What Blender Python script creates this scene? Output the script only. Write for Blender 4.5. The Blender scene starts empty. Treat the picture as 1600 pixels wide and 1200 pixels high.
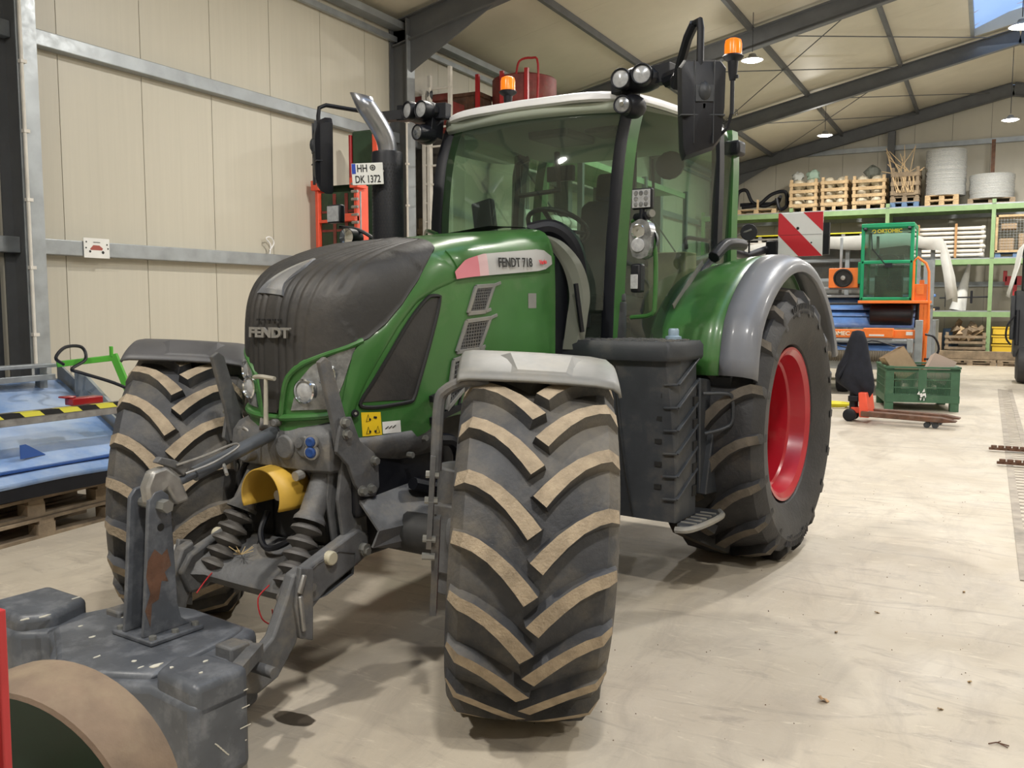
import bpy, bmesh, math, random
import numpy as np
from mathutils import Vector, Matrix, Euler
from math import sin, cos, pi, radians, atan2, sqrt
random.seed(7)
SC = bpy.context.scene
COL = SC.collection
# ---------------------------------------------------------------- camera, world, lights, exposure
cam_d = bpy.data.cameras.new('camera'); cam = bpy.data.objects.new('camera', cam_d); COL.objects.link(cam)
cam.location = (0, 0, 1.64); cam.rotation_euler = (radians(90 - 5.14), 0, radians(27.86))
cam_d.sensor_width = 36; cam_d.lens = 36 * 1400 / 1600; cam_d.clip_end = 200; cam_d.clip_start = .05
SC.camera = cam
SC.view_settings.view_transform = 'Standard'; SC.view_settings.look = 'None'; SC.view_settings.gamma = 1
SC.view_settings.use_curve_mapping = False
SC.view_settings.exposure = -0.42
wd = bpy.data.worlds.new('daylight'); SC.world = wd; wd.use_nodes = True
wd.node_tree.nodes['Background'].inputs[0].default_value = (.42, .62, 1, 1)
wd.node_tree.nodes['Background'].inputs[1].default_value = 1.6
LAMPS = [(x, y) for x in (-3.93, .3, 4.5) for y in (24.9, 16.7, 8.5, .3)] 
LAMPZ = 6.0
def area_light(name, loc, size, sy, energy, col, rot=(0, 0, 0)):
    l = bpy.data.lights.new(name, 'AREA'); l.shape = 'RECTANGLE'; l.size = size; l.size_y = sy; l.energy = energy; l.color = col
    o = bpy.data.objects.new(name, l); COL.objects.link(o); o.location = loc; o.rotation_euler = rot
    return o
for i, (x, y) in enumerate(LAMPS):
    l = bpy.data.lights.new('hall_lamp_light', 'AREA'); l.shape = 'DISK'; l.size = .34; l.energy = 270 * (1.3 if y > 18 else 1); l.color = (1, .955, .88)
    o = bpy.data.objects.new('hall_lamp_light', l); COL.objects.link(o); o.location = (x, y, LAMPZ - .03)
    l2 = bpy.data.lights.new('hall_lamp_ceiling_fill', 'POINT'); l2.energy = 72; l2.shadow_soft_size = .12; l2.color = (1, .955, .88)  # extra point light added under each lamp to brighten the ceiling
    o2 = bpy.data.objects.new('hall_lamp_ceiling_fill', l2); COL.objects.link(o2); o2.location = (x, y, LAMPZ - .16)
# ridge skylight daylight
area_light('skylight_light', (.4, 12, 7.45), 1.7, 30, 160, (.62, .78, 1))

# ---------------------------------------------------------------- materials
def nt(m):
    m.use_nodes = True
    return m.node_tree, m.node_tree.nodes['Principled BSDF']
MATS = {}
def mat(name, col, rough=.5, metal=0, var=.0, vscale=6, dust=0, dustcol=(.34, .28, .2), dscale=3, bump=0, bscale=60, spec=None, coat=0, emit=None, es=1, alpha=1, trans=0, rvar=0, stretch=None):
    m = bpy.data.materials.new(name); t, b = nt(m); N, L = t.nodes, t.links
    b.inputs['Base Color'].default_value = (*col, 1); b.inputs['Roughness'].default_value = rough; b.inputs['Metallic'].default_value = metal
    if spec is not None: b.inputs['Specular IOR Level'].default_value = spec
    if coat: b.inputs['Coat Weight'].default_value = coat; b.inputs['Coat Roughness'].default_value = .12
    if trans: b.inputs['Transmission Weight'].default_value = trans
    if alpha < 1: b.inputs['Alpha'].default_value = alpha
    if emit: b.inputs['Emission Color'].default_value = (*emit, 1); b.inputs['Emission Strength'].default_value = es
    tc = N.new('ShaderNodeTexCoord'); out = tc.outputs['Object']
    if stretch:
        mp = N.new('ShaderNodeMapping'); mp.inputs['Scale'].default_value = stretch; L.new(out, mp.inputs[0]); out = mp.outputs[0]
    last = None
    def noise(s, d=4, r=.6):
        n = N.new('ShaderNodeTexNoise'); n.inputs['Scale'].default_value = s; n.inputs['Detail'].default_value = d; n.inputs['Roughness'].default_value = r
        L.new(out, n.inputs['Vector']); return n.outputs['Fac']
    def mix(fac, a, bb):
        x = N.new('ShaderNodeMix'); x.data_type = 'RGBA'; L.new(fac, x.inputs[0])
        for sck, v in ((x.inputs[6], a), (x.inputs[7], bb)):
            if isinstance(v, tuple): sck.default_value = (*v[:3], 1)
            else: L.new(v, sck)
        return x.outputs[2]
    def ramp(fac, lo, hi, a=0, bb=1):
        r = N.new('ShaderNodeMapRange'); r.inputs[1].default_value = lo; r.inputs[2].default_value = hi; r.inputs[3].default_value = a; r.inputs[4].default_value = bb
        L.new(fac, r.inputs[0]); return r.outputs[0]
    if var:
        f = noise(vscale); lo = tuple(c * (1 - var) for c in col); hi = tuple(min(1, c * (1 + var)) for c in col)
        last = mix(ramp(f, .3, .7), lo, hi)
    if dust:
        f = noise(dscale, 8, .65); last = mix(ramp(f, .62 - dust * .4, .85 - dust * .4, 0, min(1, .25 + dust)), last if last is not None else col, dustcol)
    if last is not None: L.new(last, b.inputs['Base Color'])
    if rvar: L.new(ramp(noise(vscale * 2), .3, .7, max(0, rough - rvar), min(1, rough + rvar)), b.inputs['Roughness'])
    if bump:
        bp = N.new('ShaderNodeBump'); bp.inputs['Strength'].default_value = bump; bp.inputs['Distance'].default_value = .01
        L.new(noise(bscale, 6), bp.inputs['Height']); L.new(bp.outputs[0], b.inputs['Normal'])
    MATS[name] = m
    return m
def glassmat(name, tint, refl=.08, op=.25):
    # thin pane: mostly see-through, part tinted, glossy reflection by angle
    m = bpy.data.materials.new(name); m.use_nodes = True; t = m.node_tree; N, L = t.nodes, t.links; N.clear()
    o = N.new('ShaderNodeOutputMaterial'); tr = N.new('ShaderNodeBsdfTransparent'); tr.inputs[0].default_value = (*tint, 1)
    gl = N.new('ShaderNodeBsdfGlossy'); gl.inputs['Roughness'].default_value = .04; gl.inputs[0].default_value = (.95, 1, .97, 1)
    df = N.new('ShaderNodeBsdfDiffuse'); df.inputs[0].default_value = (.42, .47, .4, 1)
    lw = N.new('ShaderNodeLayerWeight'); lw.inputs[0].default_value = .35
    mr = N.new('ShaderNodeMapRange'); mr.inputs[3].default_value = refl; mr.inputs[4].default_value = .75; L.new(lw.outputs['Fresnel'], mr.inputs[0])
    m1 = N.new('ShaderNodeMixShader'); m1.inputs[0].default_value = op; L.new(tr.outputs[0], m1.inputs[1]); L.new(df.outputs[0], m1.inputs[2])
    m2 = N.new('ShaderNodeMixShader'); L.new(mr.outputs[0], m2.inputs[0]); L.new(m1.outputs[0], m2.inputs[1]); L.new(gl.outputs[0], m2.inputs[2])
    L.new(m2.outputs[0], o.inputs[0]); return m
M_green = mat('tractor_green_paint', (.042, .145, .034), .36, 0, .12, 3, .16, (.17, .22, .12), 2.5, coat=.25)
M_dkgreen = mat('dark_green_paint', (.02, .09, .02), .35, coat=.3, dust=.1)
M_pgreen = mat('bright_green_paint', (.09, .42, .04), .4, dust=.1)
M_black = mat('black_plastic', (.009, .010, .014), .46, 0, .2, 8, bump=.1, bscale=200, spec=.35)
M_dkgrey = mat('dark_grey_plastic', (.032, .036, .042), .5, 0, .2, 5, .2, (.13, .115, .09), 5, bump=.12, bscale=160)
M_bonnet = mat('dusty_black_bonnet_plastic', (.026, .025, .024), .55, 0, .25, 3, .3, (.085, .074, .062), 2.2, bump=.2, bscale=40)
M_frame = mat('grey_cast_chassis', (.105, .107, .11), .55, .0, .25, 9, .3, (.26, .22, .16), 6, bump=.3, bscale=40)
M_fgrey = mat('light_grey_plastic_fender', (.19, .19, .18), .5, 0, .15, 5, .35, (.3, .27, .21), 3)
M_rfend = mat('grey_fender_flare', (.17, .18, .205), .42, 0, .08, 4, .05, coat=.2)
M_rubber = mat('tyre_rubber', (.045, .047, .053), .62, 0, .3, 5, .5, (.165, .145, .113), 3.2, bump=.35, bscale=45)
M_rubber_r = mat('rear_tyre_rubber', (.028, .028, .03), .6, 0, .3, 5, .16, (.12, .095, .07), 4, bump=.35, bscale=45)
M_mud = mat('dried_soil_on_lugs', (.34, .275, .195), .9, 0, .25, 14, bump=.7, bscale=70)
M_mudr = mat('brown_worn_lugs', (.095, .08, .062), .8, 0, .35, 8, bump=.4, bscale=60)
M_red = mat('red_rim_paint', (.40, .012, .024), .28, 0, .06, 3, .03, coat=.5)
M_white = mat('white_paint', (.8, .8, .8), .4, 0, .04, 4, .03)
M_chrome = mat('chrome', (.75, .78, .8), .12, 1)
M_steel = mat('bare_steel', (.34, .33, .31), .45, .55, .2, 14, rvar=.12)
M_galv = mat('galvanised_steel', (.34, .365, .38), .45, .55, .14, 5, bump=.06, bscale=30, rvar=.1)
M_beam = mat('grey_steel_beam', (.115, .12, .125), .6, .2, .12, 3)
M_yellow = mat('yellow_plastic', (.58, .36, .05), .5, 0, .12, 6, .2, (.3, .22, .1), 5)
M_lens = mat('clear_lamp_lens', (.42, .43, .44), .2, .1, .2, 40, coat=.6)
M_refl = mat('lamp_reflector', (.3, .31, .32), .25, .6, .45, 22)
M_orange = mat('orange_beacon_lens', (1, .22, .01), .25, emit=(1, .25, .01), es=.55)
M_blue = mat('blue_conveyor_belt', (.12, .25, .58), .32, 0, .25, 3, .25, (.45, .55, .7), 2, coat=.2)
M_blueb = mat('dusty_blue_belt', (.17, .3, .58), .35, 0, .2, 3, .5, (.46, .55, .68), 1.6, coat=.15)
M_wood = mat('weathered_wood', (.25, .19, .125), .8, 0, .35, 6, stretch=(1, 1, 1), bump=.3, bscale=50)
M_wood2 = mat('pale_pallet_wood', (.5, .36, .2), .75, 0, .3, 6, bump=.3, bscale=50)
M_rackg = mat('pale_green_rack_paint', (.22, .34, .16), .45, 0, .1, 4)
M_org = mat('orange_machine_paint', (.85, .2, .03), .4, 0, .1, 5, .08)
M_mgrn = mat('emerald_cab_paint', (.0, .26, .11), .4, 0, .08, 5)
M_wgrey = mat('scuffed_grey_weight_paint', (.082, .09, .104), .4, 0, .25, 4, .34, (.24, .25, .27), 9, bump=.12, bscale=30)
M_rust = mat('rusty_steel', (.12, .058, .034), .8, 0, .4, 10, .3, (.16, .14, .12), 8, bump=.4, bscale=50)
M_cloth = mat('dark_navy_cloth', (.01, .012, .02), .9, 0, .3, 10)
M_sheet = mat('white_tarpaulin', (.72, .72, .68), .6, 0, .08, 4, .1)
M_card = mat('brown_cardboard', (.4, .29, .18), .8, 0, .1, 8)
M_plate = mat('plate_white', (.75, .75, .72), .5, 0, .05, 8)
M_dkred = mat('faded_dark_red_paint', (.2, .035, .03), .6, 0, .3, 6, .3, (.2, .12, .09), 4)
M_redor = mat('bright_red_orange_paint', (.8, .1, .05), .45, 0, .1, 6)
M_pred = mat('machine_red_paint', (.38, .022, .026), .4, 0, .12, 6, .1)
M_belt = mat('dark_green_belt', (.03, .065, .035), .7, 0, .25, 3)
M_seat = mat('dark_seat_fabric', (.02, .022, .024), .85)
M_int = mat('cab_headliner', (.24, .26, .22), .8)
M_glass = glassmat('green_tinted_cab_glass', (.62, .76, .64), .035, .045)
M_glass2 = glassmat('cab_pane_glass', (.55, .74, .62), .04, .05)
M_blk = mat('black_print', (.01, .01, .01), .6)
M_bsky = mat('skylight_sheet', (.35, .55, .9), .5, emit=(.3, .52, 1), es=.85)
M_lampglow = mat('lamp_glow', (1, .95, .85), .5, emit=(1, .95, .86), es=22)
M_bag = mat('net_bags', (.72, .65, .5), .8, 0, .25, 9, bump=.5, bscale=30)
M_bagw = mat('white_sacks', (.6, .62, .55), .7, 0, .15, 7)
M_wire = mat('galvanised_wire', (.45, .46, .45), .45, .1, .3, 30, stretch=(1, 1, 12))
M_pipe = mat('pale_grey_pipe', (.66, .63, .57), .55, 0, .12, 6)
M_gcrate = mat('green_crate_plastic', (.05, .13, .072), .5, 0, .15, 5, .18, (.2, .25, .18), 4)
M_ycr = mat('yellow_crate_plastic', (.75, .5, .04), .5)
M_bpal = mat('blue_pallet_paint', (.12, .2, .33), .7)
M_hose = mat('yellow_hose', (.75, .68, .03), .45)
M_beige = mat('beige_grey_trim', (.17, .18, .15), .5)
M_stripew = mat('silver_decal', (.42, .42, .41), .35)
M_stripep = mat('pink_decal', (.62, .2, .24), .35)
M_bolt = mat('zinc_bolt', (.3, .3, .28), .4, .6)

# ---------------------------------------------------------------- mesh builder
class MB:
    def __init__(s, xf=None): s.v = []; s.f = []; s.m = []; s.cur = 0; s.xf = xf
    def add(s, vs, fs, xf=None):
        o = len(s.v)
        for p in vs:
            p = Vector(p)
            if xf is not None: p = xf @ p
            if s.xf is not None: p = s.xf @ p
            s.v.append(p)
        for f in fs: s.f.append([i + o for i in f]); s.m.append(s.cur)
        return s
    def box(s, a, b, xf=None):
        x0, y0, z0 = [min(a[i], b[i]) for i in range(3)]; x1, y1, z1 = [max(a[i], b[i]) for i in range(3)]
        return s.add([(x0, y0, z0), (x1, y0, z0), (x1, y1, z0), (x0, y1, z0), (x0, y0, z1), (x1, y0, z1), (x1, y1, z1), (x0, y1, z1)],
                     [(0, 3, 2, 1), (4, 5, 6, 7), (0, 1, 5, 4), (1, 2, 6, 5), (2, 3, 7, 6), (3, 0, 4, 7)], xf)
    def beam(s, p, q, w, h, up=(0, 0, 1)):
        p, q, up = Vector(p), Vector(q), Vector(up); d = (q - p).normalized(); r = d.cross(up)
        if r.length < 1e-4: r = d.cross(Vector((1, 0, 0)))
        r.normalize(); u = r.cross(d)
        vs = [c + r * a * w / 2 + u * b * h / 2 for c in (p, q) for a, b in ((-1, -1), (1, -1), (1, 1), (-1, 1))]
        return s.add(vs, [(0, 1, 2, 3), (7, 6, 5, 4), (0, 4, 5, 1), (1, 5, 6, 2), (2, 6, 7, 3), (3, 7, 4, 0)])
    def cyl(s, p, q, r, r2=None, n=16, cap=True, xf=None):
        p, q = Vector(p), Vector(q); r2 = r if r2 is None else r2; d = (q - p).normalized()
        a = d.orthogonal().normalized(); b = d.cross(a)
        vs = [c + (a * cos(2 * pi * i / n) + b * sin(2 * pi * i / n)) * rr for c, rr in ((p, r), (q, r2)) for i in range(n)]
        fs = [(i, (i + 1) % n, n + (i + 1) % n, n + i) for i in range(n)]
        if cap: fs += [list(range(n))[::-1], list(range(n, 2 * n))]
        return s.add(vs, fs, xf)
    def tube(s, path, r, n=8, closed=False, cap=True):
        P = [Vector(p) for p in path]; k = len(P); vs = []; last = None
        for i, p in enumerate(P):
            t = (P[(i + 1) % k] - P[i - 1]) if closed else (P[min(i + 1, k - 1)] - P[max(i - 1, 0)])
            t.normalize()
            a = t.orthogonal().normalized() if last is None else (last - t * last.dot(t)).normalized()
            last = a; b = t.cross(a); rr = r[i] if isinstance(r, (list, tuple)) else r
            vs += [p + (a * cos(2 * pi * j / n) + b * sin(2 * pi * j / n)) * rr for j in range(n)]
        fs = []
        for i in range(k if closed else k - 1):
            for j in range(n): fs.append((i * n + j, i * n + (j + 1) % n, ((i + 1) % k) * n + (j + 1) % n, ((i + 1) % k) * n + j))
        if cap and not closed: fs += [list(range(n))[::-1], list(range((k - 1) * n, k * n))]
        return s.add(vs, fs)
    def lathe(s, prof, o=(0, 0, 0), ax=(0, 0, 1), n=32, a0=0, a1=2 * pi, ref=None):
        o, ax = Vector(o), Vector(ax).normalized(); a = Vector(ref) if ref else ax.orthogonal().normalized(); b = ax.cross(a); full = abs(a1 - a0 - 2 * pi) < 1e-6
        m = n if full else n + 1; k = len(prof)
        vs = [o + ax * h + (a * cos(a0 + (a1 - a0) * i / n) + b * sin(a0 + (a1 - a0) * i / n)) * r for i in range(m) for r, h in prof]
        fs = [(i * k + j, ((i + 1) % m) * k + j, ((i + 1) % m) * k + j + 1, i * k + j + 1) for i in range(n) for j in range(k - 1)]
        return s.add(vs, fs)
    def prism(s, poly, d0, d1, ax='z', xf=None):
        def P(u, v, d): return {'z': (u, v, d), 'y': (u, d, v), 'x': (d, u, v)}[ax]
        n = len(poly); vs = [P(u, v, d) for d in (d0, d1) for u, v in poly]
        ar = sum(poly[i][0] * poly[(i + 1) % n][1] - poly[(i + 1) % n][0] * poly[i][1] for i in range(n))
        fs = [list(range(n))[::-1], list(range(n, 2 * n))] + [(i, (i + 1) % n, n + (i + 1) % n, n + i) for i in range(n)]
        flip = (ar < 0) != (ax == 'y') if True else 0
        if (d1 < d0): flip = not flip
        if flip: fs = [list(f)[::-1] for f in fs]
        return s.add(vs, fs, xf)
    def grid(s, rows, cu=False, cv=False):
        k = len(rows); n = len(rows[0]); vs = [p for r in rows for p in r]
        fs = [(i * n + j, i * n + (j + 1) % n, ((i + 1) % k) * n + (j + 1) % n, ((i + 1) % k) * n + j) for i in range(k if cu else k - 1) for j in range(n if cv else n - 1)]
        return s.add(vs, fs)
    def ball(s, c, r, n=12, sc=(1, 1, 1)):
        c = Vector(c); k = n // 2
        rows = [[c + Vector((sc[0] * r * sin(pi * i / k) * cos(2 * pi * j / n), sc[1] * r * sin(pi * i / k) * sin(2 * pi * j / n), -sc[2] * r * cos(pi * i / k))) for j in range(n)] for i in range(k + 1)]
        return s.grid(rows, cv=True)
    def build(s, name, mats, parent=None, bev=0, ang=35, smooth=True, loc=None, solid=0, weld=False, seg=2):
        me = bpy.data.meshes.new(name); me.from_pydata([tuple(p) for p in s.v], [], s.f)
        mats = mats if isinstance(mats, (list, tuple)) else [mats]
        for m in mats: me.materials.append(m)
        if len(mats) > 1: me.polygons.foreach_set('material_index', s.m)
        if weld:
            b = bmesh.new(); b.from_mesh(me); bmesh.ops.remove_doubles(b, verts=b.verts, dist=.0004); b.to_mesh(me); b.free()
        me.update()
        if smooth:
            me.polygons.foreach_set('use_smooth', [True] * len(me.polygons)); me.set_sharp_from_angle(angle=radians(ang))
        o = bpy.data.objects.new(name, me); COL.objects.link(o)
        if parent is not None: o.parent = parent
        if loc: o.location = loc
        if solid:
            md = o.modifiers.new('thick', 'SOLIDIFY'); md.thickness = solid; md.offset = 0
        if bev:
            md = o.modifiers.new('bevel', 'BEVEL'); md.width = bev; md.segments = seg; md.limit_method = 'ANGLE'; md.angle_limit = radians(35); md.harden_normals = False
        return o
def empty(name, loc=(0, 0, 0), rz=0, parent=None):
    o = bpy.data.objects.new(name, None); COL.objects.link(o); o.location = loc; o.rotation_euler = (0, 0, rz); o.empty_display_size = .2
    if parent: o.parent = parent
    return o
def tag(o, label=None, cat=None, group=None, kind=None):
    if label: o['label'] = label
    if cat: o['category'] = cat
    if group: o['group'] = group
    if kind: o['kind'] = kind
    return o
def thing(name, label, cat, loc=(0, 0, 0), rz=0, group=None): return tag(empty(name, loc, rz), label, cat, group)
def dup(o, loc=None, parent=None, rot=None):
    c = o.copy(); COL.objects.link(c)
    if parent is not None: c.parent = parent
    if loc is not None: c.location = loc
    if rot is not None: c.rotation_euler = rot
    for ch in list(o.children):
        dup(ch, None, c)
    return c
def text_mesh(name, s, size, m, M, parent=None, ext=.002, bold=0, align='CENTER', sx=1):
    cu = bpy.data.curves.new(name, 'FONT'); cu.body = s; cu.size = size; cu.extrude = ext; cu.offset = bold; cu.align_x = align; cu.align_y = 'CENTER'
    cu.resolution_u = 3
    t = bpy.data.objects.new(name, cu); COL.objects.link(t)
    dg = bpy.context.evaluated_depsgraph_get(); me = bpy.data.meshes.new_from_object(t.evaluated_get(dg)); bpy.data.objects.remove(t)
    me.transform(M @ Matrix.Diagonal((sx, 1, 1, 1))); me.materials.clear(); me.materials.append(m); me.name = name
    o = bpy.data.objects.new(name, me); COL.objects.link(o)
    if parent is not None: o.parent = parent
    return o
def frame_M(o, xdir, ydir):   # matrix: local x -> xdir, y -> ydir, z -> normal
    x = Vector(xdir).normalized(); y = Vector(ydir); z = x.cross(y).normalized(); y = z.cross(x)
    return Matrix.Translation(o) @ Matrix((x, y, z)).transposed().to_4x4()
def arcpts(c, r, a0, a1, n, z=None): return [(c[0] + r * cos(a0 + (a1 - a0) * i / n), c[1] + r * sin(a0 + (a1 - a0) * i / n)) for i in range(n + 1)]
def smooth_path(P, n=6):      # Catmull-Rom
    P = [Vector(p) for p in P]; Q = [P[0] * 2 - P[1]] + P + [P[-1] * 2 - P[-2]]; out = []
    for i in range(1, len(Q) - 2):
        for k in range(n):
            t = k / n; a, b, c, d = Q[i - 1], Q[i], Q[i + 1], Q[i + 2]
            out.append(.5 * ((2 * b) + (c - a) * t + (2 * a - 5 * b + 4 * c - d) * t * t + (3 * b - a - 3 * c + d) * t ** 3))
    return out + [P[-1]]
# ---------------------------------------------------------------- the hall
XW, YB, YF = -8.2, 29.8, -7.0
EAVE, RX, SL = 5.95, .4, .22        # eave height at the wall, ridge position, roof slope
XR = 2 * RX - XW
def roofz(x): return EAVE + SL * ((x - XW) if x < RX else (XR - x))
def floor_material():
    m = bpy.data.materials.new('worn_dusty_concrete'); t, b = nt(m); N, L = t.nodes, t.links
    tc = N.new('ShaderNodeTexCoord'); P = tc.outputs['Object']
    def noise(s, d=5, r=.6, sc=None, dist=0):
        v = P
        if sc:
            mp = N.new('ShaderNodeMapping'); mp.inputs['Scale'].default_value = sc; mp.inputs['Rotation'].default_value = (0, 0, .25); L.new(P, mp.inputs[0]); v = mp.outputs[0]
        n = N.new('ShaderNodeTexNoise'); n.inputs['Scale'].default_value = s; n.inputs['Detail'].default_value = d; n.inputs['Roughness'].default_value = r; n.inputs['Distortion'].default_value = dist
        L.new(v, n.inputs['Vector']); return n.outputs['Fac']
    def mix(f, a, bb):
        x = N.new('ShaderNodeMix'); x.data_type = 'RGBA'
        L.new(f, x.inputs[0])
        for sck, v in ((x.inputs[6], a), (x.inputs[7], bb)):
            if isinstance(v, tuple): sck.default_value = (*v, 1)
            else: L.new(v, sck)
        return x.outputs[2]
    def ramp(f, lo, hi, a=0, bb=1):
        r = N.new('ShaderNodeMapRange'); r.inputs[1].default_value = lo; r.inputs[2].default_value = hi; r.inputs[3].default_value = a; r.inputs[4].default_value = bb
        L.new(f, r.inputs[0]); return r.outputs[0]
    c = mix(ramp(noise(.9, 6), .32, .68), (.43, .375, .295), (.545, .49, .40))
    c = mix(ramp(noise(3.0, 8, .7, (1, .35, 1), 1.5), .47, .7, 0, .75), c, (.36, .315, .26))
    c = mix(ramp(noise(2.2, 6, .7, (.4, 1.6, 1), 2.5), .54, .66, 0, .65), c, (.31, .27, .225))
    c = mix(ramp(noise(7, 8, .75, (.5, 2.2, 1), 1), .58, .68, 0, .6), c, (.68, .62, .5))
    c = mix(ramp(noise(38, 4, .6), .68, .74, 0, .6), c, (.22, .17, .12))
    # oil stain on the slab at its own place
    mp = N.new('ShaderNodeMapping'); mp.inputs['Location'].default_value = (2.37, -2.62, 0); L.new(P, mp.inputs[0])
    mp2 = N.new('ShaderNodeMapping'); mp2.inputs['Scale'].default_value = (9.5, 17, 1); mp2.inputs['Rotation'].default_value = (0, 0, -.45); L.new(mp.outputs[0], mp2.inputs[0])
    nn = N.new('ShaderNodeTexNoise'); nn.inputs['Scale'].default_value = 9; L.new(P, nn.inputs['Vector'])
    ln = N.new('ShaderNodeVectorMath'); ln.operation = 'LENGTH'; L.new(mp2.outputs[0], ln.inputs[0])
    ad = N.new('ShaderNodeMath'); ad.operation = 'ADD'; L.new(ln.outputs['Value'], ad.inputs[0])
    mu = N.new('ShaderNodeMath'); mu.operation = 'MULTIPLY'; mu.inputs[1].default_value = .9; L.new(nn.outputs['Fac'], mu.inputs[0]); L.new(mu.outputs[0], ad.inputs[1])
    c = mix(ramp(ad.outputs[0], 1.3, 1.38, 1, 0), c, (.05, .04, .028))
    L.new(c, b.inputs['Base Color'])
    L.new(ramp(noise(2, 5), .3, .7, .42, .75), b.inputs['Roughness'])
    bp = N.new('ShaderNodeBump'); bp.inputs['Strength'].default_value = .25; bp.inputs['Distance'].default_value = .01; L.new(noise(14, 8, .7), bp.inputs['Height']); L.new(bp.outputs[0], b.inputs['Normal'])
    return m
M_floor = floor_material()
M_wall = mat('cream_sandwich_panel', (.52, .49, .405), .45, 0, .03, 2, bump=.05, bscale=12, stretch=(1, 9, .3))
M_ceil = mat('cream_roof_panel', (.55, .51, .41), .5, 0, .04, 2)
M_joint = mat('dark_joint', (.12, .11, .1), .7)
fl = MB().box((XW - .3, YF - .3, -.15), (XR + .3, YB + .3, 0)).build('floor', M_floor, smooth=False); tag(fl, 'pale dusty concrete floor of the machine hall', kind='structure')
def panels(wall, name, a0, a1, w, zfun, place, m, parts=True):
    pass
def wall_of_panels(name, label, p0, p1, nrm, w, ztop, z0=0):
    # backing sheet plus upright sandwich panels with recessed joints
    p0, p1, nrm = Vector(p0), Vector(p1), Vector(nrm); d = (p1 - p0); Lw = d.length; d.normalize()
    b = MB(); q0 = p0 - nrm * .02; q1 = p1 - nrm * .02; n = 24
    tops = [q0 + d * (Lw * i / n) for i in range(n + 1)]
    b.grid([[(p.x, p.y, z0) for p in tops], [(p.x, p.y, ztop(p.x)) for p in tops]])
    b.v += [v - nrm * .1 for v in b.v]; k = len(b.v) // 2; b.f += [[i + k for i in f][::-1] for f in b.f]; b.m += [0] * len(b.m)
    wall = b.build(name, M_joint, smooth=False); tag(wall, label, kind='structure')
    cnt = int(round(Lw / w)); w = Lw / cnt
    for i in range(cnt):
        a = p0 + d * (w * i + .004); c = p0 + d * (w * (i + 1) - .004); e = nrm * .06
        za, zc = ztop(a.x), ztop(c.x)
        m = MB()
        A, B = a - nrm * .02, c - nrm * .02
        m.add([(A.x, A.y, z0), (B.x, B.y, z0), (B.x, B.y, zc), (A.x, A.y, za), (a.x, a.y, z0), (c.x, c.y, z0), (c.x, c.y, zc), (a.x, a.y, za)],
              [(0, 1, 2, 3), (7, 6, 5, 4), (0, 4, 5, 1), (1, 5, 6, 2), (2, 6, 7, 3), (3, 7, 4, 0)])
        m.build('wall_panel', M_wall, wall, smooth=False)
    return wall
wl = wall_of_panels('wall_left', 'cream sandwich panel side wall left of the tractor', (XW, YF, 0), (XW, YB, 0), (1, 0, 0), 1.0, lambda x: EAVE)
wb = wall_of_panels('wall_back', 'cream sandwich panel gable wall behind the racking', (XW, YB, 0), (XR, YB, 0), (0, -1, 0), 1.0, lambda x: roofz(x))
wr = wall_of_panels('wall_right', 'cream sandwich panel side wall outside the picture', (XR, YF, 0), (XR, YB, 0), (-1, 0, 0), 1.0, lambda x: EAVE)
wf = wall_of_panels('wall_front', 'cream gable wall behind the photographer', (XW, YF, 0), (XR, YF, 0), (0, 1, 0), 1.0, lambda x: roofz(x))
# ceiling: roof panels down both slopes, skylight strip along the ridge
SK0, SK1, SKY = -.55, 1.35, 23.3
ce = MB()
for a, b in ((XW - .1, SK0), (SK1, XR + .1)):
    ce.add([(a, YF, roofz(a) + .12), (b, YF, roofz(b) + .12), (b, YB, roofz(b) + .12), (a, YB, roofz(a) + .12)], [(0, 1, 2, 3)])
ceil = ce.build('ceiling', M_joint, smooth=False); tag(ceil, 'cream panelled pitched ceiling under the roof', kind='structure')
y = YF
while y < YB - .01:
    for a, b in ((XW - .1, SK0), (SK1, XR + .1)):
        y0, y1 = y + .002, min(y + 3.0, YB) - .002
        za, zb = roofz(a), roofz(b)
        MB().add([(a, y0, za), (b, y0, zb), (b, y1, zb), (a, y1, za), (a, y0, za + .08), (b, y0, zb + .08), (b, y1, zb + .08), (a, y1, za + .08)],
                 [(0, 3, 2, 1), (4, 5, 6, 7), (0, 1, 5, 4), (1, 2, 6, 5), (2, 3, 7, 6), (3, 0, 4, 7)]).build('ceiling_panel', M_ceil, ceil, smooth=False)
    y += 3.0
for a, b in ((SK0, RX), (RX, SK1)):
    MB().add([(a, SKY, roofz(a)), (b, SKY, roofz(b)), (b, YB, roofz(b)), (a, YB, roofz(a)), (a, SKY, roofz(a) + .3), (b, SKY, roofz(b) + .3), (b, YB, roofz(b) + .3), (a, YB, roofz(a) + .3)], [(0, 3, 2, 1), (4, 5, 6, 7), (0, 1, 5, 4), (1, 2, 6, 5), (2, 3, 7, 6), (3, 0, 4, 7)]).build('ceiling_panel', M_ceil, ceil, smooth=False)
sk = MB()
sk.add([(SK0, YF, roofz(SK0) + .16), (RX, YF, roofz(RX) + .35), (RX, SKY, roofz(RX) + .35), (SK0, SKY, roofz(SK0) + .16), (SK1, YF, roofz(SK1) + .16), (SK1, SKY, roofz(SK1) + .16)], [(0, 1, 2, 3), (1, 4, 5, 2)])
sko = sk.build('window_1', M_bsky, smooth=False); tag(sko, 'blue ridge skylight strip at the top right of the roof', kind='structure')
for yy in [YF + 1.0 * i for i in range(0, 31)]:
    MB().tube([(SK0, yy, roofz(SK0) + .15), (RX - .4, yy, roofz(RX) + .27), (RX, yy, roofz(RX) + .33), (RX + .4, yy, roofz(RX) + .27), (SK1, yy, roofz(SK1) + .15)], .015, 5).build('skylight_rib', M_white, sko)
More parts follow.
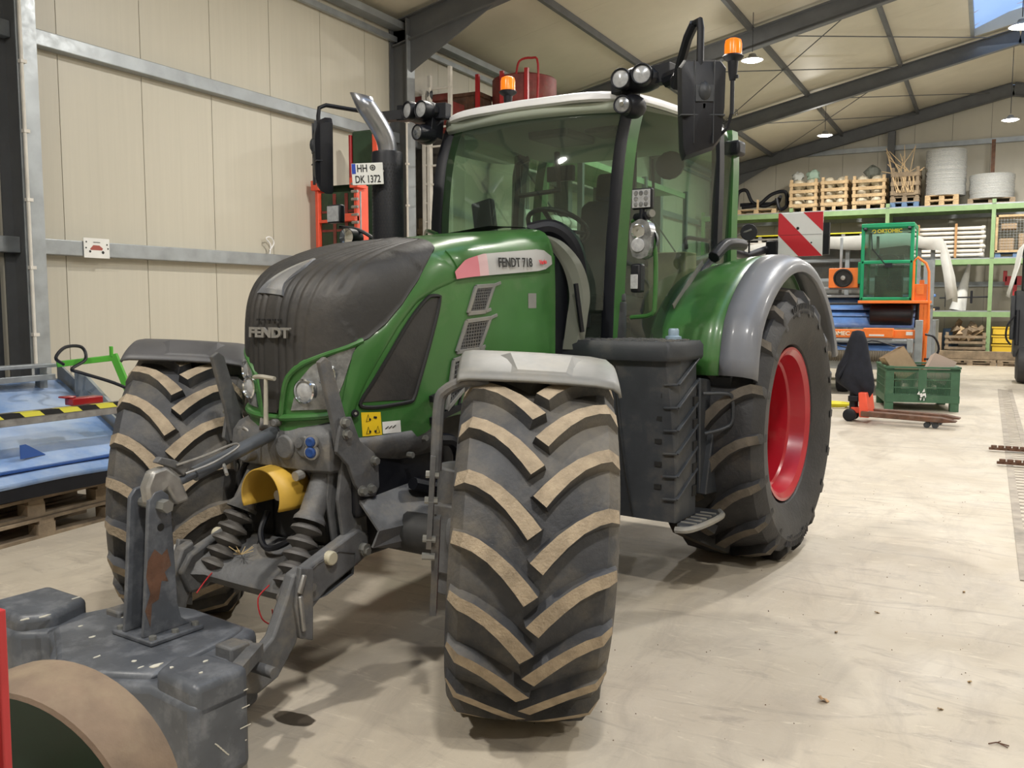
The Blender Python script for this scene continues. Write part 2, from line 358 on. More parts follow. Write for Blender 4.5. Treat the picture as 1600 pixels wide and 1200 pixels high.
for xx in (SK0, SK1):
    MB().box((xx - .04, YF, roofz(xx) - .02), (xx + .04, SKY, roofz(xx) + .2)).build('skylight_kerb', M_galv, sko, smooth=False)
TN = [0]
def trim(mb, label, m=None, **k):
    TN[0] += 1
    o = mb.build('trim_%d' % TN[0], m or M_beam, **k); tag(o, label, kind='structure'); return o
def ibeam(mb, p, q, w, h, up=(0, 0, 1), t=.012):
    p, q, up = Vector(p), Vector(q), Vector(up); u = up - (q - p).normalized() * up.dot((q - p).normalized()); u.normalize()
    mb.beam(p, q, t, h, up); mb.beam(p + u * h / 2, q + u * h / 2, w, t * 1.6, up); mb.beam(p - u * h / 2, q - u * h / 2, w, t * 1.6, up)
FR = [-.3, 5.38, 11.6, 17.5, 23.5, 29.45]
ORD = ['nearest', 'second', 'third', 'fourth', 'fifth', 'rearmost']
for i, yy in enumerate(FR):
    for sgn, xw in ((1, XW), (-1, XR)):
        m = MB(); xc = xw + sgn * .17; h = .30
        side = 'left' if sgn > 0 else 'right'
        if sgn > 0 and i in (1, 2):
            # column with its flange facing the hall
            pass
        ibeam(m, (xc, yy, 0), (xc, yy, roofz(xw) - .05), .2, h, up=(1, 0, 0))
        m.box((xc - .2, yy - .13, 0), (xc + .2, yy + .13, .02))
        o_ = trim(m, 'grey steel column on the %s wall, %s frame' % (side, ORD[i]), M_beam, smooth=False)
        MB().box((xc + sgn * .156, yy - .1, 0), (xc + sgn * .17, yy + .1, roofz(xw) - .3)).build('column_flange_face', M_galv, o_, smooth=False)  # paler galvanised layer on the hall-side flange, web stays darker grey
        r = MB(); x0 = xw + sgn * .02; zz = -.26 if i < 5 else -.2
        ibeam(r, (x0, yy, roofz(x0) + zz), (RX, yy, roofz(RX) + zz), .16, .34)
        r.add([(xw + sgn * .3, yy - .01, roofz(xw) - .85), (xw + sgn * .3, yy + .01, roofz(xw) - .85), (xw + sgn * .3, yy + .01, roofz(xw) - .3), (xw + sgn * .3, yy - .01, roofz(xw) - .3),
               (xw + sgn * 1.9, yy - .01, roofz(xw + sgn * 1.9) - .4), (xw + sgn * 1.9, yy + .01, roofz(xw + sgn * 1.9) - .4)], [(0, 1, 2, 3), (0, 3, 4), (1, 5, 2), (0, 4, 5, 1)])
        trim(r, 'grey steel roof rafter on the %s slope, %s frame' % (side, ORD[i]), smooth=False)
for k, xx in enumerate((-6.25, -4.15, -2.05)):
    for sgn in (1, -1):
        X = xx if sgn > 0 else 2 * RX - xx
        m = MB(); z = roofz(X) - .06
        m.beam((X, YF, z), (X, YB, z), .07, .12)
        trim(m, 'grey longitudinal roof purlin, %s from the %s eave' % (('first', 'second', 'third')[k], 'left' if sgn > 0 else 'right'), smooth=False)
# eave beam and wall girts, left side
trim(MB().beam((XW + .14, YF, EAVE - .14), (XW + .14, YB, EAVE - .14), .2, .1).beam((XW + .07, YF, EAVE - .32), (XW + .07, YB, EAVE - .32), .06, .08), 'grey steel eave beam along the left wall', M_galv, smooth=False)
for j in range(5):
    ya, yb = FR[j] + .0, FR[j + 1]
    for z, h, lab in ((4.16, .15, 'upper'), (2.19, .15, 'lower')):
        trim(MB().box((XW, ya + .01, z - h / 2), (XW + .13, yb - .01, z + h / 2)), 'galvanised %s wall girt in bay %s' % (lab, ORD[j]), M_galv, bev=.008, smooth=False)
for z in (6.3, 4.2, 2.2):
    a = XW if z < EAVE else XW + (z - EAVE) / SL + .6
    trim(MB().box((a, YB - .14, z - .07), (2 * RX - a, YB, z + .07)), 'grey girt across the gable wall at %s' % {6.3: 'rack top height', 4.2: 'mid height', 2.2: 'low height'}[z], M_galv, smooth=False)
m = MB(); ibeam(m, (-2.75, YB - .18, 0), (-2.75, YB - .18, roofz(-2.75) - .35), .2, .24, up=(0, 1, 0)); trim(m, 'grey gable column behind the racking', smooth=False)
m = MB()
for a, b in (((-6.2, 17.7), (-2.1, 23.3)), ((-2.1, 17.7), (-6.2, 23.3)), ((-6.2, 23.7), (-2.1, 29.3)), ((-2.1, 23.7), (-6.2, 29.3)), ((-4.1, 17.7), (-.2, 23.3)), ((-4.1, 23.7), (-.2, 29.3))):
    m.cyl((*a, roofz(a[0]) - .14), (*b, roofz(b[0]) - .14), .012, n=6)
trim(m, 'thin diagonal wind bracing rods under the roof')
# conduit on the first column and on the second
for yy, z0, z1 in ((5.37, 1.05, 5.2), (11.5, 2.2, 4.6)):
    c = MB().cyl((XW + .36, yy - .06, z0), (XW + .36, yy - .06, z1), .016, n=8)
    for z in np.arange(z0 + .3, z1, .62): c.box((XW + .34, yy - .08, z - .015), (XW + .38, yy - .02, z + .015))
    trim(c, 'white plastic conduit clipped to the %s column' % ('near left' if yy < 8 else 'second left'), M_pipe)
# drain channel in the floor at the right
dr = MB().box((.24, 6, .001), (.30, 19.5, .006)).box((.42, 6, .001), (.48, 19.5, .006)); 
for k in range(90): dr.box((.30, 6 + k * .15, .001), (.42, 6.06 + k * .15, .004))
trim(dr, 'worn steel drain channel strip set in the floor at the right', mat('worn_steel_strip', (.3, .26, .21), .6, .2, .3, 6), smooth=False)
DR = MB().box((XW, .0, 0), (XW + .04, 5.2, 4.9)); do = DR.build('dark_wall_bay', M_beam, smooth=False); tag(do, 'dark grey panelled stretch of the left wall beside the near column', kind='structure')  # dark slab and upright panels laid over the cream left wall
for k in range(13): MB().box((XW + .035, .02 + k * .4, .02), (XW + .06, .40 + k * .4, 4.88)).build('dark_bay_panel', M_dkgrey, do, smooth=False)
# pendant lamps
for i, (x, y) in enumerate(LAMPS):
    lab = {(-3.93, 16.7): 'round white hanging lamp just right of the right orange beacon', (-3.93, 24.9): 'round white hanging lamp above the stacked wooden crates',
           (.3, 24.9): 'round white hanging lamp at right, above the wire coils', (.3, 16.7): 'round white hanging lamp cut by the right picture edge below the skylight'}.get((x, y), None)
    lab = lab or 'white hanging lamp out of the picture, %s %s' % ({-3.93: 'left side', .3: 'under the ridge', 4.5: 'right side'}[x], {24.9: 'before the rack', 16.7: 'level with the harvester', 8.5: 'just behind the tractor', .3: 'over the photographer'}[y])
    t = thing('pendant_lamp', lab, 'lamp', (x, y, LAMPZ), 0, 'pendant hall lamps')
    MB().lathe([(.03, .12), (.06, .11), (.08, .06), (.16, .03), (.195, 0), (.19, 0), (.16, .015)], n=24).build('lamp_housing', M_fgrey, t)
    MB().lathe([(.0, -.03), (.12, -.022), (.18, .003)], n=24).build('diffuser', M_lampglow, t)
    MB().cyl((0, 0, .15), (0, 0, roofz(x) - LAMPZ - .05 + (.25 if x > 0 and x < 1 else 0)), .008, n=6).build('suspension_cord', M_dkgrey, t)
# ---------------------------------------------------------------- the tractor (x forward, y to its left, z up, origin under the rear axle)
TR = thing('tractor', 'large green tractor with dusty black bonnet and red rims in the middle', 'tractor', (-2.43, 6.09, 0), radians(-95.9))
HX0, HXR, HXN, HZ0 = 1.5, 2.2, 3.14, 1.0
PX = [1.5, 1.65, 2.31, 2.59, 2.9, 3.13, 3.3]; PZ = [2.06, 2.045, 1.96, 1.905, 1.83, 1.76, 1.7]
def hw(x): return float(np.interp(x, [1.5, 2.5, 3.0, 3.3], [.455, .45, .445, .44]))
def hcoef(p):
    a = max(p[0] - HXR, 0) / (HXN - HXR); b = p[1] / hw(p[0]); c = (p[2] - HZ0) / (float(np.interp(p[0], PX, PZ)) - HZ0)
    return a, b, c
def hF(a, b, c):
    P = (abs(a) ** 2.7 + abs(b) ** 2.7) ** (1 / 2.7)
    return (P ** 9 + max(c, 0) ** 9) ** (1 / 9)
def hproj(p, off=0.0):
    p = Vector(p)
    for _ in range(3):
        a, b, c = hcoef(p); F = hF(a, b, c)
        x = HXR + (p.x - HXR) / F if p.x > HXR else p.x
        z = HZ0 + c / F * (float(np.interp(x, PX, PZ)) - HZ0); y = b / F * hw(x); p = Vector((x, y, z))
    if off:
        e = .004; g = Vector([hF(*hcoef(p + Vector([e * (i == j) for j in range(3)]))) - hF(*hcoef(p - Vector([e * (i == j) for j in range(3)]))) for i in range(3)])
        p = p + g.normalized() * off
    return p
def drape(A, B, nu, nv, off=.004, fn=None, edge=.02):
    # ruled patch between two boundary lines, laid onto the bonnet surface; returns rows
    def res(P, n):
        P = [Vector(p) for p in P]; L = [0]
        for i in range(1, len(P)): L.append(L[-1] + (P[i] - P[i - 1]).length)
        out = []
        for k in range(n + 1):
            s = L[-1] * k / n; i = min(max(j for j in range(len(L)) if L[j] <= s + 1e-9), len(P) - 2)
            out.append(P[i].lerp(P[i + 1], (s - L[i]) / max(1e-9, L[i + 1] - L[i])))
        return out
    a, b = res(A, nu), res(B, nu); rows = []
    for i in range(nu + 1):
        r = []
        for j in range(nv + 1):
            p = a[i].lerp(b[i], j / nv); o = off
            if fn: o += fn(p, i / nu, j / nv)
            if edge and (i in (0, nu) or j in (0, nv)): o = off
            r.append(hproj(p, o))
        rows.append(r)
    if edge:      # skirt turned in towards the body
        def sk(p): 
            q = hproj(p, 0); n = (p - q); return p - (n.normalized() if n.length > 1e-6 else Vector((0, 0, 0))) * (off + .006)
        rows = [[sk(r[0])] + r + [sk(r[-1])] for r in rows]
        rows = [[sk(p) for p in rows[0]]] + rows + [[sk(p) for p in rows[-1]]]
    return rows
def mirror_y(mb):
    k = len(mb.v); mb.v += [Vector((v.x, -v.y, v.z)) for v in mb.v]; mb.f += [[i + k for i in f][::-1] for f in mb.f]; mb.m += list(mb.m); return mb
# body shell of the hood
h = MB()
rows = []
NA = 40
for k in range(NA + 1):       # stations along the outline x: rear to nose
    pass
def shell_pt(s, t):           # s along plan outline 0 rear .. 1 nose centre ; t up the side 0..1 then over the top to the centre 2
    if s < .42: x, y = 1.5 + (2.2 - 1.5) * s / .42, 1.0
    else:
        q = (s - .42) / .58 * pi / 2; x = 2.2 + .94 * max(sin(q), 0) ** (2 / 2.7); y = max(cos(q), 0) ** (2 / 2.7)
    return x, y
for k in range(45):
    s = k / 44; x, y = shell_pt(s, 0); r = []
    for j in range(27):
        t = j / 26
        if t < .6: c = t / .6; m = 1
        else: c = 1; m = 1 - (t - .6) / .4
        xx = x if x < HXR else HXR + (x - HXR) * m
        yy = y * hw(xx) * m
        z = HZ0 + c * (float(np.interp(xx, PX, PZ)) - HZ0)
        if x < HXR or m > 0: p = hproj((xx, yy, z))
        else: p = Vector((HXR, 0, float(np.interp(HXR, PX, PZ))))
        if t < .6:      # lower edge sweeps up behind the front panel
            lo = float(np.interp(p.x, [1.5, 2.2, 2.5, 2.65, 3.2], [1.12, 1.12, 1.1, 1.03, 1.06])); p.z = lo + (p.z - HZ0) * (1 - (lo - HZ0) / .9) if p.z < 1.9 else p.z
        r.append(p)
    h.grid([r]) if False else rows.append(r)
h.grid(rows); mirror_y(h)
h.add([(1.5, -.45, 1.1), (1.5, .45, 1.1), (1.5, .45, 1.9), (1.5, .3, 2.04), (1.5, -.3, 2.04), (1.5, -.45, 1.9)], [(0, 1, 2, 3, 4, 5)])
hood = h.build('hood', M_green, TR, weld=True, ang=50)
# black bonnet insert with long grooves
def groove(p, u, v):
    d = 0
    for g in (.045, .085, .125, .165, .205, .245):
        gg = g * (1 if p.x < 3.0 else 1)
        w = .009
        if p.z > 1.62 or (p.z > 1.25 and g < .2): d -= .008 * math.exp(-((abs(p.y) - gg) / w) ** 2)
    if p.x > 2.55 and p.x < 2.95 and abs(p.y) > .25 and p.z < 1.78: d -= .005 * (.5 + .5 * math.tanh((abs(p.y) - .27) * 60))
    return d
Cn = [(2.31, 0, 1.96), (2.6, 0, 1.9), (2.9, 0, 1.83), (3.06, 0, 1.76), (3.13, 0, 1.66), (3.14, 0, 1.5), (3.14, 0, 1.35), (3.14, 0, 1.25), (3.14, 0, 1.165)]
Bn = [(2.49, .381, 1.888), (2.558, .402, 1.843), (2.654, .412, 1.744), (2.753, .401, 1.637), (2.837, .38, 1.553), (2.915, .35, 1.489), (2.96, .325, 1.47), (2.998, .303, 1.456), (3.069, .24, 1.427), (3.113, .169, 1.391), (3.132, .108, 1.335), (3.137, .075, 1.264), (3.139, .05, 1.185), (3.139, .035, 1.165)]
b = MB(); b.grid(drape(Cn, Bn, 110, 70, .016, groove)); mirror_y(b)
bon = b.build('bonnet_cover', M_bonnet, TR, ang=60); bon['label'] = 'dusty black ribbed bonnet insert'
for k in range(5):
    yy = (k - 2) * .034
    MB().box((3.152, yy - .009, 1.565), (3.158, yy + .009, 1.573)).build('intake_slot', M_blk, bon)
t_ = text_mesh('nose_badge', 'FENDT', .058, M_steel, frame_M((3.162, .01, 1.512), (0, 1, 0), (-.03, 0, 1)), TR, ext=.006, bold=.0028, sx=1.42); t_['label'] = 'chrome FENDT lettering on the nose'
# chrome arrow emblem
m = MB()
for sg in (1,):
    A = [(3.088, -.12, 1.676), (3.08, -.10, 1.71), (3.02, -.05, 1.765), (2.90, .02, 1.825)]
    B = [(3.108, .05, 1.668), (3.085, .03, 1.715), (3.0, .05, 1.78), (2.90, .03, 1.826)]
    m.grid(drape(A, B, 14, 6, .022, lambda p, u, v: .012 * (1 - abs(v - .5) * 2) * (1 - u)))
m.build('bonnet_emblem', mat('emblem_chrome', (.6, .62, .66), .22, .8), TR, ang=20)
# green raised arch running from the lamp up to the lettering strip
A = [(2.55, .39, 1.888), (2.6, .41, 1.835), (2.67, .415, 1.735), (2.765, .402, 1.625), (2.85, .38, 1.54), (2.955, .33, 1.455), (2.975, .32, 1.43), (2.99, .305, 1.33), (3.02, .29, 1.2), (3.03, .29, 1.115)]
B = [(2.36, .44, 1.765), (2.45, .44, 1.74), (2.542, .433, 1.711), (2.664, .419, 1.652), (2.774, .398, 1.538), (2.87, .369, 1.399), (2.925, .345, 1.3), (2.954, .331, 1.235), (2.985, .315, 1.15), (2.99, .31, 1.11)]
MB().grid(drape(A, B, 40, 8, .009, lambda p, u, v: .006 * sin(pi * v))).build('arch_panel', M_green, TR, ang=40)
top = [(2.36, .44, 1.765), (2.2, .445, 1.785), (1.9, .45, 1.80), (1.56, .45, 1.818)]
tp2 = [(2.43, .40, 1.885), (2.2, .41, 1.93), (1.9, .415, 1.95), (1.55, .42, 1.97)]
MB().grid(drape(tp2, top, 30, 8, .008, lambda p, u, v: .004 * sin(pi * v))).build('upper_side_panel', M_green, TR, ang=40)
for sg in (1, -1):      # green bars framing the lamps
    P = [(2.93, .338, 1.478), (3.0, .297, 1.447), (3.07, .232, 1.415), (3.115, .16, 1.378), (3.133, .097, 1.322), (3.137, .07, 1.25), (3.14, .055, 1.16), (3.14, .05, 1.14)]
    MB().tube([hproj((x, y * sg, z), .008) for x, y, z in smooth_path(P, 4)], .013, 8).build('lamp_surround', M_green, TR)
    P = [(3.14, .0, 1.145), (3.135, .06, 1.143), (3.12, .15, 1.15), (3.08, .23, 1.157), (3.02, .285, 1.165)]
    MB().tube([hproj((x, y * sg, z), .006) for x, y, z in smooth_path(P, 4)], .016, 8).build('lower_lamp_bar', M_green, TR)
    # headlamp
    A = [(2.965, .327, 1.452), (3.042, .267, 1.418), (3.094, .2, 1.375), (3.122, .145, 1.305), (3.131, .112, 1.2), (3.131, .105, 1.178)]
    B = [(2.968, .325, 1.44), (2.99, .31, 1.375), (3.01, .296, 1.30), (3.03, .28, 1.24), (3.045, .266, 1.20), (3.05, .262, 1.185)]
    hl = MB().grid([[Vector((p.x, p.y * sg, p.z)) for p in r] for r in drape(A, B, 18, 10, .005)]).build('headlamp', M_refl, TR, ang=30)
    for (y, z, r) in ((.17, 1.262, .043), (.262, 1.345, .036)):
        c = hproj((3.1, y, z), .004); c2 = hproj((3.1, y, z), .03); c = Vector((c.x, c.y * sg, c.z)); c2 = Vector((c2.x, c2.y * sg, c2.z)); ax = (c2 - c).normalized()
        ax = (ax + Vector((1, 0, 0)) * 1.2).normalized()
        MB().lathe([(r * 1.25, -.01), (r * 1.25, .012), (r * 1.1, .016), (r, .008), (r * .98, .0)], c, ax, 24).build('lamp_ring', M_chrome, hl)
        MB().lathe([(r, .003), (r * .8, .01), (r * .45, .015), (.0, .017)], c, ax, 24).build('lens', M_lens, hl)
# dark mesh side panel with frame
A = [(2.53, .437, 1.668), (2.594, .429, 1.656), (2.704, .414, 1.555), (2.808, .39, 1.415), (2.886, .363, 1.295), (2.94, .337, 1.21)]
B = [(2.522, .437, 1.65), (2.536, .438, 1.593), (2.592, .433, 1.446), (2.653, .424, 1.302), (2.685, .42, 1.225), (2.93, .345, 1.19)]
B = [(2.522, .437, 1.65), (2.536, .438, 1.593), (2.592, .433, 1.446), (2.645, .424, 1.32), (2.675, .42, 1.23), (2.70, .416, 1.205)]
A2 = A + []
g_ = MB().grid(drape(A, B, 24, 10, .004)).build('side_mesh_panel', M_bonnet, TR, ang=40)
loop = [(2.515, .437, 1.672), (2.56, .434, 1.676), (2.605, .428, 1.66), (2.71, .413, 1.56), (2.812, .389, 1.42), (2.89, .361, 1.3), (2.945, .336, 1.215), (2.94, .338, 1.192), (2.9, .355, 1.185), (2.843, .379, 1.186), (2.72, .415, 1.197), (2.69, .42, 1.212), (2.66, .424, 1.28), (2.592, .433, 1.45), (2.536, .438, 1.6)]
MB().tube([hproj(p, .004) for p in smooth_path(loop + [loop[0]], 3)[:-1]], .009, 6, closed=True).build('panel_seal', M_blk, TR)
# front side panel lifted a little: ridge line
P = [(2.335, .444, 1.744), (2.437, .445, 1.622), (2.508, .442, 1.443), (2.574, .435, 1.268), (2.616, .43, 1.092), (2.65, .424, 1.04)]
A = [(2.36, .44, 1.757), (2.5, .437, 1.715), (2.6, .428, 1.672), (2.715, .412, 1.57), (2.82, .388, 1.42), (2.9, .36, 1.30), (2.962, .33, 1.20), (2.982, .32, 1.1), (2.96, .33, 1.04)]
# vents
def quadM(q, n=1): return q
V3 = [[(2.251, 1.721), (2.1, 1.73), (2.176, 1.599), (2.318, 1.591)], [(2.328, 1.554), (2.132, 1.567), (2.226, 1.417), (2.408, 1.409)], [(2.432, 1.37), (2.242, 1.402), (2.321, 1.249), (2.489, 1.14)]]
for V in V3:
    q = [Vector((x, .455, z)) for x, z in V]; cen = sum(q, Vector()) / 4
    vt = MB()
    for i in range(4): vt.beam(q[i], q[(i + 1) % 4], .02, .012, (0, 1, 0))
    vt.beam(q[1], q[1] + Vector((-.06, 0, .015)), .016, .008, (0, 1, 0)); vt.beam(q[2], q[2] + Vector((-.05, 0, .012)), .016, .008, (0, 1, 0))
    v_ = vt.build('side_vent', M_fgrey, TR, bev=.002, smooth=False)
    MB().add([p + Vector((0, .0, 0)) for p in q] , [(3, 2, 1, 0)]).build('vent_backing', M_blk, v_, smooth=False)
    me_ = MB()
    for a in range(1, 9):
        me_.beam(q[0].lerp(q[3], a / 9), q[1].lerp(q[2], a / 9), .004, .006, (0, 1, 0))
    for a in range(-2, 9):
        A_, B_ = max(0, a) / 9 * 1.0, min(9, a + 3) / 9
        p_ = q[0].lerp(q[1], A_); r_ = q[3].lerp(q[2], B_); me_.beam(p_, r_, .004, .006, (0, 1, 0))
    me_.build('vent_mesh', M_frame, v_, smooth=False)
m = MB()
for dz in (0, .1): m.beam((2.6, .45, 1.10 + dz), (2.1, .45, 1.2 + dz), .03, .02, (0, 1, 0))
for k in range(9): m.beam((2.55 - k * .05, .45, 1.10 + k * .01), (2.5 - k * .05, .45, 1.22 + k * .01), .012, .01, (0, 1, 0))
m.build('lower_grille', M_black, TR, smooth=False)
# lettering strip: pink fading into silver
def strip(x0, x1, m, name):
    A = [(x, .43, float(np.interp(x, [1.56, 1.6, 2.18, 2.33, 2.418], [1.872, 1.926, 1.882, 1.843, 1.775]))) for x in np.linspace(x0, x1, 8)]
    B = [(x, .45, float(np.interp(x, [1.555, 1.6, 2.15, 2.418], [1.862, 1.822, 1.786, 1.768]))) for x in np.linspace(x0, x1, 8)]
    return MB().grid(drape(A, B, 8, 6, .0205, edge=0)).build(name, m, TR, ang=60)
strip(2.23, 2.417, M_stripep, 'pink_decal'); strip(2.155, 2.23, mat('pale_pink_decal', (.62, .42, .43), .35), 'pale_decal'); strip(1.557, 2.155, M_stripew, 'silver_decal')
t_ = text_mesh('model_lettering', 'FENDT 718', .066, M_blk, frame_M((1.925, .4715, 1.848), (-1, .02, .035), (0, -.1, 1)), TR, ext=.0008, bold=.0013, sx=.96); t_['label'] = 'black FENDT 718 lettering on the silver strip'
t_ = text_mesh('trim_lettering', 'Vario', .034, mat('red_print', (.6, .02, .03), .5), frame_M((1.665, .476, 1.862), (-1, .0, .12), (0, -.1, 1)), TR, ext=.0008, bold=.001)
# warning decals, lock, small grey plate
wd_ = MB().grid(drape([(2.946, .336, 1.166), (2.86, .372, 1.162)], [(2.94, .338, 1.06), (2.855, .375, 1.06)], 4, 4, .003, edge=0)).build('warning_decal', mat('yellow_decal', (.8, .55, .02), .4), TR)
def draped_poly(polys, off):
    m = MB()
    for P in polys: m.tube([hproj(p, off) for p in P], .0016, 4, closed=True)
    return m
tri = []
for cx, cz in ((2.922, 1.14), (2.922, 1.085), (2.88, 1.085)):
    tri.append([(cx + dx, .345 + (2.94 - cx) * .42, cz + dz) for dx, dz in ((.016, -.014), (-.014, -.014), (0, .016))])
draped_poly(tri, .0045).build('warning_symbol', M_blk, wd_)
m = MB()
for cx, cz in ((2.922, 1.135), (2.922, 1.08), (2.885, 1.14), (2.874, 1.138), (2.88, 1.078)): m.ball(hproj((cx, .36, cz), .003), .006, 6)
m.build('warning_symbol', M_blk, wd_)
w2 = MB().grid(drape([(2.853, .375, 1.117), (2.763, .402, 1.117)], [(2.851, .376, 1.063), (2.76, .403, 1.063)], 4, 4, .003, edge=0)).build('white_decal', M_plate, TR)
m = MB()
for k in range(3): m.tube([hproj((2.84 - k * .026, .38, 1.085), .0045), hproj((2.825 - k * .026, .385, 1.095), .0045)], .002, 4)
m.build('decal_symbol', M_blk, w2)
c = hproj((2.972, .321, 1.166), 0); d = (hproj((2.972, .321, 1.166), .02) - c).normalized()
lk = MB().cyl(c, c + d * .025, .016, n=16).build('hood_lock', M_black, TR); MB().cyl(c + d * .025, c + d * .028, .006, n=10).build('lock_barrel', M_steel, lk)
MB().grid(drape([(1.78, .45, 1.69), (1.70, .45, 1.69)], [(1.78, .45, 1.61), (1.70, .45, 1.61)], 3, 3, .002, edge=0)).build('grey_data_plate', M_fgrey, TR)

# ------------------------------------------------------------ wheels
def tyre_mesh(name, R, w, rim, nl, lh, mats, M, parent, lugw=.055, delta=.26, flip=1):
    m = MB(M)
    prof = [(-.62 * w, rim - .01), (-.8 * w, rim + .02), (-.98 * w, rim + (R - rim) * .35), (-1.02 * w, rim + (R - rim) * .62), (-.97 * w, R - lh - .055), (-.86 * w, R - lh - .018), (-.5 * w, R - lh - .004), (0, R - lh)]
    prof += [(-a, r) for a, r in prof[-2::-1]]
    n = nl * 6
    m.lathe([(r, a) for a, r in prof], (0, 0, 0), (0, 1, 0), n, ref=(1, 0, 0))
    # lugs
    def surf(y, r_off, a):
        ay = abs(y) / w; base = float(np.interp(ay, [0, .5, .86, .97, 1.02], [R - lh, R - lh - .004, R - lh - .018, R - lh - .055, R - lh - .1]))
        r = base + r_off; return Vector((r * cos(a), y, r * sin(a)))
    pitch = 2 * pi / nl
    for side in (1, -1):
        for k in range(nl):
            a0 = k * pitch + (pitch / 2 if side > 0 else 0); st = []
            ts = [0, .12, .3, .5, .7, .86, 1.0]
            for t in ts:
                y = side * w * (.02 + .97 * t); a = a0 + flip * delta * (1 - (1 - t) ** 1.85)
                st.append((y, a, t))
            rows = []
            for i, (y, a, t) in enumerate(st):
                y2, a2 = st[min(i + 1, len(st) - 1)][:2]; y1, a1 = st[max(i - 1, 0)][:2]
                tv = Vector(((y2 - y1), (a2 - a1) * R)); tv.normalize(); nv = Vector((-tv.y, tv.x))
                wt = lugw * (1.25 - .3 * min(1, t * 2) + .1 * t) / 2; wb = wt + .012; hh = lh * (1 if t < .9 else .86); hh2 = -.004
                jit = random.uniform(-.003, .003)
                rows.append([surf(y + nv.x * s * ww, h_, a + nv.y * s * ww / R) for s, ww, h_ in ((-1, wb, hh2), (-1, wt, hh + jit * .5), (1, wt, hh + jit * .5), (1, wb, hh2))])
            b0 = len(m.v); m.cur = 0
            nrow = len(rows)
            # outer end drops down the shoulder
            m.add([p for r in rows for p in r], [])
            for i in range(nrow - 1):
                for j in range(3):
                    q = [b0 + i * 4 + j, b0 + i * 4 + j + 1, b0 + (i + 1) * 4 + j + 1, b0 + (i + 1) * 4 + j]
                    if side * flip < 0: q = q[::-1]
                    m.f.append(q); m.m.append(1 if j == 1 else 0)
            for i, rev in ((0, 0), (nrow - 1, 1)):
                q = [b0 + i * 4 + j for j in range(4)]
                if rev: q = q[::-1]
                m.f.append(q); m.m.append(1 if i else 0)
            e = rows[-1]; y = side * w * 1.0
            s0 = len(m.v); a = st[-1][1]
            dn = [surf(side * w * 1.015, -.01, a - .02), surf(side * w * 1.03, -.002, a + lugw * .3 / R * -1), surf(side * w * 1.03, -.002, a + lugw * .5 / R), surf(side * w * 1.015, -.01, a + .03)]
            rr = R - lh - .13
            dn = [Vector((rr * cos(a + d_), side * w * 1.03, rr * sin(a + d_))) for d_ in (-.03, -.022, .022, .03)]
            m.add(list(e) + dn, [(0, 1, 5, 4), (1, 2, 6, 5), (2, 3, 7, 6)])
    return m.build(name, mats, parent, ang=28, smooth=True)
def rim_mesh(name, R, w, mat_, M, parent, depth, out=1):
    # one-piece dished rim open to the side `out`
    o = out
    pr = [(R * .93, -o * w * .8), (R * 1.0, -o * w * .84), (R * 1.01, -o * w * .8), (R * .9, -o * w * .7), (R * .86, -o * w * .2), (R * .88, o * w * .35), (R * .96, o * w * .62), (R * 1.03, o * w * .72), (R * 1.035, o * w * .76), (R * 1.0, o * w * .765),
          (R * .93, o * w * .7), (R * .9, o * w * .5), (R * .885, o * w * .42), (R * .86, o * w * .38), (R * .835, o * w * .1), (R * .85, o * w * .02), (R * .83, o * w * (-.05)), (R * .82, o * w * -.35), (R * .78, -o * w * depth), (R * .35, -o * w * (depth - .12)), (R * .2, -o * w * (depth - .2)), (0, -o * w * (depth - .2))]
    m = MB(M); m.lathe(pr, (0, 0, 0), (0, 1, 0), 64, ref=(1, 0, 0))
    r = m.build(name, mat_, parent, ang=25)
    b = MB(M)
    for k in range(10):
        a = 2 * pi * k / 10; b.cyl((R * .28 * cos(a), -o * w * (depth - .1), R * .28 * sin(a)), (R * .28 * cos(a), -o * w * (depth - .1) + o * .03, R * .28 * sin(a)), .015, n=6)
    b.build('wheel_nut', M_bolt, r)
    return r
def wheelM(x, y, z, steer, camber, spin=0):
    return Matrix.Translation((x, y, z)) @ Matrix.Rotation(steer, 4, 'Z') @ Matrix.Rotation(camber, 4, 'X') @ Matrix.Rotation(spin, 4, 'Y')
MFL = wheelM(2.78, 1.10, .69, radians(34), radians(-3.5), .05); MFR = wheelM(2.78, -1.06, .69, radians(43), radians(-3.5), .12)
for M, lab, o in ((MFL, 'front tyre nearest the camera, caked with dried soil', 1), (MFR, 'front tyre on the far side, caked with dried soil', -1)):
    t = tyre_mesh('front_tyre', .71, .288, .37, 20, .05, [M_rubber, M_mud], M, TR, lugw=.047, delta=.28); t['label'] = lab
    rim_mesh('front_rim', .36, .28, M_red, M, t, .2, o)
for s in (1, -1):
    M = wheelM(.07, s * 1.085, .868, 0, 0, .1)
    t = tyre_mesh('rear_tyre', .882, .335, .495, 18, .055, [M_rubber_r, M_mudr], M, TR, lugw=.052, delta=.28)
    rim_mesh('rear_rim', .478, .345, M_red, M, t, .35, s)
    v = MB(M)
    for a0_ in (-90, 90):      # ribbed bands on the sidewall
        if s > 0:
            a = radians(a0_) + .1
            for da in np.linspace(-.3, .3, 15):
                p = Vector((.775 * cos(a + da), s * .336, .775 * sin(a + da))); q = Vector((.71 * cos(a + da), s * .338, .71 * sin(a + da))); v.beam(p, q, .012, .01, (0, 1, 0))
    tag(v.build('sidewall_ribs', M_rubber_r, t, smooth=False), kind='stuff')
    MB(M).cyl((.42 * cos(-1.2), s * .1, .42 * sin(-1.2)), (.40 * cos(-1.2), s * .15, .40 * sin(-1.2)), .012).build('valve', M_black, t)
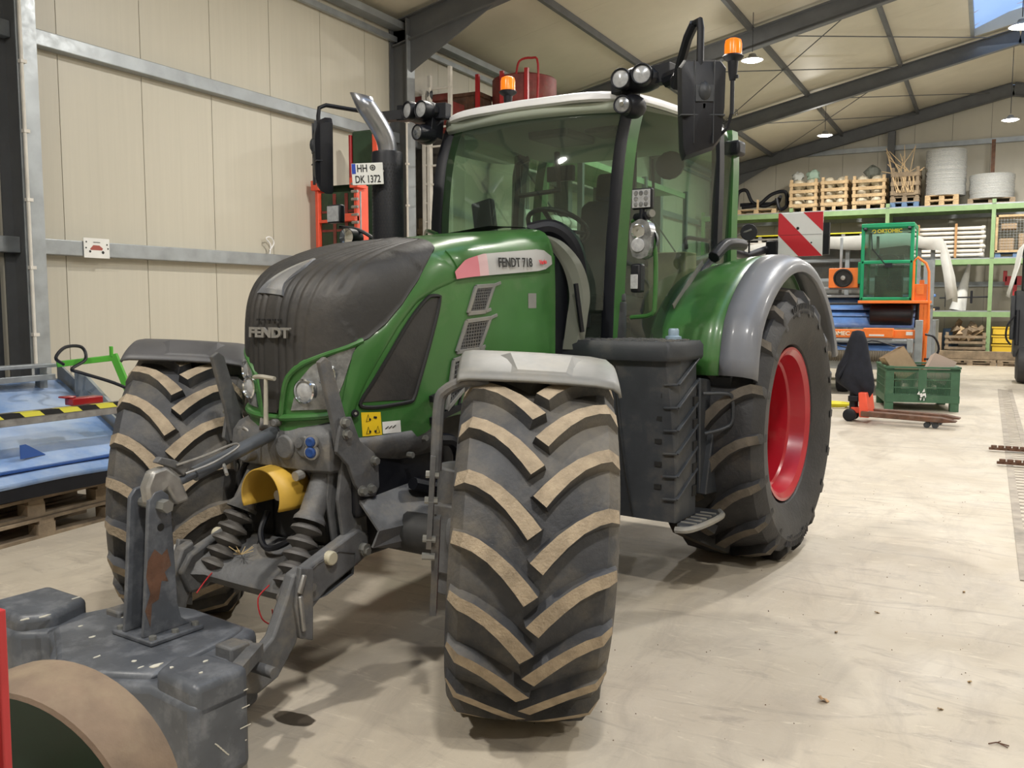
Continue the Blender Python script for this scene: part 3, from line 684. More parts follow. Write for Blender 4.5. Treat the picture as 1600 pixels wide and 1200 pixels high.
# front fenders turn with the wheels
def front_fender(M, mat_, s):
    m = MB(M @ Matrix.Rotation(-(.05 if s > 0 else .12), 4, 'Y')); rows = []
    for i in range(17):
        a = radians(64 + i * 4.6); r = .735 + .01 * sin(pi * i / 16); row = []
        for y, dr in ((-.31, -.02), (-.30, -.008), (-.27, -.002), (-.2, 0), (-.1, .002), (0, .003), (.1, .002), (.2, 0), (.265, -.008), (.288, -.025), (.295, -.045)):
            row.append(Vector(((r + dr) * cos(a), y, (r + dr) * sin(a))))
        rows.append(row)
    m.grid(rows); f = m.build('front_fender', mat_, TR, solid=.012, ang=40)
    t = MB(M @ Matrix.Rotation(-(.05 if s > 0 else .12), 4, 'Y'))
    t.add([(.29, -.14, .678), (.29, .14, .678), (.1, .17, .738), (.1, -.17, .738), (.275, -.09, .70), (.275, .09, .70), (.12, .12, .755), (.12, -.12, .755)], [(0, 3, 2, 1), (4, 5, 6, 7), (0, 1, 5, 4), (1, 2, 6, 5), (2, 3, 7, 6), (3, 0, 4, 7)])
    t.build('fender_boss', mat_, f, bev=.004, smooth=False)
    y = -.37
    b = MB(M @ Matrix.Rotation(-(.05 if s > 0 else .12), 4, 'Y'))
    if s > 0:
        b.tube(smooth_path([(.26, -.2, .64), (.28, -.28, .645), (.28, -.35, .61), (.27, -.375, .55), (.26, -.375, .3)], 5), .022, 10)
        b.beam((.27, -.385, .36), (.25, -.385, .0), .045, .02, (0, 1, 0)); b.beam((.25, -.36, .12), (.18, -.36, -.28), .05, .025, (0, 1, 0))
    else:
        b.tube(smooth_path([(.22, .2, .66), (.24, .3, .665), (.22, .35, .63), (.2, .36, .5), (.15, .36, .2)], 5), .022, 10); b.beam((.12, -.15, .7), (.02, -.3, .45), .03, .05)
    b.build('fender_stay', M_frame, f)
    bo = MB(M)
    for z in (.3, .2, .05, -.02): bo.cyl((.26, -.36 * s, z), (.26, -.41 * s, z), .014, n=6)
    bo.build('bolt', M_bolt, f)
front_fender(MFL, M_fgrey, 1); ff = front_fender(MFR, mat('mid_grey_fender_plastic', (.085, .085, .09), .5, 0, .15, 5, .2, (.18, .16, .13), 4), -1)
# rear fenders
for s in (1, -1):
    rows = []; rows2 = []
    for i in range(25):
        a = radians(22 + i * 5.6); row = []
        for y, r in ((.70, .99), (.72, 1.0), (.85, 1.03), (1.0, 1.065), (1.1, 1.08), (1.19, 1.085)):
            rr = r - (.1 * max(0, (40 - math.degrees(a)) / 18) if a < radians(40) else 0)
            row.append(Vector((rr * cos(a), s * y, .86 + rr * sin(a))))
        rows.append(row)
        row = []
        for y, r in ((1.192, 1.09), (1.26, 1.088), (1.33, 1.075), (1.375, 1.05), (1.39, 1.015), (1.385, .985), (1.36, .98)):
            rr = r - (.1 * max(0, (40 - math.degrees(a)) / 18) if a < radians(40) else 0)
            row.append(Vector((rr * cos(a), s * y, .86 + rr * sin(a))))
        rows2.append(row)
    f = MB().grid(rows if s > 0 else [r[::-1] for r in rows]).build('rear_fender', M_green, TR, solid=.012, ang=50)
    MB().grid(rows2).build('fender_flare', M_rfend, f, solid=.01, ang=50)
    a = radians(24); b_ = MB()
    for y in (.95, 1.25): b_.cyl((.95 * cos(a), s * y, .86 + .93 * sin(a)), (.99 * cos(a), s * y, .86 + .97 * sin(a)), .012, n=6)
    b_.build('bolt', M_bolt, f)
    MB().grid([[Vector((.99 * cos(radians(20 + i * 7)), s * .72, .86 + .99 * sin(radians(20 + i * 7)))), Vector((.3 * cos(radians(20 + i * 7)), s * .72, .9 + .1 * i / 20))] for i in range(21)]).build('inner_fender_wall', M_dkgrey, f, solid=.01)
# ------------------------------------------------------------ chassis
m = MB()
m.box((-.4, -.28, .55), (1.3, .28, 1.15)); m.box((1.2, -.24, .62), (2.6, .24, 1.12)); m.box((2.5, -.18, .55), (3.0, .18, .95))
m.cyl((2.78, -.85, .62), (2.78, .85, .62), .09, n=16); m.cyl((0, -.9, .86), (0, .9, .86), .17, n=16); m.box((2.62, -.3, .5), (2.94, .3, .78))
ch = m.build('chassis', mat('shade_darkened_chassis', (.03, .03, .03), .6, 0, .3, 8, .2, (.12, .1, .08)), TR, bev=.02)  # chassis colour darkened to stand in for the shade behind the linkage
for s in (1, -1):
    k = MB(); k.cyl((2.78, s * .72, .4), (2.78, s * .76, .95), .1, n=14); k.cyl((2.78, s * .78, .66), (2.78, s * .98, .68), .15, .17, 16); k.box((2.66, s * .68, .5), (2.9, s * .82, .8)); k.build('steering_knuckle', M_frame, ch, bev=.01)
    MB().cyl((2.74, s * .50, .615), (2.72, s * .62, .615), .018).cyl((2.72, s * .52, .615), (2.66, s * .85, .62), .03).ball((2.66, s * .86, .62), .04).build('tie_rod', M_frame, ch)
    bel = [(.025 + .012 * (i % 2), .01 * i) for i in range(14)]
    MB().lathe([(r * 1.2, h) for r, h in bel], (2.745, s * .38, .615), (-.05, s, 0), 14).build('rubber_boot', M_black, ch)
# side skid plate between hitch and tyre
pl = MB(); pl.add([(2.98, .33, .80), (2.62, .33, .83), (2.34, .48, .70), (2.40, .50, .66), (2.68, .50, .66), (3.0, .48, .67), (3.02, .46, .6), (2.73, .48, .54), (2.68, .52, .60)],
                  [(0, 1, 2, 3, 4, 5), (5, 4, 8, 7, 6)])
pl.build('axle_guard_plate', M_frame, TR, solid=.012, smooth=False)
MB().grid([[Vector((2.72 - .04 * i, .36 + .02 * j + random.uniform(-.01, .01), .76 - .02 * j + random.uniform(0, .02))) for j in range(6)] for i in range(9)]).build('soil_lump', M_mud, TR, solid=.02)
# lower front cowl with a tow hook shape behind it
m = MB(); P = [(3.0, .31), (2.95, .345), (2.86, .375), (2.72, .405), (2.6, .41), (2.5, .415)]
rows = []
for z, o in ((1.055, 0), (1.02, .005), (.97, -.01), (.93, -.05), (.90, -.12)):
    rows.append([Vector((x - (1.05 - z) * .5 * (x > 2.9), y + o, z + (2.98 - x) * .03)) for x, y in P])
m.grid(rows); mirror_y(m); m.build('lower_side_cowl', M_frame, TR, solid=.02, ang=50)
MB().tube(smooth_path([(2.52, .42, 1.0), (2.42, .43, .98), (2.36, .43, .9), (2.4, .43, .8), (2.55, .43, .78), (2.7, .42, .82)], 5), .03, 8).build('step_loop', M_black, TR)
MB().box((2.3, .05, .7), (3.0, .36, 1.0)).build('engine_block', M_black, TR, bev=.03)
b = MB()
for p in ((2.72, .43, .955), (2.62, .43, 1.02)): b.cyl((p[0], .41, p[2]), (p[0], .44, p[2]), .014, n=6)
b.build('bolt', M_bolt, TR)
# ------------------------------------------------------------ front linkage
def plate(poly, y0, y1, mb=None): mb = mb or MB(); mb.prism(poly, y0, y1, 'y'); return mb
for s in (1, -1):
    ys = .34
    up = [(3.2, 1.40), (3.165, 1.42), (3.135, 1.40), (3.04, 1.12), (3.02, 1.02), (3.10, 1.0), (3.13, 1.15)]
    o = plate(up, s * (ys - .012), s * (ys + .012)).build('linkage_upright', M_frame, TR, bev=.004, smooth=False)
    lo = [(3.1, 1.16), (3.04, 1.16), (2.99, 1.05), (2.90, .985), (2.875, .95), (2.87, .83), (2.9, .79), (2.97, .8), (3.02, .86), (3.06, .95), (3.13, 1.02)]
    plate(lo, s * (ys + .012), s * (ys + .032)).build('linkage_side_plate', M_frame, TR, bev=.004, smooth=False)
    dn = [(3.05, .98), (2.92, .9), (2.90, .62), (2.94, .53), (2.99, .5), (3.04, .55), (3.08, .8)]
    plate(dn, s * (ys - .035), s * (ys - .015)).build('linkage_bracket', M_frame, TR, bev=.005, smooth=False)
    plate([(x + .01, z) for x, z in dn], s * (ys - .09), s * (ys - .075)).build('linkage_bracket', M_frame, TR, bev=.005, smooth=False)
    bo = MB()
    for x, z in ((3.085, 1.14), (3.075, 1.09), (2.905, .95), (2.93, .83), (2.985, .83), (2.97, .56)): bo.cyl((x, s * (ys + .03), z), (x, s * (ys + .055), z), .017, n=6); bo.cyl((x, s * (ys + .03), z), (x, s * (ys + .036), z), .024, n=14)
    bo.build('linkage_bolt', M_bolt, TR)
# housing (linkage valve casting)
m = MB(); rows = []
sect = [(-.33, .02), (-.31, .09), (-.2, .12), (0, .125), (.2, .12), (.31, .09), (.33, .02)]
for z, sc in ((.915, .75), (.93, .92), (1.0, 1.0), (1.06, .96), (1.1, .8), (1.13, .45), (1.135, .1)):
    rows.append([Vector((3.0 + d * sc * 1.25, y * (.6 + .4 * sc), z)) for y, d in sect])
m.grid(rows); m.grid([[v + Vector((0, 0, 0)) for v in rows[0]], [Vector((2.9, v.y, .915)) for v in rows[0]]])
hs = m.build('linkage_housing', M_frame, TR, ang=40, solid=.01)
m = MB(); m.cyl((3.02, .09, 1.02), (3.17, .09, 1.02), .055, n=18).cyl((3.05, .2, 1.03), (3.16, .2, 1.03), .05, n=18).box((3.0, -.27, .97), (3.13, -.06, 1.08)).cyl((3.0, -.14, .98), (3.2, -.14, .975), .045, .04, 16).cyl((3.08, -.27, .96), (3.16, -.27, .955), .03, n=10)
m.build('valve_body', M_frame, hs, bev=.012)
for z, r in ((1.055, .022), (1.01, .024)):
    MB().lathe([(0, .02), (r * .7, .022), (r, .018), (r, 0)], (3.15, .245, z), (1, .3, 0), 16).build('blue_coupler_cap', mat('blue_cap_%d' % int(z * 1000), (.01, .05, .2), .4), hs)
    MB().lathe([(r, 0), (r * 1.35, .0), (r * 1.35, .016), (r, .016)], (3.145, .244, z), (1, .3, 0), 16).build('coupler_ring', M_steel, hs)
MB().cyl((3.13, .16, .905), (3.17, .16, .9), .022, n=10).build('fitting', M_steel, hs)
MB().lathe([(0, .05), (.02, .048), (.022, .03), (.03, .028), (.03, .02), (.022, .018), (.022, 0)], (3.12, .17, 1.04), (1, .2, .1), 12).build('grey_coupler', M_frame, hs)
# yellow drive shaft guard: open half barrel
m = MB(); rows = []
for xx, r in ((3.02, .105), (3.05, .125), (3.14, .128), (3.225, .122)):
    rows.append([Vector((xx, r * cos(a) + .0, .80 + r * sin(a) * 1.0)) for a in np.linspace(radians(-25), radians(205), 26)])
m.grid(rows); m.build('drive_shaft_guard', M_yellow, TR, solid=.007, ang=60)
MB().cyl((2.95, 0, .79), (3.13, 0, .79), .024, n=12).cyl((3.0, 0, .79), (3.04, 0, .79), .05, n=16).build('drive_shaft_stub', M_steel, TR)
# lift rams with bellows
for s, A, B in ((1, (3.02, .2, .93), (3.27, .235, .5)), (-1, (3.02, -.2, .93), (3.27, -.235, .5))):
    A, B = Vector(A), Vector(B); d = (B - A).normalized(); L = (B - A).length
    prof = [(.0, 0), (.052, 0), (.054, L * .45), (.06, L * .47), (.07, L * .5), (.07, L * .53)]
    m = MB().lathe(prof, A, d, 20); r_ = m.build('lift_ram', M_frame, TR, ang=30)
    pr = []
    for i in range(5):
        h = L * .55 + i * L * .115
        pr += [(.04, h), (.066, h + L * .03), (.07, h + L * .055), (.05, h + L * .075), (.034, h + L * .1)]
    MB().lathe(pr, A, d, 20).build('rubber_bellows', mat('bellows_rubber_%d' % (s + 2), (.09, .085, .08), .6, 0, .2, 8, .3, (.2, .18, .15)), r_, ang=20)
MB().tube(smooth_path([(3.1, -.1, .7), (3.16, -.08, .62), (3.2, .0, .57), (3.18, .1, .6), (3.12, .17, .68)], 5), .014, 8).build('hydraulic_hose', M_black, TR)
MB().tube(smooth_path([(3.05, -.24, .95), (3.12, -.26, .85), (3.1, -.25, .7), (3.08, -.3, .6)], 5), .012, 8).build('hydraulic_hose', M_black, TR)
# lift arms: lower rocker casting, then hook ends
m = MB(); rows = []
for u in np.linspace(0, 1, 14):
    y = -.36 + .72 * u; dip = .05 * (1 - (2 * u - 1) ** 2)
    rows.append([Vector((x - dip * .8 + (.04 if abs(y) > .25 else 0), y, z - dip * .5)) for x, z in ((2.98, .56), (3.08, .59), (3.2, .565), (3.33, .50), (3.36, .455), (3.32, .41), (3.15, .42), (2.99, .47), (2.98, .56))])
m.grid(rows); rk = m.build('lower_rocker', M_frame, TR, ang=40)
for s in (1, -1):
    yo = .325
    arm = [(2.92, .62), (2.99, .66), (3.12, .62), (3.3, .56), (3.37, .53), (3.42, .46), (3.38, .36), (3.3, .36), (3.18, .44), (3.0, .5), (2.93, .53)]
    plate(arm, s * (yo - .03), s * (yo + .03)).build('lift_arm', M_frame, TR, bev=.012)
    hk = [(3.33, .58), (3.39, .56), (3.43, .47), (3.50, .34), (3.56, .30), (3.60, .36), (3.65, .35), (3.68, .27), (3.66, .17), (3.58, .14), (3.48, .17), (3.38, .28), (3.33, .42)]
    hkk = plate(hk, s * (yo + .0), s * (yo + .055)).build('hook_end', M_frame, TR, bev=.01)
    plate([(3.30, .57), (3.37, .59), (3.40, .44), (3.38, .3), (3.31, .27)], s * (yo + .05), s * (yo + .075)).build('hook_cheek', M_frame, hkk, bev=.006)
    MB().beam((3.36, s * (yo + .085), .56), (3.39, s * (yo + .085), .49), .022, .016, (0, 1, 0)).beam((3.385, s * (yo + .085), .48), (3.37, s * (yo + .085), .33), .02, .014, (0, 1, 0)).build('latch_lever', M_steel, hkk, bev=.006)
    MB().box((3.63, s * (yo - .02), .26), (3.72, s * (yo + .075), .37)).build('hook_latch', M_frame, hkk, bev=.01)
    MB().cyl((3.17, s * (yo + .02), .575), (3.17, s * (yo + .055), .575), .03, n=16).build('pin_cap', mat('cream_pin_cap_%d' % (s + 2), (.5, .46, .34), .5), TR, bev=.006)
    MB().cyl((3.28, s * (yo + .02), .48), (3.28, s * (yo + .05), .48), .018, n=8).cyl((2.97, s * (yo + .0), .57), (2.97, s * (yo + .06), .57), .025, n=8).build('pivot_bolt', M_bolt, TR)
# split pins and red lanyard
MB().tube(smooth_path([(3.36, .2, .48), (3.42, .2, .44), (3.42, .22, .36), (3.38, .24, .33), (3.40, .26, .4)], 4), .003, 5).build('red_lanyard', M_pred, TR)
MB().tube(smooth_path([(3.26, -.24, .47), (3.36, -.2, .44), (3.44, -.17, .40)], 4), .003, 5).build('red_lanyard', M_pred, TR)
# top link with catch hook reaching the weight's post
m = MB(); a = Vector((3.14, .0, 1.075)); b_ = Vector((3.56, .0, .955))
m.cyl(a, b_, .03, n=14); m.cyl(b_, (3.66, 0, .93), .018, n=12); m.cyl(a - Vector((.08, 0, -.02)), a, .04, n=14)
tl = m.build('top_link', mat('top_link_tube', (.09, .1, .115), .4, .2, .1, 6), TR)
m = MB().prism([(3.60, .86), (3.64, .96), (3.70, 1.01), (3.76, 1.0), (3.79, .94), (3.78, .87), (3.74, .86), (3.73, .90), (3.70, .92), (3.68, .88), (3.66, .85)], -.028, .028, 'y')
m.build('catch_hook', M_steel, tl, bev=.012)
MB().prism([(3.60, .99), (3.66, 1.03), (3.72, 1.05), (3.74, 1.03), (3.66, .995), (3.62, .96)], -.012, .022, 'y').build('hook_latch', M_frame, tl, bev=.004)
MB().tube(smooth_path([(3.66, .03, 1.01), (3.54, .04, 1.03), (3.40, .045, 1.06), (3.38, .05, 1.045), (3.5, .05, 1.0), (3.62, .03, .97)], 4), .005, 6).build('release_rod', M_steel, tl)
MB().cyl((3.42, -.0, .99), (3.47, .09, .95), .008, n=8).build('spindle_handle', M_steel, tl)
m = MB(); m.cyl((3.21, .03, 1.12), (3.205, .03, 1.315), .011, .009, 10)
m.tube(smooth_path([(3.205, .085, 1.32), (3.205, .0, 1.325), (3.2, -.05, 1.32)], 4), .010, 8); m.build('top_link_pin', mat('worn_pin', (.5, .47, .4), .5, .4, .2, 9), TR)
m = MB(); m.cyl((3.12, -.01, 1.08), (3.12, -.01, 1.15), .035, n=12).cyl((3.1, .02, 1.12), (3.19, .05, 1.125), .018, n=10).cyl((3.16, -.07, 1.11), (3.1, -.02, 1.1), .03, n=10).box((3.08, -.08, 1.03), (3.14, .06, 1.09))
m.build('pin_bracket', M_frame, TR, bev=.006)
MB().tube([hh for hh in smooth_path([(3.16, -.04, 1.07), (3.2, -.1, 1.03), (3.18, -.16, 1.0), (3.14, -.1, 1.06), (3.16, -.04, 1.08)], 5)], .0035, 5).build('red_lanyard', M_pred, TR)
m = MB(); m.cyl((3.02, -.27, 1.0), (3.1, -.27, 1.0), .03, n=10).cyl((3.02, -.29, .94), (3.12, -.3, .94), .025, n=10).box((2.98, -.33, .9), (3.06, -.25, 1.08)); m.build('hydraulic_coupling', M_black, TR, bev=.006)
MB().tube(smooth_path([(3.1, -.25, 1.06), (3.14, -.2, 1.08), (3.14, -.16, 1.06), (3.13, -.15, 1.02), (3.12, -.2, 1.0), (3.1, -.25, 1.02)], 4), .006, 6).build('linch_pin_ring', M_steel, TR)
m = MB()
for i in range(14):
    a = random.uniform(0, 6.28); m.cyl((3.24, -.12, .53), (3.24 + .05 * cos(a), -.12 + .06 * sin(a), .545 + random.uniform(0, .02)), .0015, n=4)
tag(m.build('straw_tuft', mat('dry_straw', (.6, .45, .22), .8), TR), kind='stuff')

# ------------------------------------------------------------ side box, steps
lid_rows = []
bx = MB()
plan_top = [(1.06, .42), (1.36, .42), (1.375, .6), (1.375, .93), (1.35, 1.06), (1.28, 1.115), (1.06, 1.115)]
plan_bot = [(1.06, .42), (1.30, .42), (1.33, .6), (1.345, 1.0), (1.34, 1.12), (1.33, 1.125), (1.06, 1.125)]
def ring(pl, z): return [Vector((x, y, z)) for x, y in pl]
bx.grid([ring(plan_bot, .45), ring(plan_bot, .75), ring([(a[0] * .5 + b[0] * .5, a[1] * .5 + b[1] * .5) for a, b in zip(plan_bot, plan_top)], 1.1), ring(plan_top, 1.335)], cv=True)
bx.add(ring(plan_bot, .45), [tuple(range(7))[::-1]]); bx.add(ring(plan_top, 1.335), [tuple(range(7))])
box = bx.build('side_tool_box', M_dkgrey, TR, bev=.012, ang=30); box['label'] = 'dark grey plastic side tank with slanted step ribs'
def seam(y, z0, z1, bow): return [(float(np.interp(z, [.45, 1.335], [1.345, 1.385])) + .002, y + bow * sin((z - z0) / (z1 - z0) * pi * .5), z) for z in np.linspace(z0, z1, 10)]
MB().tube([(x, y, z) for x, y, z in seam(.87, .46, 1.30, -.1)], .004, 5).build('panel_seam', M_blk, box)
m = MB()      # slanted ribs on the outer face
for k in range(6):
    z = .58 + k * .125
    m.beam((1.345, 1.13, z), (1.07, 1.13, z + .13), .012, .022, (0, 1, 0)); m.beam((1.345, 1.13, z), (1.35, 1.05, z - .003), .02, .012)
m.build('slanted_rib', M_dkgrey, box, bev=.003)
m = MB()
for k in range(5): m.box((1.07, 1.118, .56 + k * .125), (1.12, 1.132, .62 + k * .125)); m.box((1.33, 1.0, .63 + k * .125), (1.352, 1.04, .655 + k * .125))
m.build('rib_pocket', M_blk, box, smooth=False)
pt = [(1.03, .38), (1.39, .38), (1.41, .6), (1.41, .95), (1.385, 1.09), (1.3, 1.145), (1.03, 1.145)]
m = MB(); m.grid([ring([(x * .995, y * .99) for x, y in pt], 1.33), ring(pt, 1.345), ring(pt, 1.41), ring([(1.2 + (x - 1.2) * .93, .76 + (y - .76) * .96) for x, y in pt], 1.435)], cv=True); m.add(ring([(1.2 + (x - 1.2) * .93, .76 + (y - .76) * .96) for x, y in pt], 1.435), [tuple(range(7))])
ld = m.build('tank_lid', M_dkgrey, TR, bev=.008, ang=35)
m = MB()
for i in range(9):
    for j in range(20):
        if (i + j) % 2 == 0: m.box((1.07 + i * .034, .44 + j * .033, 1.435), (1.092 + i * .034, .462 + j * .033, 1.442))
m.build('anti_slip_studs', M_frame, ld, smooth=False)
MB().lathe([(.0, 1.70), (.04, 1.70), (.045, 1.69), (.045, 1.655), (.038, 1.65), (.048, 1.648), (.05, 1.64), (.05, 1.44)], (1.1, .64, 0), (0, 0, 1), 20).build('dark_filter_pot', M_dkgrey, TR)
fc = MB().lathe([(0, 1.50), (.026, 1.50), (.03, 1.49), (.03, 1.46), (.045, 1.455), (.045, 1.43)], (1.12, 1.0, 0), (0, 0, 1), 12).build('filler_cap', mat('filler_blue_grey', (.3, .4, .5), .4, .2), TR)
# lower step and mud shield behind the box
m = MB(); m.prism([(1.05, 1.13), (1.33, 1.13), (1.38, 1.16), (1.36, 1.22), (1.0, 1.235), (.9, 1.2), (.9, .95), (1.05, .95)], .42, .45, 'z'); m.build('entry_step', M_dkgrey, TR, bev=.006)
m = MB(); m.tube(smooth_path([(1.40, 1.15, .43), (1.38, 1.22, .435), (1.2, 1.25, .435), (.98, 1.25, .435), (.88, 1.2, .435)], 4), .018, 8)
for k in range(5): m.beam((1.30 - k * .07, 1.14, .452), (1.30 - k * .07, 1.23, .452), .012, .008)
m.build('step_edge', M_fgrey, TR)
m = MB(); m.prism([(1.0, .55), (1.02, 1.22), (.86, 1.2), (.80, .53)], 1.10, 1.125, 'y'); m.prism([(1.0, .55), (.80, .53), (.78, .52), (.78, 1.2), (.8, 1.2)], 1.1, 1.16, 'y'); m.build('mud_shield', M_dkgrey, TR, bev=.008)
m = MB().prism([(.80, .60), (.80, 1.22), (.84, 1.22), (.84, .6)], 1.0, 1.24, 'y'); m.build('mud_shield', M_dkgrey, TR, bev=.008)
MB().tube(smooth_path([(.99, 1.13, 1.13), (.93, 1.25, 1.13), (.9, 1.27, 1.09), (.9, 1.27, .97), (.93, 1.23, .93), (.98, 1.14, .9)], 4), .011, 8).build('grab_handle', M_dkgrey, TR)

# ------------------------------------------------------------ cab
def pt_(a, b, t): return Vector(a).lerp(Vector(b), t)
AP = {s: [(1.14, s * .615, 1.28), (1.15, s * .635, 1.75), (1.12, s * .65, 2.2), (1.06, s * .655, 2.55), (.96, s * .655, 2.78), (.92, s * .65, 2.83)] for s in (1, -1)}
for s in (1, -1):
    P = smooth_path(AP[s], 5)
    m = MB(); rows = []
    for p in P: rows.append([p + Vector((dx, s * dy, 0)) for dx, dy in ((.035, -.035), (.04, .03), (-.05, .05), (-.06, -.02), (-.02, -.05))])
    m.grid(rows, cv=True); m.build('front_pillar', M_green, TR, ang=40)
    m = MB(); rows = [[p + Vector((dx, s * dy, 0)) for dx, dy in ((.045, -.045), (.06, -.02), (.055, .035), (.035, .03))] for p in P]; m.grid(rows, cv=True); m.build('windscreen_seal', M_black, TR, ang=40)
    B = smooth_path([(.0, s * .80, 1.95), (-.02, s * .80, 2.3), (-.05, s * .79, 2.6), (-.08, s * .77, 2.84)], 4)
    m = MB(); m.grid([[p + Vector((dx, s * dy, 0)) for dx, dy in ((.035, -.03), (.03, .025), (-.04, .03), (-.04, -.03))] for p in B], cv=True); m.build('middle_pillar', M_black, TR, ang=40)
    R = smooth_path([(-.28, s * .80, 1.8), (-.3, s * .79, 2.2), (-.34, s * .78, 2.6), (-.38, s * .75, 2.84)], 4)
    m = MB(); m.grid([[p + Vector((dx, s * dy, 0)) for dx, dy in ((.04, -.04), (.05, .03), (-.05, .035), (-.05, -.04))] for p in R], cv=True); m.build('rear_pillar', M_green, TR, ang=40)
# windscreen, bowed
rows = []
for i, z in enumerate(np.linspace(1.60, 2.80, 14)):
    t = (z - 1.28) / (2.87 - 1.28); x0 = float(np.interp(z, [1.28, 1.75, 2.2, 2.55, 2.80, 2.87], [1.19, 1.2, 1.17, 1.11, 1.01, .95])); bow = float(np.interp(z, [1.6, 2.3, 2.8], [.12, .12, .085]))
    rows.append([Vector((x0 + bow * (1 - (y / .61) ** 2), y, z)) for y in np.linspace(-.61, .61, 17)])
ws = MB().grid(rows).build('windscreen', M_glass, TR, ang=60)
# lower glass left of the bonnet, door glass, rear quarter, rear window
MB().grid([[Vector((1.19 + (.03 if y < .5 else 0), y, z)) for y in np.linspace(.44, .61, 4)] for z in (1.15, 1.35, 1.6)]).build('lower_windscreen', M_glass, TR)
for s in (1, -1):
    def front_edge(z): return float(np.interp(z, [1.28, 1.75, 2.2, 2.55, 2.82], [1.10, 1.10, 1.07, 1.0, .92]))
    def rear_edge(z): return float(np.interp(z, [1.28, 1.5, 1.62, 1.8, 1.95, 2.82], [.95, .72, .60, .37, .05, -.02]))
    rows = []
    for z in np.linspace(1.30, 2.8, 16):
        a, b = front_edge(z), rear_edge(z)
        rows.append([Vector((a + (b - a) * k / 8, s * (.66 + .14 * k / 8 + .02 * sin(pi * k / 8)) - s * .01 * (z > 2.6), z)) for k in range(9)])
    MB().grid(rows if s > 0 else [r[::-1] for r in rows]).build('door_glass', M_glass2, TR, ang=60)
    P = [(rear_edge(z) - .02, s * .81, z) for z in (1.25, 1.4, 1.5, 1.62, 1.72, 1.8, 1.88, 1.95)]
    MB().tube([(x, y, z) for x, y, z in P], .022, 6).build('door_seal', M_black, TR)
    MB().grid([[Vector((x, s * (.80), z)) for x in (-.03, -.15, -.29)] for z in (1.9, 2.3, 2.8)]).build('quarter_glass', M_glass2, TR)
    MB().grid([[Vector((-.02, s * .8, 1.9)), Vector((-.3, s * .8, 1.9)), Vector((-.5, s * .8, 1.85))], [Vector((.9, s * .66, 1.2)), Vector((0, s * .79, 1.2)), Vector((-.5, s * .79, 1.2))]]).build('cab_side_panel', M_green, TR, solid=.02)
MB().grid([[Vector((-.36 - (.05 if z < 2.5 else 0), y, z)) for y in np.linspace(-.74, .74, 6)] for z in (1.5, 2.0, 2.5, 2.84)]).build('rear_window', M_glass2, TR)
m = MB(); m.box((-.45, -.74, 1.2), (.6, .74, 1.28)); m.box((.6, -.6, 1.2), (1.1, .6, 1.28)); m.box((-.45, -.78, 1.25), (-.38, .78, 1.55)); m.box((1.1, -.6, 1.1), (1.16, .42, 1.55)); m.build('cab_floor', M_black, TR)
# roof
def roof_ring(sc, z, fx=0, n=40):
    r = []
    for k in range(n):
        a = 2 * pi * k / n; c, s_ = cos(a), sin(a); e = 2 / 5.5
        x = math.copysign(abs(c) ** e, c); y = math.copysign(abs(s_) ** e, s_)
        X = .35 + x * .78 * sc; X += (.05 * (1 - (y * .9) ** 2)) * (x > .3) * sc
        r.append(Vector((X + fx, y * (.82 - .10 * max(0, min(1, X / 1.1))) * sc, z - (.10 * max(0, .2 - X) * 1.0) + .01 * (1 - y * y) * (sc > .9))))
    return r
m = MB(); m.grid([roof_ring(.97, 2.80), roof_ring(1.0, 2.81), roof_ring(1.0, 2.835), roof_ring(.97, 2.857), roof_ring(.88, 2.872), roof_ring(.6, 2.88), roof_ring(.1, 2.882)], cv=True)
rf = m.build('roof', M_white, TR, ang=50)
m = MB(); m.grid([roof_ring(.965, 2.798), roof_ring(.9, 2.775), roof_ring(.6, 2.77), roof_ring(.05, 2.77)], cv=True); m.build('headliner', M_int, TR, ang=50)
# cab front face top strip light green-white visor
rows = [[Vector((x0 + .09 * (1 - (y / .72) ** 2), y * .90, z + .01 * (1 - (y / .72) ** 2))) for y in np.linspace(-.72, .72, 17)] for x0, z in ((1.03, 2.745), (1.055, 2.775), (1.06, 2.81), (1.045, 2.84), (1.0, 2.865))]
MB().grid(rows).build('roof_front_visor', mat('pale_visor', (.45, .5, .42), .3, coat=.3), rf, solid=.01)
# interior: seat, wheel, console, dash, monitor, levers
m = MB(); m.box((-.1, -.26, 1.55), (.42, .26, 1.70)); m.box((.0, -.2, 1.28), (.3, .2, 1.55)); m.build('driver_seat', M_seat, TR, bev=.05, seg=3)
m = MB(); m.prism([(-.08, 1.66), (.06, 1.66), (-.02, 2.35), (-.12, 2.40), (-.2, 2.35)], -.25, .25, 'y'); m.prism([(-.1, 2.38), (-.02, 2.38), (-.06, 2.58), (-.12, 2.58)], -.14, .14, 'y'); m.build('seat_back', M_seat, TR, bev=.04, seg=3)
m = MB(); m.box((-.1, -.55, 1.75), (.55, -.32, 1.83)); m.box((-.05, -.5, 1.3), (.3, -.35, 1.75)); m.box((.3, -.5, 1.83), (.5, -.38, 1.93)); m.build('armrest_console', M_black, TR, bev=.03)
c0 = Vector((.72, 0, 2.14)); ax = Vector((-.55, 0, 1)).normalized(); a_ = Vector((0, 1, 0)); b2 = ax.cross(a_)
m = MB(); m.tube([c0 + (a_ * cos(t) + b2 * sin(t)) * .2 for t in np.linspace(0, 2 * pi, 32, endpoint=False)], .016, 8, closed=True)
for t in (0.5, 2.6, 4.7): m.beam(c0 + (a_ * cos(t) + b2 * sin(t)) * .19, c0 - ax * .03, .03, .012, ax)
m.cyl(c0 - ax * .04, c0, .05, n=16); m.cyl(c0 - ax * .5, c0 - ax * .03, .05, .035, 12); m.build('steering_wheel', M_black, TR)
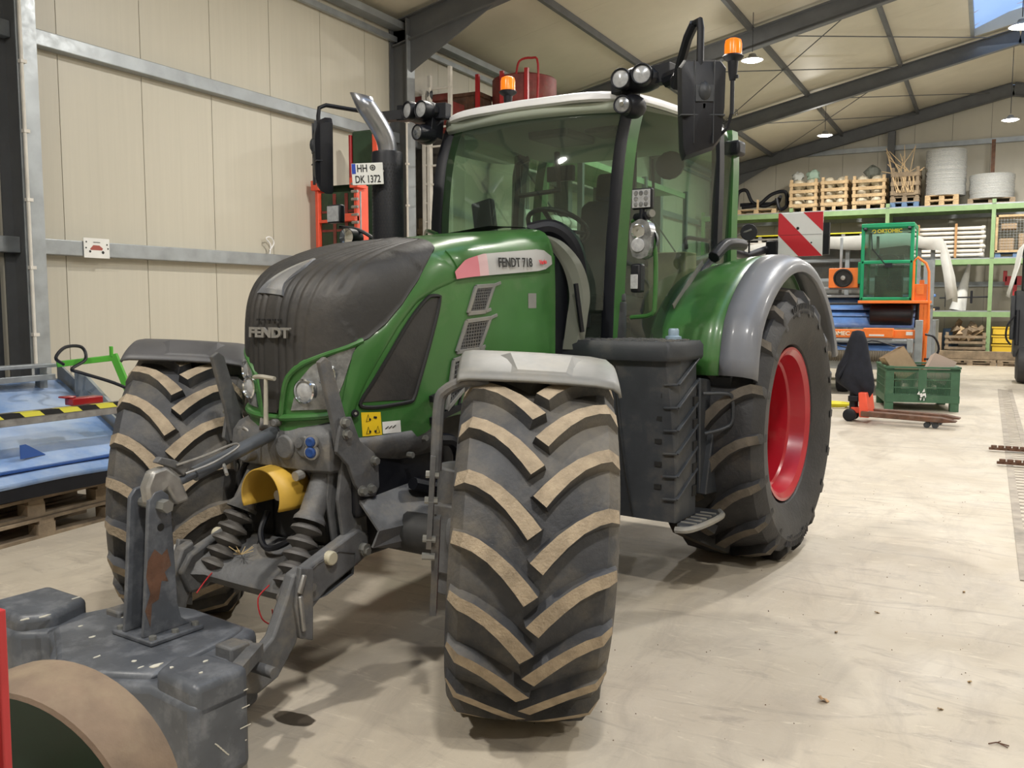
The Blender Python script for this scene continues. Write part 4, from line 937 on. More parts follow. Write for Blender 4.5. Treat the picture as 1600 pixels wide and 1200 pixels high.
m = MB(); m.prism([(1.13, 1.35), (1.15, 1.9), (1.08, 2.02), (.9, 2.04), (.82, 1.95), (.95, 1.35)], -.24, .28, 'y'); m.build('dashboard', M_black, TR, bev=.05, seg=3)
MB().box((.9, -.16, 2.03), (.93, .16, 2.1)).build('dash_display', mat('dash_display_blue', (.1, .2, .28), .2, emit=(.1, .25, .35), es=.25), TR, bev=.01)
m = MB(); m.beam((.9, -.42, 1.95), (.86, -.5, 2.32), .06, .16, (0, 1, 0)); m.build('terminal_screen', M_black, TR, bev=.012)
m = MB()
loopm = [(.6, -.08, 2.64), (.6, -.06, 2.39), (.62, -.36, 2.37), (.62, -.38, 2.58), (.6, -.3, 2.62)]
m.tube(loopm, .022, 6); m.box((.56, -.16, 2.45), (.60, .04, 2.55)); m.build('interior_mirror', M_black, TR, bev=.006)
m = MB(); m.box((.3, -.25, 2.72), (.7, .05, 2.80)); m.box((.34, .12, 2.74), (.6, .36, 2.8)); m.build('roof_console', mat('roof_console_grey', (.08, .09, .085), .6), TR, bev=.02)
m = MB(); m.tube(smooth_path([(.1, .38, 2.62), (.12, .4, 2.4), (.18, .42, 2.2), (.24, .43, 2.1), (.27, .40, 2.12)], 4), .01, 6); m.tube([(-.2, .1, 2.75), (-.2, .1, 1.9)], .016, 6); m.tube([(-.1, .25, 2.4), (-.1, .25, 1.9)], .012, 6); m.build('grab_strap', M_black, TR)
m = MB(); m.ball((-.1, .42, 2.60), .11, 14, (.3, 1, .9)); m.build('side_air_deflector', M_seat, TR)
MB().tube(smooth_path([(.25, .70, 2.0), (.3, .72, 2.06), (.2, .76, 2.06), (-.02, .79, 2.05)], 4), .014, 8).build('door_pull', M_black, TR)
MB().box((-.30, -.3, 1.55), (-.1, .55, 2.0)).build('cardboard_in_cab', M_card, TR, bev=.01)
# grey curved trim between hood and cab
P = smooth_path([(1.50, .30, 2.03), (1.47, .42, 1.98), (1.40, .50, 1.86), (1.36, .53, 1.70), (1.37, .52, 1.55), (1.38, .50, 1.38)], 5)
m = MB(); m.grid([[p + Vector((.03, -.05, .0)), p + Vector((.02, .03, .0)), p + Vector((-.03, .05, 0)), p + Vector((-.06, -.02, 0))] for p in P], cv=True); m.build('cowl_trim', M_beige, TR, ang=50)
m = MB(); m.grid([[Vector((x, y, z)) for y, z in ((-.42, 1.95), (-.3, 2.06), (0, 2.09), (.25, 2.07), (.36, 2.0), (.43, 1.9), (.44, 1.3))] for x in (1.5, 1.42, 1.33)]); m.build('hood_rear_seal', M_black, TR, ang=60)
m = MB(); m.tube(smooth_path([(1.42, .22, 2.05), (1.34, .34, 2.07), (1.27, .43, 1.98), (1.23, .46, 1.8), (1.22, .47, 1.5)], 5), .05, 10); m.build('air_duct', M_black, TR)
MB().beam((1.44, .55, 1.75), (1.40, .57, 1.48), .02, .02).build('gas_strut', M_black, TR)
# pillar-foot lamps, grab rail
m = MB(); m.tube(smooth_path([(1.17, .76, 2.10), (1.2, .84, 2.11), (1.22, .90, 2.03), (1.2, .92, 1.9), (1.2, .92, 1.66), (1.2, .90, 1.58), (1.17, .76, 1.56)], 5), .013, 8); m.build('green_grab_rail', M_green, TR)
m = MB(); m.box((1.235, .80, 2.155), (1.27, .925, 2.27)); lamp = m.build('square_work_lamp', M_black, TR, bev=.012, seg=3)
MB().box((1.27, .808, 2.163), (1.274, .917, 2.262)).build('lens', M_lens, lamp, bev=.006)
dots = MB()
for i in range(3):
    for j in range(3):
        if (i, j) != (1, 1): dots.lathe([(.014, 0), (.011, .004), (0, .005)], (1.274, .832 + i * .03, 2.182 + j * .03), (1, 0, 0), 10)
dots.build('led', M_refl, lamp)
MB().cyl((1.25, .86, 2.1), (1.25, .86, 2.16), .016).cyl((1.2, .80, 2.12), (1.26, .9, 2.12), .022).build('lamp_bracket', M_black, TR)
MB().cyl((1.25, .9, 2.13), (1.27, .93, 2.13), .02).build('lamp_bolt', M_bolt, TR)
m = MB(); rows = []
for z, r in ((1.885, .01), (1.9, .045), (1.95, .06), (2.03, .066), (2.08, .05), (2.1, .01)):
    rows.append([Vector((1.24 + (.045 if abs(a) < 1.6 else -.04), .865 + r * sin(a), z)) for a in np.linspace(-pi, pi, 12, endpoint=False)])
hl = m.grid(rows, cv=True).build('twin_road_lamp', M_refl, TR, ang=50)
hb = MB().lathe([(.0, -.1), (.05, -.08), (.07, -.02), (.075, .04)], (1.2, .86, 1.99), (1, .15, 0), 20); hb.build('lamp_back', M_dkgrey, hl)
for z in (2.035, 1.96):
    MB().lathe([(.036, 0), (.038, .01), (.03, .013), (.022, .012), (0, .016)], (1.285, .855, z), (1, .15, 0), 20).build('lens', M_chrome if z > 2 else M_lens, hl)
m = MB(); m.box((1.2, .80, 1.70), (1.27, .86, 1.86)); m.build('marker_bracket', M_black, TR, bev=.012)
MB().box((1.272, .805, 1.72), (1.278, .85, 1.80)).build('marker_lens', M_lens, TR, bev=.004)
# ------------------------------------------------------------ roof lamp clusters, mirrors, beacons
for s in (1, -1):
    m = MB(); m.lathe([(0, -.1), (.035, -.09), (.055, -.04), (.06, .0), (.057, .03), (.05, .032), (.048, .02)], (1.22, s * .71, 2.88), (1, s * .12, 0), 22)
    m.lathe([(0, -.12), (.035, -.1), (.057, -.04), (.062, .0), (.058, .03), (.05, .032), (.048, .02)], (1.21, s * .83, 2.89), (1, s * .28, 0), 22)
    m.beam((1.1, s * .6, 2.88), (1.14, s * .98, 2.90), .07, .1); m.beam((1.1, s * .71, 2.86), (1.12, s * .71, 2.72), .06, .12, (1, 0, 0))
    m.lathe([(0, -.14), (.04, -.12), (.052, -.04), (.052, .02), (.046, .026), (.042, .018)], (1.24, s * .73, 2.735), (1, s * .15, 0), 22)
    m.ball((1.13, s * .78, 2.885), .1, 14, (1.0, 1.45, .72)); m.ball((1.15, s * .745, 2.74), .075, 14, (1.2, 1, .9))
    cl = m.build('lamp_cluster', M_black, TR, bev=.01)
    MB().lathe([(.05, .018), (.03, .026), (0, .03)], (1.22, s * .71, 2.88), (1, s * .12, 0), 22).build('lens', M_lens, cl)
    MB().lathe([(.05, .018), (.03, .026), (0, .03)], (1.21, s * .83, 2.89), (1, s * .28, 0), 22).build('lens', M_lens, cl)
    l3 = MB().lathe([(.044, .016), (.03, .024), (0, .027)], (1.24, s * .73, 2.735), (1, s * .15, 0), 22).build('lens', M_refl, cl)
    MB().cyl((1.26, s * .735, 2.735), (1.272, s * .737, 2.735), .012).build('bulb_cap', M_chrome, cl)
    # mirror arm
    m = MB()
    if s > 0:
        m.tube(smooth_path([(1.14, .95, 2.86), (1.2, 1.05, 2.86), (1.3, 1.08, 2.80)], 3), .045, 10); m.tube([(1.28, 1.06, 2.78), (1.36, 1.12, 2.88), (1.46, 1.2, 2.97), (1.50, 1.25, 3.02)], .026, 8)
        m.tube([(1.50, 1.25, 3.02), (1.53, 1.29, 3.02), (1.54, 1.3, 2.98), (1.54, 1.3, 2.74)], .018, 8)
    else:
        m.beam((1.12, -.9, 2.89), (1.2, -1.12, 2.88), .07, .06); m.tube([(1.18, -1.08, 2.89), (1.28, -1.16, 2.91), (1.50, -1.30, 2.93), (1.535, -1.325, 2.91), (1.54, -1.33, 2.86), (1.54, -1.33, 2.66)], .014, 8)
        m.beam((1.22, -1.06, 2.83), (1.3, -1.1, 2.82), .03, .02)
    m.build('mirror_arm', M_black, cl)
    # mirror housing
    y = 1.29 * s if s > 0 else -1.31; Mx = frame_M((1.5, y, 2.60), (cos(radians(90 + s * 35)), sin(radians(90 + s * 35)), 0), (0, 0, 1))     # local z points back/out
    m = MB(Mx); rows = []
    sgn = -1
    def mring(sc, d):
        base = [(-.085, -.25), (.06, -.20), (.10, -.15), (.115, .0), (.118, .20), (.09, .235), (-.09, .235), (-.115, .2), (-.11, 0), (-.10, -.2)]
        if s < 0: base = [(-a, b) for a, b in base][::-1]
        return [Vector((a * sc, b * sc, d)) for a, b in base]
    m.grid([mring(.97, -.03), mring(1.0, -.02), mring(1.0, .015), mring(.93, .05), mring(.6, .075), mring(.05, .08)], cv=True); m.add(mring(.97, -.03), [tuple(range(10))[::-1]])
    mi = m.build('mirror', M_black, TR, ang=35)
    mi['label'] = 'black wing mirror on the %s side' % ('left (near)' if s > 0 else 'right (far)')
    k = MB(Mx); k.box((-.115, -.045, .035), (.105, -.038, .078)); k.box((-.05, -.18, .06), (-.045, .22, .079)); k.box((.045, -.18, .06), (.05, .22, .079)); k.ball((0, .07, .075), .035, 12, (1, 1.4, .8)); k.box((-.045, .02, .07), (.045, .1, .085)); k.build('mirror_rib', M_dkgrey, mi, bev=.004)
    # beacon
    m = MB(); m.cyl((-.02, s * .89, 2.86 + .02), (-.02, s * .89, 3.12), .014, n=10); m.lathe([(.02, 3.10), (.03, 3.15), (.035, 3.22), (.06, 3.235), (.07, 3.25), (.062, 3.26)], (-.02, s * .89, 0), (0, 0, 1), 20); m.tube([(-.02, s * .89, 2.9), (-.03, s * .86, 2.8), (-.05, s * .8, 2.76)], .012, 8); m.cyl((-.02, s * .87, 3.12), (-.02, s * .93, 3.12), .012, n=8)
    m.tube([(-.02 + .02 * cos(a), s * (.92), 2.89 + .02 * sin(a)) for a in np.linspace(0, 6.28, 12, endpoint=False)], .002, 4, closed=True)
    be = m.build('beacon_stalk', M_black, TR)
    MB().lathe([(.056, 3.26), (.056, 3.33), (.05, 3.355), (.03, 3.365), (0, 3.368)], (-.02, s * .89, 0), (0, 0, 1), 24).build('beacon_lens', M_orange, be)
# front bracket lamps on the right hand side of the hood
m = MB(); m.box((1.5, -1.26, 2.16), (1.55, -1.14, 2.28)); o = m.build('square_work_lamp', M_black, TR, bev=.012); MB().box((1.55, -1.25, 2.17), (1.556, -1.15, 2.27)).build('lens', M_lens, o)
m = MB(); m.lathe([(0, -.14), (.05, -.1), (.06, -.02), (.058, .02)], (1.5, -1.12, 2.07), (1, .1, 0), 20); o = m.build('round_road_lamp', M_black, TR); MB().lathe([(.055, .02), (.03, .03), (0, .034)], (1.5, -1.12, 2.07), (1, .1, 0), 20).build('lens', M_chrome, o)
MB().tube(smooth_path([(1.5, -1.2, 2.14), (1.42, -1.1, 2.12), (1.38, -.95, 2.04), (1.3, -.8, 1.98)], 4), .012, 6).tube([(1.4, -1.12, 2.02), (1.3, -.95, 1.96), (1.2, -.75, 1.9)], .02, 8).build('lamp_bracket', M_black, TR)
MB().tube(smooth_path([(1.35, -.5, 2.07), (1.3, -.62, 2.10), (1.22, -.7, 2.08)], 3), .014, 6).build('green_bracket', M_dkgreen, TR)
# ------------------------------------------------------------ exhaust with perforated shield and number plate
ex = MB().lathe([(.095, 1.90), (.095, 2.53), (.09, 2.545), (.05, 2.55)], (1.655, -.635, 0), (0, 0, 1), 28).build('exhaust_shield', M_black, TR)
m = MB()
for i in range(22):
    for j in range(13):
        a = radians(-40 + j * 11 + (i % 2) * 5.5); p = Vector((1.655 + .0955 * cos(a), -.635 + .0955 * sin(a), 2.02 + i * .021)); n_ = Vector((cos(a), sin(a), 0)); m.beam(p - n_ * .003, p - n_ * .0002, .007, .012, (0, 0, 1))
tag(m.build('shield_perforation', M_blk, ex, smooth=False), kind='stuff')
P = smooth_path([(1.655, -.635, 2.48), (1.655, -.635, 2.58), (1.685, -.645, 2.66), (1.75, -.665, 2.75), (1.79, -.68, 2.80)], 5)
m = MB(); m.tube(P, .056, 18, cap=False)
n0 = len(m.v) - 18; tip = Vector((1.88, -.70, 2.88))
last = m.v[n0:]; d = Vector((.34, -.22, .9)).normalized()
def ext(v): 
    k = (v - Vector((1.80, -.69, 2.80))).dot(Vector((.93, -.5, .2)).normalized()); return v + d * (.0 + max(0, .056 + k) * 1.5)
m.add([*last, *[ext(v) for v in last]], [(i, (i + 1) % 18, 18 + (i + 1) % 18, 18 + i) for i in range(18)])
m.build('exhaust_pipe', mat('brushed_exhaust', (.34, .35, .38), .3, .85, .12, 7), TR, solid=.004, weld=True)
Mp = frame_M((1.775, -.70, 2.405), (.62, .78, 0) if False else (-.38, .925, .0), (0, 0, 1))
Mp = frame_M((1.815, -.65, 2.40), (-.60, .80, .05), (.02, .02, 1))
m = MB(Mp); m.box((-.092, -.063, -.003), (.092, .063, .003)); np_ = m.build('number_plate', M_plate, TR, bev=.003); np_['label'] = 'white two-line number plate reading HH DK 1372'
MB(Mp).box((-.09, .003, .003), (-.068, .061, .0045)).build('blue_band', mat('plate_blue', (.02, .06, .4), .5), np_)
text_mesh('plate_lettering', 'HH', .06, M_blk, Mp @ Matrix.Translation((-.03, .031, .004)), np_, ext=.0006, sx=.72, bold=.001)
MB(Mp).lathe([(.011, .004), (.014, .0045), (.017, .004)], (.032, .035, 0), (0, 0, 1), 16).build('plate_seal', M_blk, np_)
MB(Mp).lathe([(0, .0045), (.008, .004)], (.032, .035, 0), (0, 0, 1), 12).build('plate_seal', M_frame, np_)
text_mesh('plate_lettering', 'DK 1372', .06, M_blk, Mp @ Matrix.Translation((0, -.032, .004)), np_, ext=.0006, sx=.68, bold=.001)
MB().cyl((1.74, -.6, 2.42), (1.75, -.59, 2.42), .008).build('shield_bolt', M_bolt, ex)
# ------------------------------------------------------------ rear: warning board, work lamp, handle on fender
Mb = frame_M((-1.7, .875, 2.205), (-.10, 1, 0), (0, 0, 1))
m = MB(Mb); S = .178; m.box((-S, -S, -.012), (S, S, .0)); wbd = m.build('warning_board', M_white, TR, bev=.003); wbd['label'] = 'square red and white diagonal striped warning board'
M_wr = mat('warning_red', (.62, .02, .035), .4)
m = MB(Mb)
def st(poly): m.prism(poly, .0005, .002, 'z')
st([(-S, S), (-S + .02, S), (S, -S + .0), (S - .02, -S), (.02 - .03, -S), (-S, .0)]) ; st([(.02, S), (S, S), (S, .02)])
m.build('red_stripe', M_wr, wbd, smooth=False)
MB(Mb).box((S, -S + .01, -.05), (S + .05, S * .5, -.005)).build('board_bracket', M_black, wbd)
m = MB(Mb); m.lathe([(0, .006), (.012, .005)], (-.02, .05, 0), (0, 0, 1), 10); m.lathe([(0, .006), (.007, .005)], (.09, -.07, 0), (0, 0, 1), 10); m.box((-.17, -.004, .0021), (.17, -.002, .003)); m.build('board_hole', M_blk, wbd)
m = MB(); m.tube([(-.5, .3, 1.9), (-1.2, .45, 2.06), (-1.5, .5, 2.03), (-1.7, .62, 2.1)], .035, 8); m.box((-1.74, .60, 2.02), (-1.66, .70, 2.16)); m.build('rear_lamp_bar', M_black, TR, bev=.01)
m = MB(); m.cyl((-1.5, .5, 2.22), (-1.42, .54, 2.22), .06, .07, 16); m.cyl((-1.46, .53, 2.05), (-1.46, .53, 2.2), .008); o = m.build('rear_work_lamp', M_black, TR, bev=.006)
MB().tube(smooth_path([(-1.42, .56, 2.24), (-1.4, .46, 2.2), (-1.4, .4, 2.12), (-1.44, .5, 2.07)], 4), .008, 6).build('lamp_cable', M_fgrey, o)
m = MB(); m.tube(smooth_path([(.33, .92, 1.93), (.2, .94, 2.01), (.05, .95, 2.03), (-.12, .95, 2.03)], 4), .04, 8); m.build('fender_handle', M_black, TR, bev=.005)
MB().beam((.72, .82, 1.62), (.36, .86, 1.9), .035, .006, (0, 1, 0)).build('fender_decal', M_fgrey, TR)
m = MB(); m.box((-.40, .74, 2.66), (-.26, .86, 2.76)); m.build('rear_roof_lamp', M_black, TR, bev=.02)
# ---------------------------------------------------------------- front weight block hooked to the linkage
TA = radians(-95.9)
def tw(x, y, z=0): return (-2.43 + cos(TA) * x - sin(TA) * y, 6.09 + sin(TA) * x + cos(TA) * y, z)
WT = thing('front_weight', 'scuffed grey steel ballast block with an upright bracket, hooked before the tractor', 'weight', tw(3.8, 0), TA)
O = Matrix.Translation((-3.8, 0, 0))
plan = [(3.70, -.86), (4.0, -.86), (4.02, -.56), (3.93, -.46), (3.99, -.32), (4.14, -.12), (4.14, .12), (4.02, .34), (4.04, .60), (3.80, .60), (3.80, .44), (3.66, .38), (3.60, .28), (3.44, .22), (3.42, -.2), (3.50, -.50), (3.70, -.56)]
m = MB(O); m.prism(plan, .015, .325, 'z'); body = m.build('ballast_body', M_wgrey, WT, bev=.03, seg=3)
for P in ([(3.70, -.86), (3.99, -.86), (4.0, -.56), (3.90, -.48), (3.70, -.56)], [(3.80, .60), (4.03, .60), (4.01, .36), (3.90, .31), (3.80, .40)]): MB(O).prism(P, .25, .385, 'z').build('raised_lobe', M_wgrey, WT, bev=.03, seg=3)
m = MB(O); m.prism([(3.52, -.46), (3.92, -.44), (3.99, -.30), (4.1, -.1), (4.1, .1), (3.98, .31), (3.62, .24), (3.48, .18), (3.46, -.16)], .3, .345, 'z'); m.build('top_deck', M_wgrey, WT, bev=.02)
m = MB(O); m.beam((3.60, .40, .33), (3.80, .52, .33), .05, .05); m.cyl((3.62, .28, .27), (3.62, .52, .27), .022); m.cyl((3.62, -.28, .27), (3.62, -.52, .27), .022); m.build('hitch_pin', M_frame, WT)
m = MB(O); m.box((3.60, -.165, .345), (3.84, .09, .365)); m.build('post_base', M_wgrey, WT, bev=.006)
m = MB(O)
pst = [(3.62, .365), (3.66, .40), (3.675, .46), (3.69, .84), (3.70, .90), (3.73, .925), (3.76, .92), (3.785, .89), (3.79, .84), (3.82, .46), (3.83, .365)]
for y in (-.10, .02): m.prism(pst, y - .01, y + .01, 'y')
m.prism([(3.685, .37), (3.70, .80), (3.715, .80), (3.70, .37)], -.1, .02, 'y')
m.build('upright_bracket', M_wgrey, WT, bev=.004)
# rust patch is wear on the plate: thin scale of rust standing proud
def rustplate():
    mm = MB(O); P = [(3.80, .40), (3.82, .47), (3.795, .53), (3.81, .60), (3.80, .66), (3.77, .70), (3.74, .67), (3.715, .69), (3.70, .62), (3.73, .60), (3.715, .56), (3.745, .57), (3.76, .5), (3.79, .49)]
    mm.prism(P, .0302, .0312, 'y'); return mm.build('rust_scale', M_rust, WT, smooth=False)
rustplate()
m = MB(O)
for x, y in ((3.625, -.14), (3.625, .065), (3.815, -.14), (3.815, .065), (3.72, .07)): m.cyl((x, y, .36), (x, y, .378), .014, n=10)
m.cyl((3.735, -.12, .865), (3.735, .06, .865), .022, n=10); m.cyl((3.735, .03, .865), (3.735, .075, .865), .026, n=6); m.build('post_bolt', M_bolt, WT)
MB(O).cyl((3.74, .0305, .78), (3.74, .032, .78), .015, n=12).build('pin_hole', M_blk, WT)
# paint chips: bare metal flecks on the edges
m = MB(O)
M_chip = mat('bare_metal_chip', (.6, .58, .5), .5)
for x, y, z, a, b_ in ((4.0, -.5, .388, .02, .012), (3.94, -.47, .388, .03, .008), (3.74, -.58, .387, .03, .006), (3.99, .34, .388, .035, .01), (3.97, .40, .388, .01, .008), (3.87, .45, .388, .014, .006), (3.94, .52, .388, .01, .006), (3.7, -.3, .347, .02, .006), (3.9, -.2, .347, .016, .008), (4.0, .0, .347, .02, .006), (3.95, .15, .347, .012, .008), (3.86, -.35, .347, .015, .006), (3.97, .22, .347, .02, .004)):
    P = [(x + a * random.uniform(.5, 1) * cos(t), y + b_ * random.uniform(.5, 1.4) * sin(t)) for t in np.linspace(0, 6.28, 8, endpoint=False)]; m.prism(P, z - .003, z, 'z')
for z, l in ((.30, .03), (.24, .04), (.17, .05), (.12, .03)): m.box((3.80 + random.uniform(0, .03), .601, z), (3.80 + l, .602, z + .004))
for k in range(5): m.beam((3.9 + k * .01, .6015, .1 + k * .012), (3.915 + k * .01, .6015, .115 + k * .012), .002, .004)
tag(m.build('paint_chips', M_chip, WT, smooth=False), kind='stuff')

# ---------------------------------------------------------------- red implement cut by the lower left corner: rusty press wheel on a red frame
RI = thing('press_wheel_implement', 'red implement with rusty broad press wheel in the lower left corner', 'implement', (-1.62, .95, 0), 0)
def rel(p): return Vector(p) - Vector((-1.62, .95, 0))
PW_FAR = (-1.330, .935, .838); PW_NEAR = (-1.303, .815, .832); PW_R = .215
cF, cN, RW = Vector(PW_FAR), Vector(PW_NEAR), PW_R
ax = (cN - cF).normalized(); Wd = (cN - cF).length
M_pressrust = mat('brown_rusted_wheel_face', (.15, .105, .07), .75, 0, .22, 9, .35, (.24, .19, .12), 5, bump=.15, bscale=120)
prof = [(RW * .3, .02), (RW * .93, .02), (RW * .97, 0), (RW, .004)] + [(RW * (1 + .03 * sin(pi * k / 8)), .004 + (Wd - .008) * k / 8) for k in range(1, 8)] + [(RW, Wd - .004), (RW * .97, Wd), (RW * .94, Wd - .012)]
m = MB(); m.lathe([(r, h) for r, h in prof], rel(cF), ax, 64); m.build('press_wheel', M_pressrust, RI, ang=40)
m = MB(); m.lathe([(RW * .95, Wd - .008), (RW * .9, Wd - .03), (RW * .5, Wd - .035), (RW * .3, Wd - .02), (0, Wd - .02)], rel(cF), ax, 48); m.build('wheel_disc', mat('dark_green_disc', (.015, .05, .03), .5, 0, .2, 5, .15), RI)
m = MB(); m.cyl(rel(cF) - ax * .05, rel(cN) + ax * .1, .03, n=14); m.build('wheel_hub', M_dkgreen, RI)
m = MB(); m.beam(rel((-1.178, .711, 0)), rel((-1.153, .706, 1.235)), .03, .012, (0, 1, 0)); m.beam(rel((-1.203, .696, 0)), rel((-1.188, .694, 1.235)), .02, .07, (0, 1, 0)); m.build('frame_post', M_pred, RI, bev=.002, smooth=False)
m = MB(); m.beam(rel((-1.20, .68, .82)), rel((-1.366, .76, .82)), .04, .06); m.box(rel((-1.6, .6, .0)), rel((-1.1, .72, .05))); m.beam(rel((-1.178, .711, .99)), rel((-1.158, .716, .55)), .02, .05, (1, 0, 0)); m.build('frame_bracket', M_pred, RI, bev=.003, smooth=False)

# ---------------------------------------------------------------- pallets
def pallet_parts(t, L=1.2, D=.8, m=M_wood, h=.144, blk=None):
    top = MB().box((-L / 2, -.06, h - .022), (L / 2, .06, h)).build('deck_board', m, t, smooth=False); ys = np.linspace(-D / 2 + .06, D / 2 - .06, 5)
    top.location = (0, ys[0], 0)
    for y in ys[1:]: dup(top, (0, y, 0), t)
    b = MB().box((-.07, -.05, .022), (.07, .05, h - .044)).build('pallet_block', blk or m, t, smooth=False); first = True
    for x in (-L / 2 + .07, 0, L / 2 - .07):
        for y in (-D / 2 + .05, 0, D / 2 - .05):
            if first: b.location = (x, y, 0); first = False
            else: dup(b, (x, y, 0), t)
    c = MB().box((-.06, -D / 2, h - .044), (.06, D / 2, h - .022)).build('cross_board', m, t, smooth=False); c.location = (-L / 2 + .06, 0, 0)
    for x in (0, L / 2 - .06): dup(c, (x, 0, 0), t)
    r = MB().box((-L / 2, -.05, 0), (L / 2, .05, .022)).build('runner_board', m, t, smooth=False); r.location = (0, -D / 2 + .05, 0)
    for y in (0, D / 2 - .05): dup(r, (0, y, 0), t)
    return t
def pallet(loc, label, rz=0, group=None, **k): return pallet_parts(thing('pallet', label, 'pallet', loc, rz, group), **k)
p1 = pallet((-6.2, 3.92, 0), 'weathered wooden pallet on the floor under the blue conveyor, lower of the two', radians(95), D=.8, L=1.3)
p2 = pallet((-6.22, 3.86, .147), 'weathered wooden pallet under the blue conveyor, upper of the two', radians(95), D=.8, L=1.3)
p3 = pallet((-6.15, 2.45, 0), 'weathered wooden pallet further left outside the picture', radians(95), L=1.3)
# ---------------------------------------------------------------- blue belt conveyor at the left
CV = thing('belt_conveyor', 'blue inclined belt conveyor with hazard tape rail on wooden pallets at the left', 'conveyor', (-6.5, 3.6, .295), 0)
def cr(p): return Vector(p) - Vector((-6.5, 3.6, .295))
y0_, y1_ = 2.2, 4.78
def yedge(x, y): return y + (-5.75 - x) * .22
rows = [[cr((x, yedge(x, y), z + .006 * sin(y * 5))) for y in np.linspace(y0_, y1_, 24)] for x, z in ((-5.74, .40), (-5.75, .43), (-6.2, .60), (-6.7, .79), (-7.2, .97), (-7.35, .99))]
MB().grid(rows).build('blue_belt', M_blueb, CV, solid=.008, ang=50)
for x, z, hh in ((-5.86, .49, .05), ): 
    MB().beam(cr((x, yedge(x, y0_), z)), cr((x, yedge(x, y1_), z)), .05, .012).build('belt_cleat', mat('blue_cleat', (.03, .09, .3), .4), CV, smooth=False)
MB().prism([(0, 0), (.22, 0), (.05, .1), (0, .1)], -.003, .003, 'y', xf=Matrix.Translation(cr((-5.98, 3.9, .545))) @ Matrix.Rotation(radians(100), 4, 'Z')).build('belt_flap', MATS['blue_cleat'], CV, smooth=False)
m = MB(); m.beam(cr((-5.76, y0_, .36)), cr((-5.76, y1_, .36)), .04, .10); m.beam(cr((-5.9, 2.4, .32)), cr((-5.9, 4.6, .32)), .1, .05); m.beam(cr((-6.7, 2.4, .32)), cr((-6.7, 4.6, .32)), .1, .05); m.build('base_frame', M_black, CV, smooth=False)
m = MB()
m.prism([(-5.75, .30), (-5.75, .50), (-7.3, 1.12), (-7.3, .85), (-6.6, .30)], 0, .02, 'y', xf=Matrix.Translation(cr((0, 0, 0))) @ Matrix(((1, 0, 0, 0), (-.22, 1, 0, 4.80 - 5.75 * .22), (0, 0, 1, 0), (0, 0, 0, 1)))
        ); m.build('side_plate', M_galv, CV, smooth=False)
m = MB(); m.beam(cr((-6.05, 2.2, .83)), cr((-6.0, 5.0, .83)), .10, .09); rail = m.build('tape_rail', M_steel, CV, bev=.004, smooth=False)
m = MB(); my = MB()
for k in range(18):
    (my if k % 2 else m).add([cr((-6.0 + .05 * k * .15 / 2.8, 2.25 + k * .15, .8765)), cr((-6.0 + .05 * (k + 1) * .15 / 2.8, 2.25 + k * .15 + .15, .8765)), cr((-6.04 + .05 * (k + 1) * .15 / 2.8, 2.25 + k * .15 + .12, .8765)), cr((-6.04 + .05 * k * .15 / 2.8, 2.25 + k * .15 - .03, .8765))], [(0, 1, 2, 3)])
    q = (my if k % 2 else m); fx = -5.996 + .05 * (.05 + k * .15) / 2.8; q.add([cr((fx, 2.25 + k * .15, .8755)), cr((fx + .003, 2.40 + k * .15, .8755)), cr((fx + .003, 2.44 + k * .15, .84)), cr((fx, 2.29 + k * .15, .84))], [(0, 3, 2, 1)])
m.build('black_tape', M_blk, rail, smooth=False); my.build('yellow_tape', mat('tape_yellow', (.75, .7, .08), .5), rail, smooth=False)
MB().box(cr((-5.995, 3.45, .80)), cr((-5.992, 3.95, .84))).build('maker_plate', M_plate, rail)
m = MB(); m.beam(cr((-6.0, 4.9, .8)), cr((-6.0, 4.9, .32)), .05, .05); m.beam(cr((-6.02, 2.4, .8)), cr((-6.02, 2.4, .32)), .05, .05)
m.beam(cr((-7.1, 2.2, 1.12)), cr((-7.0, 4.9, 1.12)), .12, .03); m.beam(cr((-7.1, 2.2, 1.0)), cr((-7.0, 4.9, 1.02)), .05, .05); m.beam(cr((-7.1, 4.85, 1.1)), cr((-7.1, 4.85, .3)), .07, .07); m.beam(cr((-7.1, 2.3, 1.1)), cr((-7.1, 2.3, .3)), .06, .06)
m.build('steel_frame', M_galv, CV, bev=.004, smooth=False)
m = MB(); m.prism([(-6.9, 1.05), (-6.9, .82), (-6.2, .52), (-6.2, .62), (-6.75, 1.02)], 5.02, 5.05, 'y'); 
m.v = [cr(v) for v in m.v]; m.build('chute_plate', M_galv, CV, smooth=False)
m = MB(); m.beam(cr((-6.9, 4.86, 1.13)), cr((-6.7, 5.28, 1.17)), .05, .05); m.beam(cr((-6.7, 5.26, 1.20)), cr((-6.6, 5.33, .86)), .05, .06); m.cyl(cr((-6.7, 5.24, 1.18)), cr((-6.7, 5.24, 1.27)), .016); m.build('green_arm', M_pgreen, CV, bev=.005, smooth=False)
MB().tube(smooth_path([cr(p) for p in ((-6.7, 4.78, 1.14), (-6.68, 4.7, 1.20), (-6.72, 4.82, 1.28), (-6.76, 5.0, 1.27), (-6.72, 5.0, 1.17), (-6.68, 4.84, 1.10), (-6.6, 4.86, 1.07), (-6.5, 5.1, .97), (-6.4, 5.3, .85))], 5), .014, 8).build('control_cable', M_black, CV)
m = MB(); m.box(cr((-6.12, 4.36, .875)), cr((-6.02, 4.62, .93))); m.box(cr((-6.14, 4.32, .93)), cr((-6.06, 4.42, .945))); m.build('red_tail_lamp', mat('tail_lamp_red', (.3, .012, .015), .3, coat=.3), CV, bev=.008)
MB().box(cr((-6.1, 4.45, .875)), cr((-6.04, 4.55, .90))).build('lamp_base', M_black, CV)

